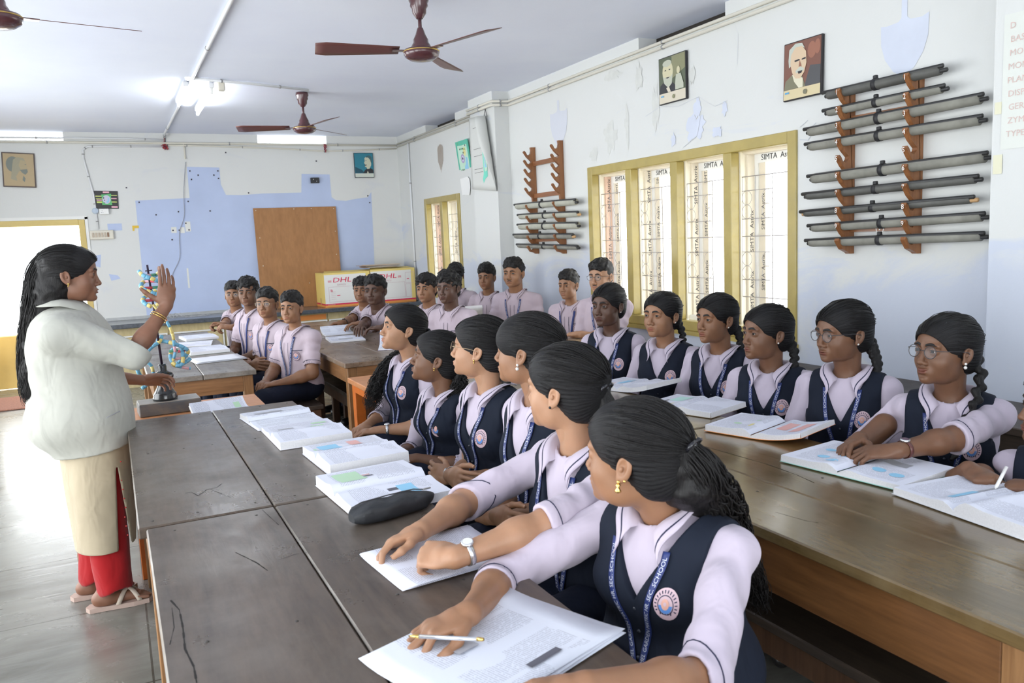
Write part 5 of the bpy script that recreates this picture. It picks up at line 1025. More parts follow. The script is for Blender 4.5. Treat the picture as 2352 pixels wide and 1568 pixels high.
# ---------- head
def headfn(p):
    fw, nl, jw, ck, sx = p.get('fw', 1.0), p.get('nose', 1.0), p.get('jaw', 1.0), p.get('cheek', 1.0), p.get('long', 1.0)
    neck = p['neck']; nr = p.get('neck_r', 0.047); op = p.get('mouth_open', 0.0); smile = p.get('smile', 0.0)
    def fn(P):
        Q = P.copy(); Y = np.abs(P[:, 1]); S = np.stack([P[:, 0], Y, P[:, 2]], 1)
        Sy = S.copy(); Sy[:, 1] /= fw; Sy[:, 2] = np.where(S[:, 2] < 0, S[:, 2]/sx, S[:, 2])
        A = Sy
        d = sell(A, (-0.012, 0, 0.030), (0.094, 0.073, 0.078))
        d = smin(d, sell(A, (0.026, 0, 0.035), (0.064, 0.060, 0.054)), 0.03)
        d = smin(d, sell(A, (0.020, 0, -0.030), (0.066, 0.058, 0.076)), 0.03)
        d = smin(d, sell(A, (0.022, 0.022, -0.066), (0.046, 0.030*jw, 0.034)), 0.028)
        d = smin(d, sell(A, (0.071, 0, -0.095), (0.018, 0.020*jw, 0.015)), 0.024)
        d = smin(d, sell(A, (0.054, 0.034, -0.034), (0.024, 0.022*ck, 0.026)), 0.022)
        d = smin(d, sell(A, (0.0745, 0, -0.069), (0.017, 0.027, 0.021)), 0.016)       # mouth mound
        d = smin(d, scap(A, (0.080, 0.043, 0.017), (0.0875, 0.012, 0.014), 0.0065), 0.014)
        d = smax(d, -sell(A, (0.098, 0.029, -0.001), (0.020, 0.019, 0.0115)), 0.014)
        d = smin(d, sell(A, (0.0745, 0.031, -0.001), (0.0148, 0.0158, 0.0145)), 0.0045)
        d = smin(d, scap(A, (0.083, 0, 0.010), (0.084+0.0155*nl, 0, -0.033), 0.0064, 0.0088), 0.010)
        d = smin(d, sell(A, (0.084+0.0165*nl, 0, -0.0385), (0.0108, 0.0112, 0.0088)), 0.006)
        d = smin(d, sell(A, (0.084+0.0065*nl, 0.0130, -0.0420), (0.0108, 0.0076, 0.0068)), 0.005)
        d = smax(d, -sell(A, (0.084+0.011*nl, 0.0065, -0.0490), (0.0055, 0.0032, 0.003)), 0.002)
        my = -0.001*smile
        lipz = -0.0685+smile*0.006*(Y/0.02)**2
        L = A.copy(); L[:, 2] = A[:, 2]-lipz
        d = smin(d, sell(L, (0.0880, 0, 0.0045), (0.0098, 0.0205, 0.0050)), 0.004)
        d = smin(d, sell(L, (0.0870, 0, -0.0055-op*0.5), (0.0098, 0.0175, 0.0060)), 0.004)
        d = smax(d, -sell(L, (0.101, 0, -op*0.3), (0.014, 0.020+0.004*smile, 0.0011+op)), 0.002)
        d = smax(d, -sell(A, (0.092, 0, -0.083), (0.007, 0.020, 0.0045)), 0.010)
        d = smax(d, -sell(A, (0.0945, 0.031, -0.0012), (0.014, 0.0138, p.get('eye_open', 0.0043))), 0.0018)
        d = smin(d, scap(P, (-0.034, 0, -0.050), neck, nr*0.98, nr), 0.018)
        # ear
        e = S.copy(); e[:, 1] -= (0.0735*fw-0.073)
        ca, sa = math.cos(0.2), math.sin(0.2); ex = (e[:, 0]+0.012)*ca+(e[:, 2]+0.008)*sa; ez = -(e[:, 0]+0.012)*sa+(e[:, 2]+0.008)*ca
        ey = e[:, 1]-0.0745-0.25*np.maximum(-ex, 0)
        E = np.stack([ex, ey, ez], 1).astype(f32)
        ear = sell(E, (0, 0, 0.003), (0.0175, 0.0070, 0.0285)); ear = smin(ear, sell(E, (0.004, -0.001, -0.023), (0.009, 0.0055, 0.010)), 0.006)
        ear = smax(ear, -sell(E, (0.003, 0.0080, 0.004), (0.0110, 0.0078, 0.0190)), 0.003); ear = smin(ear, sell(E, (0.0045, 0.0035, 0.0), (0.0035, 0.004, 0.006)), 0.003)
        d = smin(d, ear, 0.005)
        return d
    return fn
def surfx(fn, y, z, x0=0.13, x1=0.0, n=90):
    xs = np.linspace(x0, x1, n).astype(f32); P = np.stack([xs, np.full(n, y, f32), np.full(n, z, f32)], 1); d = fn(P)
    k = int(np.argmax(d < 0))
    if not (d < 0).any(): return x1
    if k == 0: return float(xs[0])
    t = d[k-1]/(d[k-1]-d[k]+1e-9); return float(xs[k-1]+(xs[k]-xs[k-1])*t)
def hairline(P, lowf=0.0, temple=1.0):
    """>0 where the bare face is"""
    return -sell(P, (0.090, 0, -0.056+lowf), (0.074, 0.084*temple, 0.110))
def hairfn(style, p):
    fw = p.get('fw', 1.0); vol = p.get('hair_vol', 1.0)*(1.12 if style in ('short', 'wavy') else 1.0); sd = p.get('seed', 1)*1.3
    def fn(P):
        S = np.stack([P[:, 0], np.abs(P[:, 1])/fw, P[:, 2]], 1)
        ear = sell(S, (-0.008, 0.090, -0.012), (0.021, 0.024, 0.032))
        if style == 'short':
            d = sell(S, (-0.014, 0, 0.042), (0.102, 0.0785, 0.084)); top = sell(S, (0.010, 0, 0.074), (0.092, 0.070, 0.052*vol)); d = smin(d, top, 0.02)
            d = smin(d, sell(S, (-0.052, 0, -0.015), (0.052, 0.058, 0.055)), 0.02)
            w = np.clip((P[:, 2]-0.02)/0.05, 0.15, 1)
            d = d-(0.0050*wob(P*np.array([0.6, 1, 0.8], f32), 170, sd)+0.0055*wob(P, 70, sd+2))*w-0.001
            d = smax(d, -sell(S, (0.094, 0, -0.058), (0.074, 0.078, 0.110+p.get('fringe', 0))), 0.005)
            d = smax(d, -(P[:, 2]+0.062-0.5*np.clip(P[:, 0]+0.03, 0, 0.04)), 0.01)
        elif style == 'wavy':
            d = sell(S, (-0.014, 0, 0.045), (0.106, 0.084, 0.084)); top = sell(S, (0.010, 0, 0.076), (0.095, 0.070, 0.048*vol)); d = smin(d, top, 0.02)
            d = smin(d, sell(S, (-0.060, 0, -0.025), (0.055, 0.062, 0.060)), 0.02)
            d = d-(0.008*wob(P, 95, sd)+0.005*wob(P, 190, sd+2))*np.clip((P[:, 2]+0.02)/0.05, 0.2, 1)
            d = smax(d, -sell(S, (0.100, 0, -0.066), (0.076, 0.078, 0.108)), 0.006)
            d = smax(d, -(P[:, 2]+0.075-0.6*np.clip(P[:, 0]+0.03, 0, 0.05)), 0.01)
        else:
            th = 0.0
            d = sell(S, (-0.016, 0, 0.036), (0.108, 0.0845, 0.088*vol)); d = smin(d, sell(S, (0.022, 0, 0.044), (0.078, 0.070, 0.064)), 0.02)
            d = smin(d, sell(S, (-0.060, 0, -0.022), (0.058, 0.066, 0.064)), 0.03)
            part = np.exp(-(P[:, 1]/0.006)**2)*np.clip((P[:, 2]-0.06)/0.03, 0, 1)*np.clip((P[:, 0]+0.03)/0.05, 0, 1)
            d = d+0.0022*part-0.0009*np.sin(np.arctan2(P[:, 1], P[:, 2])*46+3*np.sin(P[:, 0]*40))*np.clip(1-(P[:, 0]-0.02)/0.05, 0, 1)
            d = smax(d, hairline(S), 0.004)
            d = smax(d, -(P[:, 2]+0.078-0.9*np.clip(P[:, 0]+0.045, 0, 0.06)), 0.012)
            if p.get('bangs'): d = smin(d, smax(sell(S, (0.040, 0.040, 0.035), (0.052, 0.038, 0.055)), hairline(S, -0.012, 0.9)+0.0, 0.004), 0.01)
            if p.get('bun'): d = smin(d, sell(P, (-0.105, 0, -0.005), (0.030, 0.034, 0.034))-0.002*wob(P, 160, sd), 0.008)
        d = smax(d, -ear, 0.004)
        return d
    return fn
def braid(path, r0=0.026, r1=0.012, nseg=16):
    pts = [np.array(q, float) for q in path]
    L = [0]
    for a, b in zip(pts, pts[1:]): L.append(L[-1]+np.linalg.norm(b-a))
    def at_(s):
        for i in range(len(L)-1):
            if s <= L[i+1]+1e-9: t = (s-L[i])/(L[i+1]-L[i]); return pts[i]*(1-t)+pts[i+1]*t, (pts[i+1]-pts[i])/np.linalg.norm(pts[i+1]-pts[i])
        return pts[-1], (pts[-1]-pts[-2])/np.linalg.norm(pts[-1]-pts[-2])
    segs = []
    for k in range(nseg):
        c, t = at_(L[-1]*(k+0.5)/nseg); r = r0+(r1-r0)*k/nseg; sd = np.cross(t, (0.3, 0.9, 0.2)); sd /= np.linalg.norm(sd); s = 1 if k % 2 else -1
        segs.append((c+sd*s*r*0.42-t*r*0.25, c-sd*s*r*0.25+t*r*0.75, r*0.70))
    def fn(P):
        d = None
        for a, b, r in segs:
            e = scap(P, a, b, r, r*0.62); d = e if d is None else smin(d, e, 0.0035)
        return d
    allp = np.array(pts); return fn, allp.min(0)-r0*1.8, allp.max(0)+r0*1.8
def spline(P, sub=8):
    P = [Vector(p) for p in P]; Q = []
    for i in range(len(P)-1):
        p0, p1, p2, p3 = P[max(i-1, 0)], P[i], P[i+1], P[min(i+2, len(P)-1)]
        for k in range(sub):
            t = k/sub; Q.append(0.5*((2*p1)+(p2-p0)*t+(2*p0-5*p1+4*p2-p3)*t*t+(3*p1-p0-3*p2+p3)*t**3))
    Q.append(P[-1]); return Q
def locks(mb, path, spread, n, r=0.004, wave=0.006, freq=5, seed=1, taper=0.4, sides=5):
    """n wavy locks following a path, spread(u) gives the half width of the bundle along it"""
    rr = random.Random(seed); S = spline(path, 7); N = len(S)
    for _ in range(n):
        a, q = rr.random()*2*PI, math.sqrt(rr.random()); ph = rr.random()*6; fr = freq*(0.8+0.5*rr.random()); end = 1.0-rr.random()*0.25; pts = []; rs = []
        for i in range(int(N*end)):
            u = i/(N-1); t = (S[min(i+1, N-1)]-S[max(i-1, 0)]).normalized(); e1 = t.orthogonal().normalized(); e1 = (Vector((0, 1, 0))-t*t.y).normalized() if abs(t.y) < 0.9 else e1; e2 = t.cross(e1)
            w = spread(u)*q; wv = wave*min(1, u*3)
            pts.append(S[i]+e1*(math.cos(a)*w+wv*math.sin(u*fr*6+ph))+e2*(math.sin(a)*w+wv*math.cos(u*fr*6+ph*1.7))); rs.append(r*(0.7+0.6*math.sin(PI*min(1, u/end)))*(1-(1-taper)*u))
        if len(pts) > 2: rs[-1] = r*0.15; mb.tube(pts, rs, sides, 0)
# ---------- hand, in world space
HP = {'relaxed': [(25, 35, 20), (30, 38, 22), (32, 40, 22), (34, 42, 24)], 'flat': [(4, 8, 4), (4, 8, 4), (6, 10, 4), (8, 12, 6)], 'curl': [(55, 60, 35), (60, 65, 35), (62, 66, 36), (64, 68, 38)],
      'fist': [(75, 90, 55), (80, 92, 55), (82, 92, 55), (84, 94, 55)], 'pen': [(45, 62, 20), (22, 30, 15), (18, 26, 12), (16, 24, 10)], 'open': [(-8, 10, 6), (12, 14, 8), (18, 18, 10), (24, 22, 12)], 'grip': [(20, 40, 25), (24, 44, 28), (26, 46, 28), (28, 46, 28)], 'drape': [(20, 22, 12), (24, 26, 14), (26, 28, 14), (28, 30, 16)]}
def handfn(W, f, n, side, pose='relaxed', k=1.0, thumb=(30, 15), spread=4):
    f = np.asarray(f, float); f /= np.linalg.norm(f); n = np.asarray(n, float); n = n-f*(n@f); n /= np.linalg.norm(n)
    th = np.cross(n, f)*(1 if side == 'R' else -1)
    R = np.stack([f, th, n], 1); W = np.asarray(W, float)
    segs = []
    base = [(0.086, 0.0285), (0.090, 0.0095), (0.086, -0.0095), (0.078, -0.0275)]; ln = [(0.040, 0.024, 0.020), (0.044, 0.028, 0.021), (0.041, 0.026, 0.020), (0.032, 0.020, 0.018)]; rad = [0.0088, 0.0090, 0.0086, 0.0076]
    sp = [spread, spread*0.3, -spread*0.5, -spread*1.4]; tips = []
    for i in range(4):
        p = np.array([base[i][0], base[i][1], 0.002])*k; a = 0.0; s = math.radians(sp[i])
        for j in range(3):
            a += math.radians(HP[pose][i][j]); dr = np.array([math.cos(a)*math.cos(s), math.cos(a)*math.sin(s), -math.sin(a)]); q = p+dr*ln[i][j]*k
            segs.append((p, q, rad[i]*k*(1-0.07*j), rad[i]*k*(0.94-0.09*j))); p = q
        tips.append((p, dr, rad[i]*k))
    ta, tb = math.radians(thumb[0]), math.radians(thumb[1])
    p = np.array([0.022, 0.026, -0.008])*k; d1 = np.array([math.cos(ta)*0.85, math.sin(ta), -0.30]); d1 /= np.linalg.norm(d1); q = p+d1*0.040*k; segs.append((p, q, 0.0145*k, 0.0105*k)); p = q
    d2 = np.array([math.cos(ta-tb), math.sin(ta-tb), -0.28]); d2 /= np.linalg.norm(d2); q = p+d2*0.030*k; segs.append((p, q, 0.0102*k, 0.0092*k)); p = q
    d3 = np.array([math.cos(ta-2*tb), math.sin(ta-2*tb), -0.22]); d3 /= np.linalg.norm(d3); q = p+d3*0.022*k; segs.append((p, q, 0.0094*k, 0.0076*k)); tips.append((q, d3, 0.009*k))
    def fn(P):
        L = ((P-W.astype(f32)) @ R.astype(f32)).astype(f32)
        d = sell(L, (0.048*k, 0.002*k, 0), (0.050*k, 0.041*k, 0.0155*k))
        d = smin(d, scap(L, (0.0, 0, 0), (0.030*k, 0.0, 0), 0.0205*k, 0.022*k), 0.018*k)
        d = smin(d, sell(L, (0.076*k, 0.0, 0.001), (0.018*k, 0.039*k, 0.0125*k)), 0.010*k)
        e = None
        for a, b, ra, rb in segs[:12]:
            c = scap(L, a, b, ra, rb); e = c if e is None else np.minimum(e, c)
        d = smin(d, e, 0.006*k)
        for a, b, ra, rb in segs[12:]: d = smin(d, scap(L, a, b, ra, rb), 0.007*k)
        return d
    nails = []
    for q, dr, r in tips:
        nails.append((W+R @ (q-dr*0.002), R @ dr, R @ np.cross(dr, np.cross(np.array([0, 0, 1.0]), dr)), r))
    return fn, (W, R), nails
def ik(S, W, l1, l2, hint):
    S, W = np.asarray(S, float), np.asarray(W, float); d = W-S; L = np.linalg.norm(d); L2 = min(L, (l1+l2)*0.995); u = d/L
    W2 = S+u*L2; a = (l1*l1-l2*l2+L2*L2)/(2*L2); h = math.sqrt(max(0, l1*l1-a*a)); hint = np.asarray(hint, float); p = hint-u*(hint@u); p /= np.linalg.norm(p)
    return S+u*a+p*h, W2

def comb_strands(root, HM, p, n=170, seed=1, r=0.0012, vol=1.0):
    """fine single strands combed from the hairline to the back of the head"""
    rr = random.Random(seed); q = MB(); fw = p.get('fw', 1.0)
    for _ in range(n):
        ph = rr.uniform(-1.95, 1.95); pts = []; lift = rr.uniform(0.0, 0.0022)+(0.0035 if rr.random() < 0.10 else 0); wv = rr.uniform(-.05, .05); te = rr.uniform(2.2, 3.0)
        for i in range(16):
            th = 0.25+(te-0.25)*i/15; k = 1.0+0.0
            a = (0.108+lift, 0.0845*fw+lift, 0.088*vol+lift); phh = ph+wv*math.sin(th*2)
            P0 = np.array([[-0.016+a[0]*math.cos(th), a[1]*math.sin(th)*math.sin(phh), 0.036+a[2]*math.sin(th)*math.cos(phh)]], f32)
            b2 = np.array([[0.022+(0.078+lift)*math.cos(th), 0.070*math.sin(th)*math.sin(phh), 0.044+(0.064+lift)*math.sin(th)*math.cos(phh)]], f32)
            if th < 1.1 and b2[0, 0] > P0[0, 0]: P0 = b2
            S = P0.copy(); S[:, 1] = abs(S[:, 1])/fw
            if float(hairline(S)[0]) > -0.002 or float(sell(S, (-0.008, 0.090, -0.012), (0.024, 0.026, 0.036))[0]) < 0 or P0[0, 2] < -0.05:
                if pts: break
                continue
            pts.append(tuple(P0[0]))
        if len(pts) > 3: q.tube(pts, [r*0.4]+[r]*(len(pts)-2)+[r*0.3], 4)
    q.build('combed_strands', M_hairl, root, mat4=HM)
def put_watch(watch, wr, bz, root):
    s, kind = watch; W, d_, R_, hk, E = wr[s]; d_ = Vector(d_); nrm = Vector(R_[:, 2]); c = Vector(W)-d_*0.030-Vector(bz); nrm = (nrm-d_*nrm.dot(d_)).normalized(); sd_ = d_.cross(nrm)
    q = MB(); rw_ = 0.0285*hk
    band = [c+(nrm*math.cos(a_)*0.95+sd_*math.sin(a_)*1.02)*rw_ for a_ in [2*PI*k/28 for k in range(28)]]
    vs_ = []
    for b_ in band: vs_ += [b_-d_*0.0065, b_+d_*0.0065]
    q.add(vs_, [(2*k, 2*k+1, 2*((k+1) % 28)+1, 2*((k+1) % 28)) for k in range(28)], 0, True)
    wm = {'silver': M_silver, 'black': flat('black_strap_plastic', (0.015, 0.015, 0.02), 0.3), 'brown': flat('dark_red_strap', (0.10, 0.03, 0.025), 0.35)}[kind]
    wob_ = q.build('wrist_watch', wm, root, solid=0.0018)
    q = MB(); M3 = Matrix((d_, sd_, nrm)).transposed(); cc_ = c+nrm*rw_*0.93
    q.lathe([(0.0135, 0), (0.0145, 0.003), (0.0140, 0.0065), (0.0115, 0.0075)], cc_, 24, 0, True, M3); q.lathe([(0.0112, 0.0074), (0.0112, 0.0079)], cc_, 24, 1, False, M3)
    q.build('watch_case', [M_silver if kind != 'black' else wm, flat('watch_dial_'+kind, {'silver': (0.75, 0.75, 0.78), 'black': (0.02, 0.02, 0.03), 'brown': (0.15, 0.10, 0.14)}[kind], 0.15)], wob_)

def put_bangle(bg_, wr, bz, root):
    s, dist_ = bg_; W, d_, R_, hk, E = wr[s]; d_ = Vector(d_); a1 = d_.orthogonal().normalized(); a2 = d_.cross(a1); c = Vector(W)-d_*dist_-Vector(bz); q = MB(); q.tube([c+(a1*math.cos(t_)+a2*math.sin(t_))*0.034 for t_ in [2*PI*k/28 for k in range(28)]], 0.0022, 6, closed=True); q.build('bangle', M_gold2, root)
# ---------- one seated or standing person
def torsofn(sex, kz, bulk, bust):
    def fn(L):          # torso-local points, metres; z measured along the spine
        Z = L.copy(); Z[:, 2] = L[:, 2]/kz; Z[:, 0] = L[:, 0]/bulk[0]; Z[:, 1] = np.abs(L[:, 1])/bulk[1]
        if sex == 'f':
            d = sell(Z, (0.0, 0, 0.285), (0.092, 0.130, 0.165)); d = smin(d, sell(Z, (0.002, 0, 0.13), (0.086, 0.118, 0.14)), 0.05)
            d = smin(d, sell(Z, (-0.005, 0, 0.02), (0.112, 0.155, 0.125)), 0.06); d = smin(d, scap(Z, (-0.012, 0, 0.408), (-0.010, 0.128, 0.378), 0.046, 0.044), 0.04)
            if bust: d = smin(d, sell(Z, (0.064, 0.058, 0.268), (0.040, 0.046, 0.046)), 0.045)
        else:
            d = sell(Z, (0.0, 0, 0.285), (0.098, 0.146, 0.165)); d = smin(d, sell(Z, (0.002, 0, 0.13), (0.092, 0.132, 0.14)), 0.05)
            d = smin(d, sell(Z, (-0.005, 0, 0.02), (0.112, 0.150, 0.125)), 0.06); d = smin(d, scap(Z, (-0.012, 0, 0.408), (-0.010, 0.146, 0.385), 0.048, 0.046), 0.04)
        return d*min(1, kz)
    return fn
def person(label, sex, head, look, face_yaw, lean=0.03, skin_col=(0.30, 0.15, 0.085), hands=None, elbows=None, cuffs=(0.35, 0.35), hair='tied', hp=None, glasses=None, res=1.0, bulk=(1, 1), cat='person', group=None,
           sw=None, vest=True, lanyard=True, braid_path=None, ears=None, mustache=False, watch=None, hipx=None, legs=True, roll=0.0, pitch=0.0, bangle=None, sidelean=0.0, hs=1.0, badge=True, lantext=True, knee=0.42, extra_hair=None, facing_vec=None, sit=0.455, pocket=True, rings=None, locksn=0, dress='uniform', armk=1.0, nfwd=0.0, nk=0.0, nside=0.0):
    hp = dict(hp or {}); hands = hands or {}; elbows = elbows or {}
    hc = np.array(head, float); fy = math.radians(face_yaw); fv = np.array([math.cos(fy), math.sin(fy), 0.0]); side = np.array([-math.sin(fy), math.cos(fy), 0.0])
    # head frame
    lk = np.array(look, float)-hc; lk /= np.linalg.norm(lk)
    HR = frame(lk, (0, 0, 1)); 
    cr_, sr_ = math.cos(math.radians(roll)), math.sin(math.radians(roll)); HR = HR @ np.array([[1, 0, 0], [0, cr_, -sr_], [0, sr_, cr_]])
    pa = math.radians(pitch); HR = HR @ np.array([[math.cos(pa), 0, math.sin(pa)], [0, 1, 0], [-math.sin(pa), 0, math.cos(pa)]])
    NB = hc-fv*(0.012+nfwd)-HR[:, 0]*0.022*hs+np.array([0, 0, -(0.140-nk)*hs])+side*nside
    H = np.array([NB[0]-fv[0]*lean-side[0]*sidelean, NB[1]-fv[1]*lean-side[1]*sidelean, sit+0.085])
    up = NB-H; S = np.linalg.norm(up); up /= S; kz = S/0.46
    TR = frame(fv-up*(fv @ up), up); TR32 = TR.astype(f32); H32 = H.astype(f32)
    bz = np.array([H[0], H[1], 0.0])
    root = thing('person', label, cat, tuple(bz), 0, group)
    def world2t(P): return ((P-H32) @ TR32).astype(f32)
    def t2w(L): return np.asarray(L) @ TR.T+H
    tf = torsofn(sex, kz, bulk, sex == 'f')
    sw = sw or (0.142 if sex == 'f' else 0.160); sw *= bulk[1]
    sh = {'L': t2w((-0.008, sw, 0.378*kz)), 'R': t2w((-0.008, -sw, 0.378*kz))}
    skm = skin('skin_%d_%d_%d' % tuple(int(c*100) for c in skin_col), skin_col)
    # ---- head
    hr = 0.0020 if res < 1 else (0.0023 if res < 1.6 else 0.0026)
    nb_l = (NB-np.array([0, 0, 0.03])-hc) @ HR/hs
    hp['neck'] = tuple(nb_l); hp.setdefault('neck_r', 0.044 if sex == 'f' else 0.052)
    hf = headfn(hp)
    lo = np.minimum((-0.13, -0.10, -0.125), nb_l-0.065); hi = np.maximum((0.125, 0.10, 0.125), nb_l+0.065)
    hv, hq = iso(hf, lo, hi, hr)
    sm = hp.get('smile', 0); ly = np.abs(hv[:, 1]); lz = hv[:, 2]+0.0685-sm*0.006*(ly/0.02)**2
    tint = np.clip(1.6-1.6*np.sqrt((ly/0.0215)**2+((lz)/0.0115)**2), 0, 1)*(hv[:, 0] > 0.07)*(np.abs(lz) < 0.0125)
    tint = np.clip(tint*1.8, 0, 1)*(0.85 if sex == 'f' else 0.45)
    parts_v = [hv*hs @ HR.T+hc-bz]; parts_q = [hq]; parts_t = [tint]; nv = len(hv)
    def addpart(v, q, t=None):
        nonlocal nv
        parts_v.append(v-bz); parts_q.append(q+nv); parts_t.append(np.zeros(len(v)) if t is None else t); nv += len(v)
    # ---- chest core
    def core(P):
        L = world2t(P); d = tf(L)+0.004
        d = smin(d, scap(P, NB, hc-np.array([0, 0, 0.06]), hp['neck_r']*hs, hp['neck_r']*0.95*hs), 0.03)
        return smax(d, -(L[:, 2]-0.20*kz), 0.01)
    cc = t2w((0, 0, 0.33*kz)); v_, q_ = iso(core, cc-0.27, cc+0.27, 0.007*max(1, res)); addpart(v_, q_)
    # ---- arms
    sleeves = []; wr = {}; nailm = []
    for s in ('L', 'R'):
        if s in hands:
            W, f_, n_, pose = hands[s][:4]; kw = dict(hands[s][4]) if len(hands[s]) > 4 else {}
            if kw.pop('T', 0): W = t2w(W); f_ = TR @ np.array(f_, float); n_ = TR @ np.array(n_, float)
        else:                                   # hands resting on the lap
            W = t2w((0.26, (0.07 if s == 'L' else -0.07), 0.0)); W[2] = sit+0.155; f_ = fv*0.8+side*(-0.5 if s == 'L' else 0.5); n_ = (0, 0, 1); pose = 'drape'; kw = {}
        sg = 1 if s == 'L' else -1
        hint = np.array(elbows[s], float) if s in elbows else (side*sg*0.55+np.array([0, 0, -1.0])-fv*0.15)
        hk = kw.pop('k', 0.95 if sex == 'f' else 1.03) if isinstance(kw, dict) else 0.95
        E, W2 = ik(sh[s], W, 0.262*hs*armk, 0.236*hs*armk, hint); W = W2
        hfn, (Wp, HRr), nails = handfn(W, f_, n_, s, pose, hk, **{k: v for k, v in kw.items()})
        ub = sh[s]+(E-sh[s])*0.35; fn_ = (W-E)/np.linalg.norm(W-E)
        def armf(P, E=E, W=W, ub=ub, hfn=hfn, hk=hk):
            a = scap(P, E, E+(W-E)*0.35, 0.037*hk, 0.040*hk); a = smin(a, scap(P, E+(W-E)*0.30, W, 0.038*hk, 0.0245*hk), 0.02)
            a = smin(a, scap(P, ub, E, 0.043*hk, 0.038*hk), 0.02)
            return smin(a, hfn(P), 0.012)
        hend = np.asarray(W)+np.asarray(f_, float)/np.linalg.norm(f_)*0.19*hk
        pts = np.array([ub, E, W, hend]); rh = 0.0023 if res < 1 else (0.003 if res < 1.6 else 0.004)
        v_, q_ = iso(armf, np.minimum(pts.min(0)-0.055, np.asarray(W)-0.10), np.maximum(pts.max(0)+0.055, np.asarray(W)+0.10), rh); addpart(v_, q_)
        cf = cuffs[0 if s == 'L' else 1]
        if cf >= 0: cpt = E+(W-E)*cf; cd = fn_
        else: cpt = sh[s]+(E-sh[s])*(1+cf); cd = (E-sh[s])/np.linalg.norm(E-sh[s])
        sleeves.append((sh[s], E, cpt, cd, cf)); wr[s] = (W, fn_, HRr, hk, E)
        if res < 1.3:
            for c, dr, up_, r in nails: nailm.append((c+up_*r*0.55, dr, up_, r))
    body = meshobj('body', np.concatenate(parts_v), np.concatenate(parts_q), skm, root, tint=np.concatenate(parts_t))
    if nailm:
        q = MB()
        for c, dr, up_, r in nailm:
            c = Vector(c-bz); dr = Vector(dr); u_ = Vector(up_); w_ = dr.cross(u_)
            q.grid([[c+w_*(a*r*0.62)+dr*(b_*r*0.9)+u_*(r*0.30*(1-a*a)) for b_ in (-.8, 0, .8, 1.15)] for a in (-1, -.5, 0, .5, 1)])
        q.build('fingernails', flat('fingernail_%d' % int(skin_col[0]*100), tuple(min(1, c*1.25+0.05) for c in skin_col), 0.25), root)
    HM = m4(HR*hs, hc-bz)
    # ---- eyes, lashes, brows in the head frame
    q = MB(); q2 = MB(); ex = 0.0738
    for sy in (-1, 1):
        yy = 0.031*sy*hp.get('fw', 1.0); e = MB(); e.sphere((ex, yy, -0.0012), 0.0136, 20, 0)
        gz = hp.get('gaze', (0, 0)); dr = Vector((1, gz[0], gz[1])).normalized(); c = Vector((ex, yy, -0.0012)); a1 = dr.orthogonal().normalized(); a2 = dr.cross(a1)
        rows = [[c+dr*math.sqrt(0.0139**2-(0.0064*f_)**2)+(a1*math.cos(t_)+a2*math.sin(t_))*0.0064*f_ for t_ in [2*PI*k/18 for k in range(19)]] for f_ in (0.02, 0.35, 0.7, 1.0)]
        e.grid(rows[::-1], 1)
        e.build('eye', [M_eyew, M_iris], root, mat4=HM)
        eo = hp.get('eye_open', 0.0043)
        pl = []
        for k in range(9):
            u = -1+2*k/8; y_ = yy+0.0135*u; z_ = -0.0012+eo*math.sqrt(max(0, 1-u*u*0.96))+0.0003; pl.append((surfx(hf, y_, z_+0.0012)+0.0004, y_, z_))
        q.tube(pl, [0.0004, 0.0009, 0.0013, 0.0014, 0.0014, 0.0014, 0.0013, 0.0010, 0.0005], 5)
        pl = [(surfx(hf, yy+0.0130*(-1+2*k/8), -0.0012-eo*math.sqrt(max(0, 1-(-1+2*k/8)**2*0.96))-0.0012)+0.0003, yy+0.0130*(-1+2*k/8), -0.0012-eo*math.sqrt(max(0, 1-(-1+2*k/8)**2*0.96))) for k in range(9)]; q.tube(pl, [0.0003]+[0.0005]*7+[0.0003], 4)
        bw = hp.get('brow', 1.15); bd = hp.get('brow_dy', 0.0)
        rows = [[], [], []]
        for k in range(11):
            u = k/10; y_ = sy*hp.get('fw', 1.0)*(0.010+0.038*u); zc_ = 0.0172+bd+0.0052*math.sin(PI*min(1, u*1.15)*0.85)-0.003*u*u; hw = (0.0038 if u < 0.6 else 0.0038*(1.04-u)/0.44)*bw
            for r_, dz in zip(rows, (-hw, 0, hw)): r_.append((surfx(hf, y_, zc_+dz)+(0.0011 if dz == 0 else 0.0003), y_, zc_+dz))
        q2.grid(rows if sy > 0 else rows[::-1])
    q.build('eyelashes', M_lash, root, mat4=HM); q2.build('eyebrows', M_lash, root, mat4=HM, solid=0.0012)
    if mustache:
        q = MB(); rows = [[], [], []]
        for k in range(11):
            u = -1+k/5; y_ = 0.023*u; zc_ = -0.0575-0.006*u*u
            hw = 0.0034*(1.05-abs(u)**3)
            for r_, dz in zip(rows, (-hw, 0, hw)): r_.append((surfx(hf, y_, zc_+dz)+(0.0018 if dz == 0 else 0.0006), y_, zc_+dz))
        q.grid(rows); q.build('moustache', flat('moustache_hair', (0.03, 0.02, 0.017), 0.7), root, mat4=HM, solid=0.0012)
    # ---- hair
    style = hair; cf_ = hairfn('short' if hair == 'short' else ('wavy' if hair == 'wavy' else 'tied'), hp)
    v_, q_ = iso(cf_, (-0.16, -0.105, -0.12), (0.115, 0.105, 0.150), 0.0026 if res < 1.3 else 0.0036)
    hm = M_hairc if hair in ('short', 'wavy') else M_hair
    hairob = meshobj('hair', v_, q_, hm, root, mat4=HM)
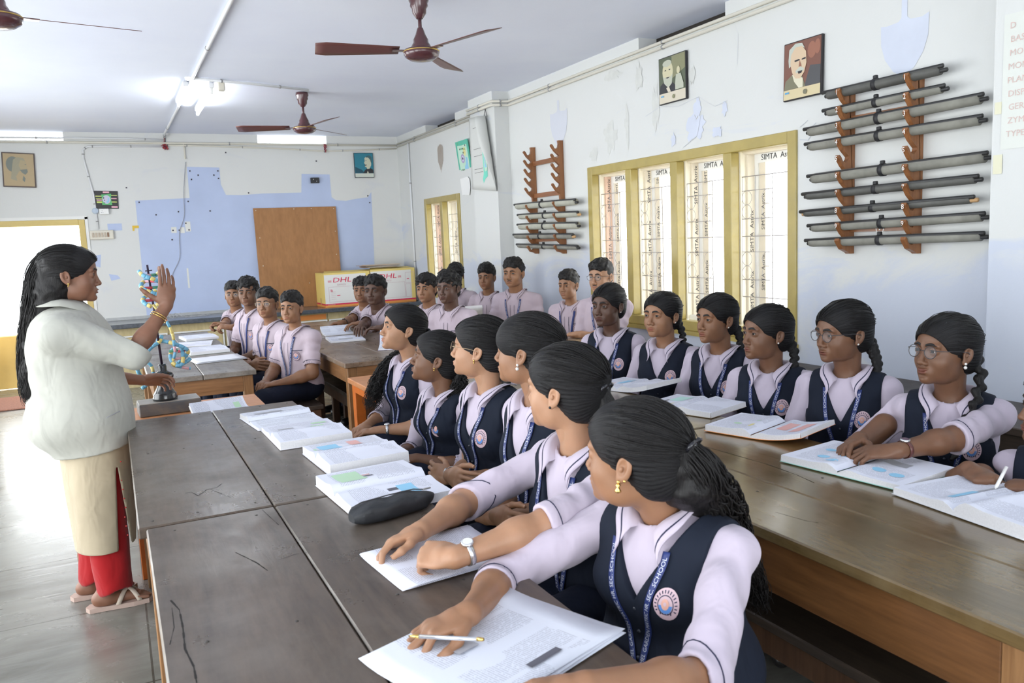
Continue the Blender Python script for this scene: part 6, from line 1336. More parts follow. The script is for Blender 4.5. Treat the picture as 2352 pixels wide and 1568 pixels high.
    if locksn:                                 # tufts over the crown
        q = MB(); rr = random.Random(int(hc[0]*1000)+locksn)
        for _ in range(locksn):
            th, ph_ = rr.uniform(-PI, PI), rr.uniform(0.05, 1.25 if hair in ('short', 'wavy') else 0.9); dx, dy, dz = math.sin(ph_)*math.cos(th), math.sin(ph_)*math.sin(th), math.cos(ph_)
            if dx > 0.80: continue
            p0 = Vector((-0.010+0.094*dx, 0.074*dy, 0.040+0.088*dz)); nrm = Vector((dx, dy, dz)); tg = Vector((rr.uniform(-1, 1), rr.uniform(-1, 1), rr.uniform(-.6, .4))); tg = (tg-nrm*tg.dot(nrm)).normalized()
            if hair == 'wavy': tg = (tg*0.6+Vector((0.5, 0.5*dy, -0.5))).normalized()
            ll = rr.uniform(0.016, 0.034)
            q.tube([p0-nrm*0.003, p0+nrm*ll*0.16+tg*ll*0.4, p0+nrm*ll*0.18+tg*ll*0.85, p0+nrm*ll*0.06+tg*ll*1.2], [0.0060, 0.0056, 0.0040, 0.0008], 6)
        q.build('hair_tufts', hm, root, mat4=HM)
    if hair == 'tied' and res < 1.5: comb_strands(root, HM, hp, 190 if res < 1 else 110, int(hc[1]*100), 0.0011, hp.get('hair_vol', 1.0))
    if extra_hair: extra_hair(root, hc, HR, bz, t2w, HM)
    if braid_path:
        pth = [np.array(pp, float) for pp in braid_path]
        bf, l_, h_ = braid(pth, hp.get('braid_r', 0.024), hp.get('braid_r', 0.024)*0.55, hp.get('braid_n', 15))
        v_, q_ = iso(bf, l_, h_, 0.0028 if res < 1.3 else 0.0038); br = meshobj('braid', v_, q_, M_hairl, root, mat4=HM)
        q = MB(); a, b_ = Vector(pth[0]), Vector(pth[1]); dd = (b_-a).normalized(); q.tube([a+dd*0.004, a+dd*0.014], 0.019, 12); q.build('hair_band', flat('black_band', (0.015, 0.012, 0.014), 0.5), root, mat4=HM)
    # ---- earrings
    if ears:
        kind = ears
        for sy in (-1, 1):
            q = MB(); p0 = Vector((-0.003, sy*(0.0795*hp.get('fw', 1)), -0.0335))
            if kind == 'stud': q.sphere(p0, 0.0036, 10); mt = M_pearl
            elif kind == 'gold': q.sphere(p0, 0.0042, 10); q.sphere(p0+Vector((-0.001, sy*0.001, -0.008)), 0.0036, 10); mt = M_gold2
            elif kind == 'dark': q.sphere(p0, 0.0038, 10); mt = M_lash
            elif kind == 'double': q.sphere(p0, 0.0045, 10); q.sphere(p0+Vector((0, 0, -0.012)), 0.0055, 12); mt = M_pearl
            else:
                q.sphere(p0, 0.0042, 10); q.sphere(p0+Vector((-0.013, 0, 0.004)), 0.0032, 10); q.lathe([(0.0012, 0), (0.0055, -0.004), (0.0025, -0.009), (0.006, -0.014), (0.007, -0.018), (0.001, -0.021)][::-1], p0+Vector((0, sy*0.001, -0.002)), 12); mt = M_gold2
            q.build('earring', mt, root, mat4=HM)
    # ---- spectacles
    if glasses:
        mt, gr_ = (M_spec, 0.0013) if glasses == 'dark' else (M_specg, 0.0008)
        q = MB(); fwk = hp.get('fw', 1)
        for sy in (-1, 1):
            ring = [(0.0985-abs(math.cos(a_))*0.002*(1 if math.cos(a_)*sy > 0 else 0), sy*0.033*fwk+0.0225*math.cos(a_), -0.004+0.0195*math.sin(a_)) for a_ in [2*PI*k/28 for k in range(28)]]
            q.tube(ring, gr_, 6, closed=True); q.tube([(0.097, sy*(0.033*fwk+0.0225), 0.003), (0.085, sy*0.070*fwk, 0.004), (0.02, sy*0.0765*fwk, 0.005), (-0.012, sy*0.0785*fwk, 0.002), (-0.026, sy*0.076*fwk, -0.012)], gr_, 6)
        q.tube([(0.0985, -0.0105, -0.001), (0.102, 0, 0.001), (0.0985, 0.0105, -0.001)], gr_, 6)
        g_ = q.build('spectacles', mt, root, mat4=HM)
        for sy in (-1, 1):
            l_ = MB(); l_.poly([(0.0985, sy*0.033*fwk+0.0220*math.cos(a_), -0.004+0.0190*math.sin(a_)) for a_ in [2*PI*k/24 for k in range(24)]]); l_.build('lens', M_lens, g_)
    ret = dict(root=root, bz=bz, HM=HM, HR=HR, hc=hc, t2w=t2w, w2t=world2t, wr=wr, H=H, NB=NB, tf=tf, sleeves=sleeves, up=up, kz=kz, fv=fv, side=side, TR=TR)
    # ---- shirt
    off = 0.011
    seed = float(hc[0]*7+hc[1]*3)
    def shirtfn(P):
        L = world2t(P)
        w = wob(P, 26, seed)*0.0032+wob(P*np.array([1, 1, 0.45], f32), 60, seed+1)*0.0014
        d = tf(L)-off-w
        d = smax(d, -(L[:, 2]+(0.02 if sex == 'm' else -0.02)), 0.01)
        for (s_, E_, c_, cd_, cf) in sleeves:
            rs = 0.047 if sex == 'f' else 0.052
            if cf >= 0:
                e = scap(P, s_, E_, rs, 0.047); e = smin(e, scap(P, E_, c_+cd_*0.03, 0.047, 0.047), 0.02)
            else: e = scap(P, s_, c_+cd_*0.04, rs, 0.057)
            ax = (P-np.asarray(c_, f32)) @ np.asarray(cd_, f32)
            fold = np.sin(ax*95+2.5*wob(P, 16, seed+3))*0.0030*np.clip((-ax-0.03)/0.05, 0.0, 1)+wob(P, 38, seed+5)*0.0034*np.clip((-ax)/0.04, 0.1, 1)
            e = e-fold
            e = smax(e, ax, 0.002); e = smax(e, -scap(P, c_-cd_*0.022, c_+cd_*0.03, 0.0395 if cf >= 0 else 0.048), 0.002)
            d = smin(d, e, 0.022)
        d = smax(d, -scap(P, NB-up*0.02, hc, 0.053*hs, 0.062*hs), 0.006)
        return d
    if watch: put_watch(watch, wr, bz, root)
    if bangle:
        for bg_ in bangle: put_bangle(bg_, wr, bz, root)
    if dress == 'custom': return ret
    allp = np.array([t2w((0.17, 0.19*bulk[1], 0)), t2w((0.17, -0.19*bulk[1], 0)), t2w((-0.17, 0.19*bulk[1], 0)), t2w((-0.17, -0.19*bulk[1], 0)), t2w((0.16*bulk[0], 0, .3)), t2w((-.15, 0, .4)), NB]+[x_ for sl in sleeves for x_ in (sl[0], sl[1], sl[2])])
    v_, q_ = iso(shirtfn, allp.min(0)-0.075, allp.max(0)+0.075, (0.0055 if res < 1 else 0.0075 if res < 1.6 else 0.0095))
    meshobj('shirt', v_-bz, q_, M_shirt if sex == 'f' else M_shirtb, root)
    for (s_, E_, c_, cd_, cf) in sleeves:       # navy line above the hem
        q = MB(); cd_ = Vector(cd_); c = Vector(c_)-cd_*0.026-Vector(bz); a1 = cd_.orthogonal().normalized(); a2 = cd_.cross(a1); ring = []
        for k in range(28):
            t_ = 2*PI*k/28; dv = a1*math.cos(t_)+a2*math.sin(t_); rr_ = np.linspace(0.085, 0.03, 45); pp = np.array([tuple(c+Vector(bz)+dv*float(r_)) for r_ in rr_], f32); dd = shirtfn(pp); kk = int(np.argmax(dd < 0)); ring.append(c+dv*(float(rr_[kk])+0.0010) if (dd < 0).any() else c+dv*0.047)
        q.tube(ring, 0.0016, 5, closed=True); q.build('cuff_piping', M_navy, root)
    # ---- outer surface used to lay things on the chest
    def vestfn_l(L, o=0.0):
        P = None; d = tf(L)-0.021-o
        return d
    surf = (lambda L: vestfn_l(L)) if vest else (lambda L: tf(L)-off-0.003)
    def chest(y, z, back=False):
        y = np.atleast_1d(np.asarray(y, f32)); z = np.atleast_1d(np.asarray(z, f32)); xs = np.linspace(0.24, -0.02, 66).astype(f32)
        G = np.stack(np.broadcast_arrays(xs[None, :], y[:, None], z[:, None]), -1).reshape(-1, 3).astype(f32); d = surf(G).reshape(len(y), -1); k = np.argmax(d < 0, 1); k = np.clip(k, 1, 65)
        d0 = d[np.arange(len(y)), k-1]; d1 = d[np.arange(len(y)), k]; t = d0/(d0-d1+1e-9); return xs[k-1]+(xs[k]-xs[k-1])*np.clip(t, 0, 1)
    def on_chest(pts, lift):               # list of (y,z) -> world-base points
        y = [p[0] for p in pts]; z = [p[1] for p in pts]; x = chest(y, z)+lift; return [tuple(r_) for r_ in (t2w(np.stack([x, y, z], 1))-bz)]
    if vest:
        def vestfn(P):
            L = world2t(P); d = vestfn_l(L)-wob(P, 24, seed+4)*0.0022
            az = L[:, 2]/kz; ay = np.abs(L[:, 1])/bulk[1]
            vn = np.where(L[:, 0] > -0.01, (az-0.262)-ay*2.3, -1.0)*0.4
            d = smax(d, vn, 0.003)
            A = np.stack([L[:, 0], ay, az], 1)
            d = smax(d, -sell(A, (-0.005, 0.188, 0.305), (0.115, 0.066, 0.125)), 0.004); d = smax(d, np.where(az > 0.30, ay-0.128, -0.05), 0.004)
            d = smax(d, -scap(L, (-0.012, 0, 0.40*kz), (-0.0, 0, 0.50*kz), 0.062, 0.085), 0.005)
            return smax(d, -(L[:, 2]+0.02), 0.005)
        c0 = t2w((0, 0, 0.22*kz)); v_, q_ = iso(vestfn, np.minimum(c0-0.32, allp.min(0)-0.05), np.maximum(c0+0.32, allp[:7].max(0)+0.05), (0.0048 if res < 1 else 0.006 if res < 1.6 else 0.008))
        meshobj('waistcoat', v_-bz, q_, M_vest, root)
        if res < 1.6:
            for zz in (0.24, 0.17, 0.10):
                q = MB(); p_ = on_chest([(0.0, zz*kz)], 0.001)[0]; q.sphere(p_, 0.0052, 10, 0, (1, 1, 1)); q.build('button', flat('navy_button', (0.03, 0.035, 0.05), 0.25), root)
    else:
        q = MB()                                # placket lines and pocket of the boys' shirts
        for y_ in (-0.018, 0.018):
            a = on_chest([(y_-0.0014, z_*kz) for z_ in np.linspace(0.36, 0.02, 22)], 0.0016); b_ = on_chest([(y_+0.0014, z_*kz) for z_ in np.linspace(0.36, 0.02, 22)], 0.0016); q.grid([a, b_])
        if pocket:
            a = on_chest([(y_, 0.300*kz) for y_ in np.linspace(0.045, 0.120, 10)], 0.0018); b_ = on_chest([(y_, 0.305*kz) for y_ in np.linspace(0.045, 0.120, 10)], 0.0018); q.grid([a, b_])
        q.build('shirt_piping', M_navy, root)
    # ---- collar
    col = MB(); n_t = 57; zc_ = 0.418*kz; rows = []
    prof = [(0.0, 0.047, 0.004), (0.10, 0.049, 0.026), (0.22, 0.053, 0.036), (0.36, 0.057, 0.033), (0.52, 0.060, 0.024), (0.70, 0.063, 0.014), (0.77, 0.064, 0.011), (0.86, 0.065, 0.007), (1.0, 0.067, 0.001)]
    th0 = 14
    for w_, rr_, zz in prof:
        row = []
        for k in range(n_t):
            th = math.radians(th0+(360-2*th0)*k/(n_t-1)); ang = min(k, n_t-1-k)/(n_t-1)*(360-2*th0)
            x_ = rr_*math.cos(th)*0.98-0.010; y_ = rr_*math.sin(th)*1.04; z_ = zc_+zz-0.014*math.cos(th)+0.006*(1-math.cos(th))-0.012
            ff = math.exp(-(ang/20)**2); sy_ = 1 if th < PI else -1
            fx_ = 0.045+0.026*w_; fy_ = sy_*(0.014+0.034*w_); fz_ = zc_-0.006-0.054*max(0, w_-0.2)/0.8+(0.016 if w_ < 0.3 else 0.012*max(0, 1-w_))
            x_, y_, z_ = x_*(1-ff)+fx_*ff, y_*(1-ff)+fy_*ff, z_*(1-ff)+fz_*ff
            row.append([x_, y_, z_])
        rows.append(row)
    Ls = np.array(rows, f32); flatp = Ls.reshape(-1, 3)
    need = np.repeat(np.array([-1, -1, -1, 0.0, 0.003, 0.004, 0.0045, 0.005, 0.006], f32)+np.where(np.array([0, 0, 0, 1, 1, 1, 1, 1, 1]), 0.004, 0), n_t)
    for _ in range(5):
        d0 = surf(flatp); g = np.stack([(surf(flatp+np.eye(3, dtype=f32)[i]*0.002)-d0)/0.002 for i in range(3)], 1); push = np.where(need > -0.5, np.maximum(0, need-d0), 0); flatp = flatp+g*push[:, None]*0.8
    W_ = (t2w(flatp)-bz).reshape(len(prof), n_t, 3)
    co = col.grid([[tuple(p) for p in r_] for r_ in W_])
    cob = col.build('collar', [M_shirt if sex == 'f' else M_shirtb, M_navy], root, solid=0.0022)
    me = cob.data; mi_ = [0]*len(me.polygons)
    for i in range(len(prof)-1):
        for j in range(n_t-1):
            if i == 5 or (sex == 'm' and i == 7 and False): mi_[i*(n_t-1)+j] = 1
    me.polygons.foreach_set('material_index', mi_)
    # ---- badge
    if badge:
        cy, cz = 0.078*bulk[1], (0.285 if vest else 0.262)*kz; q = MB(); R1, R2 = 0.0265, 0.0330
        def disc(ry, rz, lift, mi, a0=0, a1=2*PI, oy=0, oz=0):
            nr_, na = 4, 24; rows = []
            for i in range(nr_+1):
                rows.append(on_chest([(cy+oy+ry*(0.02+0.98*i/nr_)*math.cos(a0+(a1-a0)*k/na), cz+oz+rz*(0.02+0.98*i/nr_)*math.sin(a0+(a1-a0)*k/na)) for k in range(na+1)], lift))
            q.grid(rows, mi)
        def ring(r1, r2, lift, mi):
            na = 28; q.grid([on_chest([(cy+R1*f_*math.cos(2*PI*k/na), cz+R2*f_*math.sin(2*PI*k/na)) for k in range(na+1)], lift) for f_ in (r1, r2)], mi)
        disc(R1, R2, 0.0022, 0)
        if not vest: ring(0.93, 1.0, 0.0028, 1)
        ring(0.56, 0.62, 0.0028, 1) if vest else ring(0.62, 0.70, 0.0028, 1)
        disc(R1*0.52, R2*0.52, 0.0030, 2, PI, 2*PI); disc(R1*0.3, R2*0.34, 0.0034, 3, 0, 2*PI, 0, 0.002); disc(R1*0.12, R2*0.12, 0.0038, 0, 0, 2*PI, 0, 0.003)
        if res < 1.6:
            for k in range(16):
                a_ = PI*(-0.15+1.3*k/15); q.add(on_chest([(cy-R1*f_*math.cos(a_+g_), cz+R2*f_*math.sin(a_+g_)) for f_, g_ in ((0.70, -.05), (0.88, -.05), (0.88, .05), (0.70, .05))], 0.0029), [(0, 1, 2, 3)], 1)
            for k in range(5): q.add(on_chest([(cy+(-0.4+0.2*k)*R1+dy, cz-0.42*R2+dz) for dy, dz in ((-.001, -.006), (.001, -.006), (.001, .002), (-.001, .002))], 0.0029), [(0, 1, 2, 3)], 1)
        q.build('school_badge', [B_pink, B_dark, B_blue, B_fl], root)
    # ---- lanyard
    if lanyard:
        q = MB(); lt = MB()
        for sy in (-1, 1):
            path = [(sy*0.062*bulk[1], 0.402*kz), (sy*0.058*bulk[1], 0.36*kz), (sy*0.042, 0.26*kz), (sy*0.020, 0.14*kz), (sy*0.004, 0.045*kz)]
            S_ = spline([(a, b_, 0) for a, b_ in path], 8); a_, b2 = [], []
            Ls_ = [0]
            for u, v in zip(S_, S_[1:]): Ls_.append(Ls_[-1]+(v-u).length)
            hw = 0.0075
            def pt(s, t):
                s = max(0, min(Ls_[-1]-1e-6, s)); i = max(k for k in range(len(Ls_)-1) if Ls_[k] <= s); f_ = (s-Ls_[i])/(Ls_[i+1]-Ls_[i]+1e-9); p_ = S_[i].lerp(S_[i+1], f_); d_ = (S_[i+1]-S_[i]).normalized(); return (p_.x-d_.y*t, p_.y+d_.x*t)
            ss = np.linspace(0, Ls_[-1], 40); lf = 0.0042+(0.0015 if sy > 0 else 0)
            q.grid([on_chest([pt(s, -hw) for s in ss], lf), on_chest([pt(s, 0) for s in ss], lf), on_chest([pt(s, hw) for s in ss], lf)])
            if lantext and res < 1.6:
                vs, fs, w_ = text2d('CARMEL GARDEN MATRIC HR. SEC. SCHOOL', 0.0125); sc = (Ls_[-1]-0.02)/w_; sgn = 1 if sy > 0 else -1
                # read upwards along the ribbon
                pts = [pt(Ls_[-1]-0.01-x_*sc, -(y_-0.0045)) for x_, y_ in vs]; lt.add(on_chest(pts, lf+0.0012), fs)
        q.build('lanyard', M_lan, root, solid=0.0006)
        if lt.v: lt.build('lanyard_lettering', M_lant, root)
    # ---- legs (mostly under the tables)
    if legs:
        kn = {}
        for s, sg in (('L', 1), ('R', -1)):
            a = np.array([H[0], H[1], sit+0.085])+side*sg*0.075; k_ = a+fv*knee+np.array([0, 0, -0.005]); f2_ = k_+fv*0.04; f2_[2] = 0.085; kn[s] = (a, k_, f2_)
        def legf(P):
            d = sell((P-H32) @ np.stack([fv, side, (0, 0, 1)], 1).astype(f32), (0.0, 0, 0.0), (0.125, 0.165, 0.098))
            for a, k_, f_ in kn.values():
                d = smin(d, scap(P, a, k_, 0.078, 0.060), 0.035); d = smin(d, scap(P, k_, f_, 0.058, 0.048), 0.03)
            return smax(d-wob(P, 22, seed)*0.003, -(P[:, 2]-0.05), 0.01)
        pp = np.array([x_ for t3 in kn.values() for x_ in t3]+[H]); v_, q_ = iso(legf, pp.min(0)-0.18, pp.max(0)+0.18, 0.010 if res < 1.6 else 0.013); meshobj('trousers', v_-bz, q_, M_trou, root)
        for a, k_, f_ in kn.values():
            sf = lambda P, f_=f_: smax(smin(scap(P, np.array([f_[0], f_[1], 0.045])-fv*0.03, np.array([f_[0], f_[1], 0.038])+fv*0.13, 0.042, 0.032), scap(P, (f_[0], f_[1], 0.05), (f_[0], f_[1], 0.11), 0.038), 0.02), -(P[:, 2]-0.002), 0.004)
            c0 = np.array([f_[0], f_[1], 0.06]); v_, q_ = iso(sf, c0+np.array([-0.21, -0.21, -0.065]), c0+np.array([0.21, 0.21, 0.10]), 0.009); meshobj('shoe', v_-bz, q_, flat('black_shoe', (0.015, 0.014, 0.014), 0.3), root)
    return ret
# ================================================================== the people
TE = (0.02, 3.85, 1.38)                       # the teacher's head, what nearly everybody looks at
SK = dict(fair=(0.40, 0.215, 0.125), mid=(0.29, 0.145, 0.078), tan=(0.235, 0.112, 0.058), brown=(0.165, 0.078, 0.042), dark=(0.095, 0.045, 0.028))
def tp(px, py, z=0.80): return tuple(at(px, py, 2, z))
def hd(px, py, x): return tuple(at(px, py, 0, x))
def dirp(a, b): return tuple(Vector(b)-Vector(a))
GG, GB = 'students in navy waistcoats and lilac shirts', 'students in pink short sleeved shirts'
CROSS = {'L': ((0.215, -0.02, 0.115), (0.15, -1, 0.10), (1, 0.1, 0.4), 'drape', {'T': 1}), 'R': ((0.235, 0.02, 0.14), (0.1, 1, 0.05), (1, 0, 0.4), 'drape', {'T': 1})}
CE = {'L': (0, 0, -1), 'R': (0, 0, -1)}
# long loose hair helpers, all in the head frame
def long_hair(path, sp, n, seed, r=0.0042, wave=0.007, freq=5, core=None, name='long_hair', mat=None):
    def f(root, hc, HR, bz, t2w, HM):
        if core:
            segs = core
            def cf(P):
                d = None
                for (a, ra), (b, rb) in zip(segs, segs[1:]): e = scap(P, a, b, ra, rb); d = e if d is None else smin(d, e, 0.01)
                return d-wob(P, 120, seed)*0.003-wob(P, 50, seed+1)*0.004
            A = np.array([a for a, _ in segs]); v_, q_ = iso(cf, A.min(0)-0.09, A.max(0)+0.09, 0.0036); o = meshobj(name, v_, q_, mat or M_hairl, root, mat4=HM)
        q = MB(); locks(q, path, sp, n, r, wave, freq, seed); q.build('wavy_locks', mat or M_hairl, root, mat4=HM)
    return f
def clip(pos, rz=0.0, bow=True):
    def f(root, hc, HR, bz, t2w, HM):
        q = MB(); p = Vector(pos)
        for sy in (-1, 1):
            q.tube([p, p+Vector((-0.012, sy*0.012, 0.010)), p+Vector((-0.010, sy*0.026, 0.006)), p+Vector((-0.002, sy*0.026, -0.006)), p], [0.003, 0.0045, 0.005, 0.0045, 0.003], 7)
        q.sphere(p+Vector((-0.008, 0, 0)), 0.006, 10); q.build('hair_clip', flat('glossy_black_clip', (0.02, 0.02, 0.025), 0.12), root, mat4=HM)
    return f
def both(*fs):
    def f(*a):
        for g in fs: g(*a)
    return f
if ONLY is None or 'F' in ONLY:
    # --- near row of girls, nearest first
    w1 = tp(1078, 1408, 0.80); wl1 = tp(1348, 1576, 0.79)
    person('nearest girl with long wavy ponytail, holding a silver pen over white sheets', 'f', hd(1458, 1046, 0.95), (-0.35, 3.6, 1.22), 197, lean=0.04, armk=1.13, nfwd=0.055, nk=0.018, bulk=(1.05, 1.09), skin_col=SK['mid'], res=0.8, group=GG, ears='bead', cuffs=(0.12, 0.28), hs=1.02,
           hands={'R': (w1, dirp(w1, tp(975, 1452, 0.785)), (0.1, 0.1, 1), 'pen', {'thumb': (38, 20), 'spread': 7}), 'L': (wl1, (-1, 0.25, 0), (0, 0, 1), 'drape')}, elbows={'R': (0.1, 0.7, -0.30), 'L': (0.3, -0.6, -1)},
           hp=dict(seed=1, hair_vol=1.02, jaw=0.95), extra_hair=both(long_hair([(-0.075, 0.0, 0.035), (-0.118, -0.020, -0.01), (-0.120, -0.075, -0.06), (-0.122, -0.155, -0.12), (-0.128, -0.235, -0.19), (-0.145, -0.305, -0.28), (-0.168, -0.355, -0.38), (-0.182, -0.385, -0.46)], lambda u: 0.036+0.026*math.sin(PI*min(1, u*1.4))-0.014*u, 520, 3, 0.0022, 0.009, 6.5,
               core=[((-0.080, 0, 0.02), 0.052), ((-0.108, -0.025, -0.04), 0.058), ((-0.118, -0.090, -0.08), 0.056), ((-0.124, -0.185, -0.145), 0.046), ((-0.135, -0.265, -0.23), 0.036), ((-0.158, -0.335, -0.34), 0.026)]), clip((-0.118, 0.0, 0.045))), bangle=None)
    wr2, wl2 = tp(968, 1218, 0.805), tp(1000, 1302, 0.805)
    person('girl with smooth ponytail and a silver watch, both hands together over printed sheets', 'f', hd(1298, 893, 1.03), (-0.1, 3.75, 1.28), 192, lean=0.06, skin_col=SK['fair'], res=0.8, group=GG, ears='dark', cuffs=(0.05, 0.05),
           hands={'R': (wr2, dirp(wr2, tp(865, 1262, 0.785)), (0.1, 0.5, 1), 'relaxed', {'thumb': (28, 20), 'spread': 2}), 'L': (wl2, dirp(wl2, tp(880, 1288, 0.80)), (0.15, -0.75, 0.7), 'curl', {'thumb': (25, 25), 'spread': 3})}, elbows={'R': (0.1, 0.8, -0.3), 'L': (0.4, -0.7, -0.3)}, watch=('L', 'silver'),
           hp=dict(seed=2, jaw=0.92, nose=0.9), extra_hair=both(long_hair([(-0.10, 0, 0.0), (-0.13, 0.0, -0.04), (-0.13, 0.005, -0.12), (-0.125, 0.01, -0.20)], lambda u: 0.022*(1-u*0.5), 160, 5, 0.0022, 0.004, 3, core=[((-0.10, 0, 0), 0.03), ((-0.128, 0, -0.06), 0.028), ((-0.125, 0.005, -0.14), 0.018)]), clip((-0.112, 0.0, 0.02))))
    person('girl with side swept fringe and parted lips, half hidden behind the ponytailed girl', 'f', hd(1212, 805, 1.16), (-0.15, 3.9, 1.38), 190, lean=0.05, skin_col=SK['mid'], res=0.9, group=GG, ears='double', hands=CROSS, elbows=CE,
           hp=dict(seed=3, nose=1.18, bangs=True, mouth_open=0.0016, jaw=0.95), extra_hair=long_hair([(-0.10, 0, -0.01), (-0.125, 0.0, -0.06), (-0.115, 0.02, -0.14)], lambda u: 0.02, 90, 7, 0.0022, 0.004, 3))
    person('girl wearing thin round glasses with crossed arms and a small watch', 'f', hd(1103, 800, 1.20), (-0.25, 3.95, 1.42), 192, lean=0.03, skin_col=SK['fair'], res=0.9, group=GG, ears='gold', glasses='thin', hands=CROSS, elbows=CE, watch=('R', 'silver'), cuffs=(0.05, 0.05),
           hp=dict(seed=4, jaw=0.92), braid_path=[(-0.10, 0, -0.02), (-0.115, 0.01, -0.12), (-0.09, 0.03, -0.24)])
    person('girl with low side tied curls and gold studs, leaning back behind stapled notes', 'f', hd(1003, 822, 1.22), (-0.15, 3.9, 1.40), 195, lean=0.04, skin_col=SK['brown'], res=1.2, group=GG, ears='gold', cuffs=(0.35, 0.45),
           hp=dict(seed=5, jaw=1.02), extra_hair=long_hair([(-0.095, 0.0, -0.03), (-0.12, 0.02, -0.07), (-0.11, 0.05, -0.13), (-0.09, 0.07, -0.20)], lambda u: 0.018+0.012*math.sin(PI*u), 160, 9, 0.0024, 0.008, 6, core=[((-0.095, 0, -0.02), 0.03), ((-0.118, 0.025, -0.08), 0.024), ((-0.105, 0.055, -0.15), 0.014)]))
    person('girl with long curly hair over her shoulder, farthest of the near row', 'f', hd(925, 755, 1.27), (-0.2, 3.9, 1.42), 195, lean=0.02, skin_col=SK['fair'], res=1.2, group=GG, ears=None, watch=('L', 'silver'), cuffs=(0.4, 0.5), badge=True,
           hp=dict(seed=6, jaw=0.9, neck_r=0.042), extra_hair=both(long_hair([(-0.095, -0.01, -0.03), (-0.075, -0.065, -0.10), (0.00, -0.10, -0.18), (0.045, -0.10, -0.27), (0.060, -0.105, -0.36), (0.055, -0.11, -0.44)], lambda u: 0.018+0.030*u, 260, 11, 0.0024, 0.011, 7, core=[((-0.095, -0.01, -0.02), 0.032), ((-0.07, -0.06, -0.10), 0.025), ((0.0, -0.095, -0.19), 0.026), ((0.045, -0.10, -0.29), 0.026), ((0.055, -0.105, -0.37), 0.015)]), clip((-0.112, 0.03, 0.01))))
if ONLY is None or 'R' in ONLY:
    BB = [(-0.100, 0.02, -0.02), (-0.115, 0.045, -0.08), (-0.095, 0.075, -0.15), (-0.07, 0.09, -0.21)]
    wl, wr_ = tp(2040, 1042, 0.82), tp(1975, 1008, 0.82)
    person('smiling girl with round dark glasses and double pearl earrings, hands clasped on a book', 'f', hd(2172, 805, 2.42), (-0.2, 2.1, 1.32), 208, lean=0.05, skin_col=SK['brown'], res=0.9, group=GG, ears='double', glasses='dark', watch=('L', 'brown'), cuffs=(0.02, 0.05),
           hands={'L': (wl, dirp(wl, tp(1895, 1050, 0.80)), (0.2, -0.5, 1), 'relaxed', {'thumb': (40, 10), 'spread': 6}), 'R': (wr_, dirp(wr_, tp(1890, 1060, 0.785)), (-0.2, 0.5, 1), 'relaxed', {'thumb': (50, 10), 'spread': 6})}, elbows={'L': (0.4, -0.9, -0.5), 'R': (0.4, 0.7, -0.6)},
           hp=dict(seed=7, smile=1.0, cheek=1.15), braid_path=[(-0.095, 0.03, -0.02), (-0.085, 0.07, -0.08), (-0.03, 0.105, -0.16), (0.015, 0.10, -0.25), (0.03, 0.095, -0.34)])
    person('girl with large dark rimmed glasses and closed mouth, beside the smiling girl', 'f', hd(1935, 765, 2.42), (-0.6, 2.55, 1.12), 208, lean=0.03, skin_col=SK['brown'], res=0.9, group=GG, ears='stud', glasses='dark', hp=dict(seed=8, long=0.95, bun=True), braid_path=[(-0.10, 0.03, -0.04), (-0.11, 0.06, -0.11), (-0.09, 0.075, -0.18)], cuffs=(0.6, 0.6))
    person('girl below the right edge of the large window, lanyard across her waistcoat', 'f', hd(1760, 765, 2.44), (-0.3, 2.9, 1.3), 208, lean=0.03, skin_col=SK['brown'], res=1.2, group=GG, ears='stud', hp=dict(seed=9, cheek=1.05), braid_path=BB, cuffs=(0.6, 0.6))
    person('slim girl with long braid and pearl stud in front of the window\'s third light', 'f', hd(1645, 733, 2.50), (-0.3, 2.6, 1.3), 204, lean=0.03, skin_col=SK['tan'], res=1.2, group=GG, ears='stud', hp=dict(seed=10, fw=0.93, nose=1.1), braid_path=BB, cuffs=(0.6, 0.6))
    person('round faced girl without lanyard in front of the window\'s second light', 'f', hd(1520, 724, 2.50), (-0.3, 2.5, 1.3), 206, lean=0.03, skin_col=SK['mid'], res=1.2, group=GG, ears='stud', lanyard=False, hp=dict(seed=11, cheek=1.2, fw=1.04), braid_path=BB, cuffs=(0.6, 0.6))
    person('dark skinned girl farthest in the right row, braid falling before her shoulder', 'f', hd(1397, 702, 2.42), (-0.3, 2.6, 1.25), 215, lean=0.02, skin_col=SK['dark'], res=1.4, group=GG, ears='stud', hp=dict(seed=12, cheek=1.1), braid_path=[(-0.095, -0.02, -0.03), (-0.07, -0.07, -0.10), (-0.01, -0.10, -0.18), (0.02, -0.10, -0.26)], cuffs=(0.6, 0.6))
    w7, w7b = tp(2225, 1078, 0.80), tp(2400, 1120, 0.80)
    person('student cut off by the right picture edge, fists on an open book', 'f', hd(2440, 935, 2.36), (0.0, 3.0, 1.25), 205, lean=0.04, skin_col=SK['brown'], res=0.9, group=GG, lanyard=False, badge=False, cuffs=(0.15, 0.3),
           hands={'R': (w7, dirp(w7, tp(2290, 1115, 0.79)), (0, 0.3, 1), 'fist'), 'L': (w7b, dirp(w7b, tp(2330, 1115, 0.79)), (0, -0.3, 1), 'fist')}, elbows={'L': (0.4, -0.9, -0.5), 'R': (0.3, 0.7, -0.6)}, hp=dict(seed=13))
    q = MB(); a, b_ = Vector(tp(2312, 1072, 0.845)), Vector(tp(2286, 1122, 0.795)); q.tube([a, a.lerp(b_, 0.9), b_], [0.0045, 0.0045, 0.0015], 10); tag(q.build('white_pen', flat('white_plastic_pen', (0.75, 0.74, 0.72), 0.3)), 'white pen held in the fist of the girl at the right edge', 'pen')
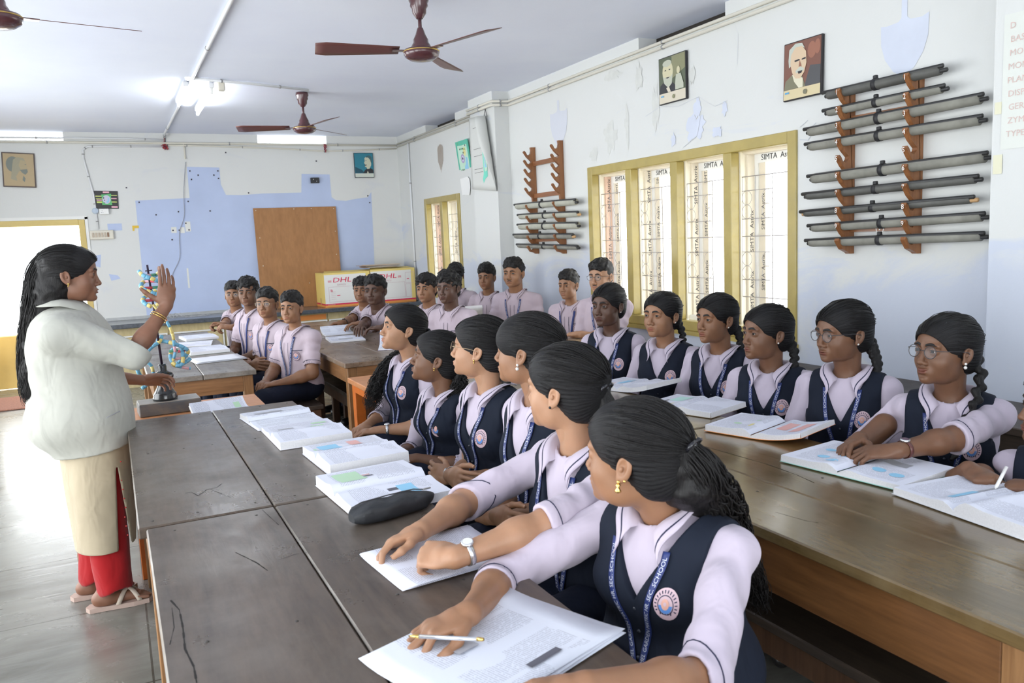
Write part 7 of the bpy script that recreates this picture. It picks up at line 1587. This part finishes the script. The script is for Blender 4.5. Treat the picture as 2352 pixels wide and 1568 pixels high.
if ONLY is None or 'B' in ONLY:
    def boy(label, head, look, yaw, sk, **k): 
        hp = k.pop('hp', {}); return person(label, 'm', head, look, yaw, skin_col=SK[sk], vest=False, group=GB, cuffs=(-0.22, -0.22), res=k.pop('res', 1.7), hair=k.pop('hair', 'short'), hp=hp, **k)
    boy('boy with clear framed glasses, farthest of the four on the left bench', hd(537, 677, 1.0), (-0.2, 3.9, 1.42), 208, 'tan', hp=dict(seed=21, cheek=1.1), glasses='thin', locksn=40, lean=0.05, lanyard=False, hands={'R': ((0.80, 7.25, 0.82), (-1, 0.1, 0.2), (0, 0.4, 1), 'curl'), 'L': ((0.80, 7.12, 0.82), (-1, 0.2, 0.2), (0, -0.4, 1), 'curl')})
    boy('boy with thick tousled hair, second from the far end of the left bench', hd(570, 672, 1.0), (-0.4, 3.9, 1.30), 206, 'brown', hp=dict(seed=22, hair_vol=1.15), hair='wavy', locksn=60, lean=0.03)
    boy('boy with thin glasses and crossed arms on the left bench', hd(614, 698, 1.02), (-0.4, 3.9, 1.35), 208, 'tan', hp=dict(seed=23, eye_open=0.0036), glasses='thin', hands=CROSS, elbows=CE, locksn=40, hs=0.96)
    boy('small boy with lanyard and id card, nearest on the left bench', hd(670, 708, 1.08), (-0.7, 3.2, 1.35), 212, 'mid', hp=dict(seed=24, fw=0.95, neck_r=0.044), locksn=50, hs=0.93, lean=0.02, res=1.4, sw=0.135)
    t = thing('id_card', 'id card in a clear holder hanging from the small boy\'s lanyard', 'id card', (0.86, 5.62, 0.60)); 
    q = MB(); q.box((-0.002, -0.027, -0.04), (0.002, 0.027, 0.04), 0, 0.002); o = q.build('card_holder', flat('clear_white_card', (0.72, 0.73, 0.76), 0.2), t); q = MB(); q.box((-0.003, -0.015, -0.01), (-0.0021, 0.012, 0.02)); q.build('card_photo', flat('card_photo_blue', (0.15, 0.15, 0.30), 0.4), t); t.rotation_euler = (0, 0.5, 0.4)
    boy('curly haired boy half hidden behind the heavy boy at the middle table', hd(832, 667, 2.03), (0.0, 3.9, 1.40), 195, 'tan', hp=dict(seed=25), hair='wavy', locksn=50, lean=0.16, lanyard=False, watch=('R', 'black'), hands={'R': (tp(765, 756, 0.80), (-1, 0.1, -0.05), (0, 0.1, 1), 'relaxed'), 'L': (tp(790, 770, 0.80), (-1, 0.5, 0), (0, 0, 1), 'drape')})
    boy('heavy boy leaning on folded arms at the middle table', hd(862, 668, 1.98), (-0.3, 3.9, 1.38), 205, 'dark', hp=dict(seed=26, fw=1.1, cheek=1.3, jaw=1.25, neck_r=0.060, hair_vol=1.1), bulk=(1.25, 1.18), lean=0.20, lanyard=False, res=1.4, hs=1.06, locksn=50, hands={'L': (tp(830, 785, 0.81), (-0.7, 0.7, 0), (0, 0, 1), 'drape'), 'R': (tp(815, 772, 0.81), (-0.4, -0.8, 0), (0, 0, 1), 'drape')}, elbows={'L': (0.6, -0.6, -0.6), 'R': (0.5, 0.7, -0.6)})
    boy('boy with curly top behind the dark skinned boy in the middle row', hd(980, 663, 2.30), (-0.2, 3.9, 1.25), 210, 'mid', hp=dict(seed=27), hair='wavy', locksn=50)
    boy('dark skinned boy with big curls sitting upright in the middle row', hd(1030, 662, 2.22), (-0.2, 3.6, 1.30), 215, 'dark', hp=dict(seed=28, hair_vol=1.2), hair='wavy', locksn=70, res=1.4, lanyard=False, badge=False)
    boy('boy turned towards the small window, seen from behind', hd(1047, 632, 3.12), (4.0, 9.6, 1.3), 225, 'tan', hp=dict(seed=29), hair='wavy', locksn=40, lanyard=False)
    boy('boy with swept fringe sitting left of the wall pillar', hd(1118, 637, 3.10), (-0.3, 3.6, 1.25), 218, 'tan', hp=dict(seed=30, fringe=-0.004, hair_vol=1.15), locksn=60, lanyard=False)
    boy('stout moustached boy leaning back against the wall pillar', hd(1180, 628, 3.08), (-0.3, 3.5, 1.42), 222, 'mid', hp=dict(seed=31, cheek=1.25, fw=1.07, hair_vol=1.15, neck_r=0.056), mustache=True, bulk=(1.1, 1.1), locksn=60, hs=1.04, res=1.4)
    boy('thin boy with short side parted hair beside the window frame', hd(1306, 655, 3.15), (-0.2, 3.5, 1.2), 215, 'mid', hp=dict(seed=32, fw=0.94, neck_r=0.044), hs=0.95, sw=0.135, locksn=30)
    boy('tall boy with round glasses and thin moustache in front of the window frame', hd(1380, 635, 3.12), (-0.2, 3.2, 1.25), 215, 'fair', hp=dict(seed=33, long=1.08), mustache=True, glasses='dark', locksn=40, lean=0.06, res=1.4, hands={'L': (tp(1335, 768, 0.81), (-0.6, 0.8, 0), (0, 0, 1), 'drape'), 'R': (tp(1375, 762, 0.81), (-0.4, -0.8, 0), (0, 0, 1), 'drape')})
# pen in the nearest girl's fingers
a, b_ = Vector(tp(938, 1460, 0.800)), Vector(tp(1110, 1468, 0.845)); t = thing('ball_pen', 'silver ball pen with gold tip between the nearest girl\'s fingers', 'pen', (a+b_)/2)
c = (a+b_)/2; q = MB(); q.tube([a.lerp(b_, 0.16)-c, a.lerp(b_, 0.93)-c], 0.0036, 12); q.build('barrel', M_silver, t)
q = MB(); q.tube([a-c, a.lerp(b_, 0.05)-c, a.lerp(b_, 0.16)-c], [0.0008, 0.0026, 0.0038], 12); q.tube([a.lerp(b_, 0.93)-c, b_-c], [0.0038, 0.0030], 12); q.build('gold_trim', M_gold2, t)
# ---------- the standing person in the white coat and the helix model
if ONLY is None or 'T' in ONLY:
    M_coat = cloth('off_white_coat_cotton', (0.43, 0.43, 0.385), 0.85, 0.1); M_kurta = cloth('cream_dotted_kurta', (0.44, 0.37, 0.26)); M_red = cloth('red_trouser_cloth', (0.34, 0.007, 0.010))
    hcT = (-0.150, 3.84, 1.425)
    T = person('standing person in white coat and red trousers, long black hair, gesturing over the helix model', 'f', hcT, (2.5, 3.72, 1.38), -2, lean=-0.015, skin_col=(0.215, 0.10, 0.06), res=0.9, cat='person', dress='custom', vest=False, legs=False, sit=0.72, bulk=(1.42, 1.16), ears='gold', hs=1.03,
               hands={'R': ((0.200, 3.74, 1.275), (0.10, -0.03, 1), (0.25, -1, 0), 'open', {'thumb': (58, 5), 'spread': 5}), 'L': ((0.085, 4.22, 0.90), (0.95, 0.25, -0.12), (-0.2, 0.75, 0.55), 'grip', {'thumb': (28, 12)})}, elbows={'R': (0.1, -0.3, -1), 'L': (-0.6, 0.3, -1)}, bangle=[('R', 0.055), ('R', 0.064)],
               hp=dict(seed=40, nose=0.9, cheek=1.2, fw=1.05, jaw=1.05, mouth_open=0.0022, eye_open=0.0042), cuffs=(0.1, 0.12),
               extra_hair=long_hair([(-0.06, 0, 0.055), (-0.100, 0, 0.0), (-0.125, 0, -0.12), (-0.152, 0, -0.25), (-0.172, 0, -0.38), (-0.178, 0, -0.46), (-0.168, 0, -0.52)], lambda u: 0.058+0.006*math.sin(PI*min(1, u*1.2))-0.022*u, 620, 13, 0.0015, 0.006, 3.0,
                   core=[((-0.045, 0, 0.03), 0.082), ((-0.070, 0, -0.06), 0.076), ((-0.108, 0, -0.16), 0.064), ((-0.140, 0, -0.27), 0.056), ((-0.164, 0, -0.38), 0.050), ((-0.170, 0, -0.46), 0.036)]))
    root, bz, w2t, tf, t2w, H = T['root'], T['bz'], T['w2t'], T['tf'], T['t2w'], T['H']
    ux = np.array([1, 0, 0], f32)
    def lower(P, z0, z1, cx0, cx1, rx0, rx1, ry0, ry1):
        t = np.clip((z0-P[:, 2])/(z0-z1), 0, 1); cx = H[0]+cx0+(cx1-cx0)*t; rx = rx0+(rx1-rx0)*t; ry = ry0+(ry1-ry0)*t
        q = np.sqrt(((P[:, 0]-cx)/rx)**2+((P[:, 1]-H[1])/ry)**2); return (q-1)*np.minimum(rx, ry)
    def coat(P):
        L = w2t(P); d = tf(L)-0.028
        sk = lower(P, 1.0, 0.70, 0.015, 0.045, 0.160, 0.158, 0.18, 0.19); sk = smax(sk, P[:, 2]-1.02, 0.05); d = smin(d, sk, 0.04)
        d = d-wob(P, 13, 3)*0.006-wob(P*np.array([1, 1, 0.35], f32), 30, 5)*0.0045-0.003*np.sin((P[:, 2]*0.8+P[:, 0])*70+3*wob(P, 9, 2))*np.clip(wob(P, 6, 1), 0, 1)
        d = smax(d, -(P[:, 2]-(0.685+0.12*(P[:, 0]-H[0]))), 0.004)
        for (s_, E_, c_, cd_, cf) in T['sleeves']:
            e = scap(P, s_, E_, 0.070, 0.064); e = smin(e, scap(P, E_, c_+cd_*0.03, 0.063, 0.062), 0.02)
            ax = (P-np.asarray(c_, f32)) @ np.asarray(cd_, f32); e = e-(np.sin(ax*60+2.5*wob(P, 12, 6))*0.004*np.clip((-ax-0.03)/0.05, 0, 1)+wob(P, 26, 8)*0.004*np.clip((-ax)/0.04, 0.1, 1))
            e = smax(e, ax, 0.003); e = smax(e, -scap(P, c_-cd_*0.03, c_+cd_*0.03, 0.050), 0.002); d = smin(d, e, 0.03)
        d = smax(d, -scap(P, T['NB']-T['up']*0.02, T['hc'], 0.056, 0.068), 0.006); return d
    pts = np.array([x for sl in T['sleeves'] for x in sl[:3]]+[H+np.array([-0.2, -0.2, -0.15]), H+np.array([0.22, 0.2, -0.15]), T['NB']])
    v_, q_ = iso(coat, pts.min(0)-0.10, pts.max(0)+0.10, 0.0055); cobj = meshobj('white_coat', v_-bz, q_, M_coat, root)
    q = MB(); N = T['NB']        # collar of the coat
    rows = []
    for w_, rr_, zz in ((0, 0.058, 0.020), (0.3, 0.062, 0.052), (0.6, 0.078, 0.046), (1, 0.106, 0.026)):
        rows.append([Vector(N-bz)+Vector((rr_*math.cos(th)*1.05-0.004+0.02*w_*max(0, math.cos(th)), rr_*math.sin(th), zz-0.004-0.05*w_*max(0, math.cos(th)))) for th in [math.radians(18+324*k/30) for k in range(31)]])
    q.grid(rows); q.build('coat_collar', M_coat, root, solid=0.003)
    def kurta(P):
        d = lower(P, 0.80, 0.27, 0.045, 0.040, 0.148, 0.118, 0.172, 0.172); d = d-wob(P*np.array([1, 1, 0.3], f32), 24, 4)*0.006
        d = smax(d, P[:, 2]-0.80, 0.01); d = smax(d, -(P[:, 2]-0.262), 0.004)
        slit = np.abs((P[:, 0]-(H[0]+0.115)))-0.003-0.022*np.clip((0.62-P[:, 2])/0.35, 0, 1); d = smax(d, -np.maximum(slit, P[:, 2]-0.62)*1.0-0.0*d, 0.004) if True else d
        return d
    v_, q_ = iso(kurta, (H[0]-0.25, H[1]-0.27, 0.24), (H[0]+0.30, H[1]+0.27, 0.82), 0.006); meshobj('tunic', v_-bz, q_, M_kurta, root)
    q = MB(); rr = random.Random(5)
    for z_ in np.linspace(0.64, 0.32, 9):
        for k in range(2): xo = 0.108-0.025*k+0.004*(z_*40 % 2); q.sphere((H[0]+xo-bz[0]+0.018, H[1]-bz[1]-0.135+0.02*k, z_), 0.0034, 6)
    q.build('red_dots', flat('red_dot', (0.6, 0.05, 0.05), 0.6), root)
    feet = {}
    for s_, sg, px in (('R', -1, 0.02), ('L', 1, -0.045)):
        feet[s_] = np.array([H[0]+0.005+px, H[1]+sg*0.085, 0.0])
    def trous(P):
        d = None
        for s_, fo in feet.items():
            e = scap(P, (fo[0]*0.2+(H[0]+0.06)*0.8, fo[1]*0.6+H[1]*0.4, 0.62), (fo[0]+0.03, fo[1], 0.09), 0.086, 0.074); e = e-wob(P*np.array([1, 1, 0.6], f32), 30, fo[1]*9)*0.007; e = smax(e, -(P[:, 2]-(0.075+0.02*np.sin((P[:, 0]-fo[0])*30))), 0.004); d = e if d is None else smin(d, e, 0.015)
        return d
    v_, q_ = iso(trous, (H[0]-0.25, H[1]-0.27, 0.02), (H[0]+0.25, H[1]+0.27, 0.72), 0.007); meshobj('trousers', v_-bz, q_, M_red, root)
    skT = _M['skin_21_10_6'] if 'skin_21_10_6' in _M else skin('skin_21_10_6', (0.215, 0.10, 0.06)); M_sole = flat('pale_sandal_sole', (0.45, 0.33, 0.28), 0.6); M_strap2 = flat('beige_sandal_strap', (0.50, 0.42, 0.34), 0.5)
    for s_, fo in feet.items():
        def ff(P, fo=fo):
            d = scap(P, fo+np.array([0.0, 0, 0.045]), fo+np.array([0.0, 0, 0.20]), 0.036, 0.040); d = smin(d, scap(P, fo+np.array([-0.03, 0, 0.047]), fo+np.array([0.115, 0, 0.036]), 0.032, 0.022), 0.02)
            for k in range(5): d = smin(d, scap(P, fo+np.array([0.12, -0.032+0.0155*k, 0.033]), fo+np.array([0.150+0.008*(2-abs(k-1)), -0.034+0.0165*k, 0.029]), 0.0095, 0.008), 0.006)
            return smax(d, -(P[:, 2]-0.021), 0.003)
        v_, q_ = iso(ff, fo+np.array([-0.09, -0.07, 0.0]), fo+np.array([0.20, 0.07, 0.22]), 0.004); meshobj('foot', v_-bz, q_, skT, root, tint=np.zeros(len(v_)))
        o_ = fo-bz; q = MB(); prof_ = [(-0.07, -0.030), (-0.085, 0.0), (-0.07, 0.030), (0.0, 0.034), (0.10, 0.048), (0.16, 0.040), (0.185, 0.0), (0.16, -0.040), (0.10, -0.046), (0.0, -0.034)]
        q.prism([(o_[0]+a, o_[1]+b_) for a, b_ in prof_], 2, 0.001, 0.021); sd = q.build('sandal', M_sole, root)
        q = MB()
        for x_a, x_b in ((0.03, 0.115), (0.115, 0.03)):
            pl = [(o_[0]+x_a+(x_b-x_a)*k/10, o_[1]-0.044+0.088*k/10, 0.022+0.052*math.sin(PI*k/10)) for k in range(11)]; q.grid([pl, [(a+0.020, b_, c_) for a, b_, c_ in pl]])
        q.build('strap', M_strap2, sd, solid=0.003)
    # side pocket line and pens
    q = MB(); q.tube([Vector((H[0]+0.06-bz[0], H[1]-0.205-bz[1], 0.83)), Vector((H[0]+0.15-bz[0], H[1]-0.17-bz[1], 0.86))], 0.002, 5); q.build('pocket_seam', flat('grey_seam', (0.35, 0.35, 0.38), 0.7), root)
# ------------------------------------------------------------------ helix model on its turned stand
bx_ = at(380, 917, 2, 0.765); BX, BY = bx_.x, bx_.y
t = thing('wooden_block', 'chipped dark wooden block on the far orange table, under the helix model', 'block', (BX+0.015, BY, 0.701), 0.05)
q = MB(); q.box((-0.145, -0.075, 0), (0.145, 0.085, 0.060), 0, 0.004); q.build('block_body', wood('chipped_block', (0.05, 0.06, 0.07), (0.12, 0.12, 0.12), 0, 0.5, wear=(0.35, 0.24, 0.15), seed=3), t)
q = MB(); q.box((-0.142, -0.072, 0.0602), (0.142, 0.082, 0.064), 0, 0.001); q.build('worn_top', flat('worn_grey_top', (0.30, 0.28, 0.25), 0.45, var=0.15, vscale=15), t)
t = thing('helix_model', 'blue and yellow twisted paper helix model on a black turned stand', 'model', (BX, BY, 0.7655))
q = MB(); q.lathe([(0.058, 0), (0.060, 0.012), (0.055, 0.022), (0.056, 0.030), (0.048, 0.040), (0.034, 0.066), (0.028, 0.088), (0.036, 0.098), (0.047, 0.110), (0.050, 0.122), (0.044, 0.134), (0.026, 0.142), (0.020, 0.148), (0.021, 0.170), (0.017, 0.180), (0.006, 0.182)], n=32); q.build('turned_base', flat('black_lacquer', (0.012, 0.013, 0.016), 0.25, coat=0.5), t)
tip = at(338, 608, 1, BY+0.0)-Vector((BX, BY, 0.7655)); q = MB(); q.tube([(0, 0, 0.17), (tip.x*0.5, 0, 0.17+(tip.z-0.17)*0.5), tip], [0.0065, 0.006, 0.005], 10); q.build('metal_rod', flat('violet_black_rod', (0.045, 0.03, 0.055), 0.3, 0.5), t)
q = MB(); q.tube([tip+Vector((-0.012, 0, -0.03)), tip+Vector((0.02, 0, -0.028))], 0.003, 6); q.build('top_cross_pin', _M['violet_black_rod'], t)
HC = [flat('helix_blue', (0.16, 0.42, 0.60), 0.5), flat('helix_yellow', (0.72, 0.58, 0.20), 0.5), flat('helix_pink', (0.70, 0.40, 0.45), 0.5), flat('helix_red', (0.60, 0.07, 0.10), 0.5), flat('helix_green', (0.08, 0.32, 0.20), 0.5)]
def strand(name, pts, r=0.010, pat=(0, 1, 0, 0, 1), seg=5):
    S_ = spline(pts, seg); q = MB(); i = 0; k = 0
    while i < len(S_)-1:
        j = min(len(S_)-1, i+3); q.tube(S_[i:j+1], r, 7, pat[k % len(pat)]); i = j; k += 1
    return q.build(name, HC, t)
def loc(px, py, dy=0.0): return at(px, py, 1, BY+dy)-Vector((BX, BY, 0.7655))
zt, zb = loc(345, 622).z, loc(352, 705).z
for ph in (0, PI):
    pts = []
    for k in range(13):
        u = k/12; ax = loc(344+10*u, 622+80*u); pts.append(Vector((ax.x+0.048*math.cos(ph+u*2.4*PI), 0.048*math.sin(ph+u*2.4*PI), ax.z)))
    strand('helix_strand', pts, 0.0105)
for k in range(5):
    u = 0.12+k*0.18; ax = loc(344+10*u, 622+80*u); a_ = u*2.4*PI; d_ = Vector((0.040*math.cos(a_), 0.040*math.sin(a_), 0)); q = MB(); q.tube([ax-d_, ax], 0.007, 7, (2, 3, 4)[k % 3]); q.tube([ax, ax+d_], 0.007, 7, (4, 2, 3)[k % 3]); q.build('base_pair_rung', HC, t)
strand('helix_strand', [loc(352, 700), loc(372, 722, -0.03), loc(385, 742, -0.04), loc(396, 765, -0.04), loc(400, 790, -0.03), loc(402, 812, -0.02), loc(396, 836, 0), loc(412, 842, 0.02), loc(438, 846, 0.02)], 0.0075, (1, 0, 2, 0, 1))
strand('helix_strand', [loc(360, 782, 0.02), loc(385, 785, 0.0), (loc(402, 790, -0.02)), loc(422, 798, -0.02), loc(432, 808, 0), loc(418, 826, 0.02), loc(405, 838, 0.03), loc(425, 832, 0.02), loc(438, 822, 0.02)], 0.010, (0, 0, 1, 0))
strand('helix_strand', [loc(398, 800, 0.02), loc(392, 812, 0.02), loc(393, 826, 0.0), loc(404, 838, -0.02), loc(418, 836, -0.02), loc(420, 815, -0.01), loc(417, 798, 0.0)], 0.0095, (0, 1, 0))
strand('helix_strand', [loc(372, 770, 0.01), loc(366, 785, 0), loc(345, 800, -0.01), loc(325, 828, -0.02), loc(316, 846, -0.02), loc(322, 862, 0), loc(338, 880, 0.01), loc(326, 892, 0)], 0.0095, (0, 1, 0, 0))
strand('helix_strand', [loc(330, 828, 0.02), loc(346, 838, 0.03), loc(352, 858, 0.02), loc(342, 872, 0), loc(322, 872, -0.02), loc(318, 862, -0.02)], 0.008, (0, 0, 1))
for a, b_, c_ in ((398, 806, 4), (418, 806, 3), (316, 846, 3), (340, 866, 2), (408, 824, 2)):
    q = MB(); p_ = loc(a, b_); q.tube([p_+Vector((-0.02, 0, 0)), p_+Vector((0.02, 0, 0.003))], 0.007, 7, c_); q.build('base_pair_rung', HC, t)
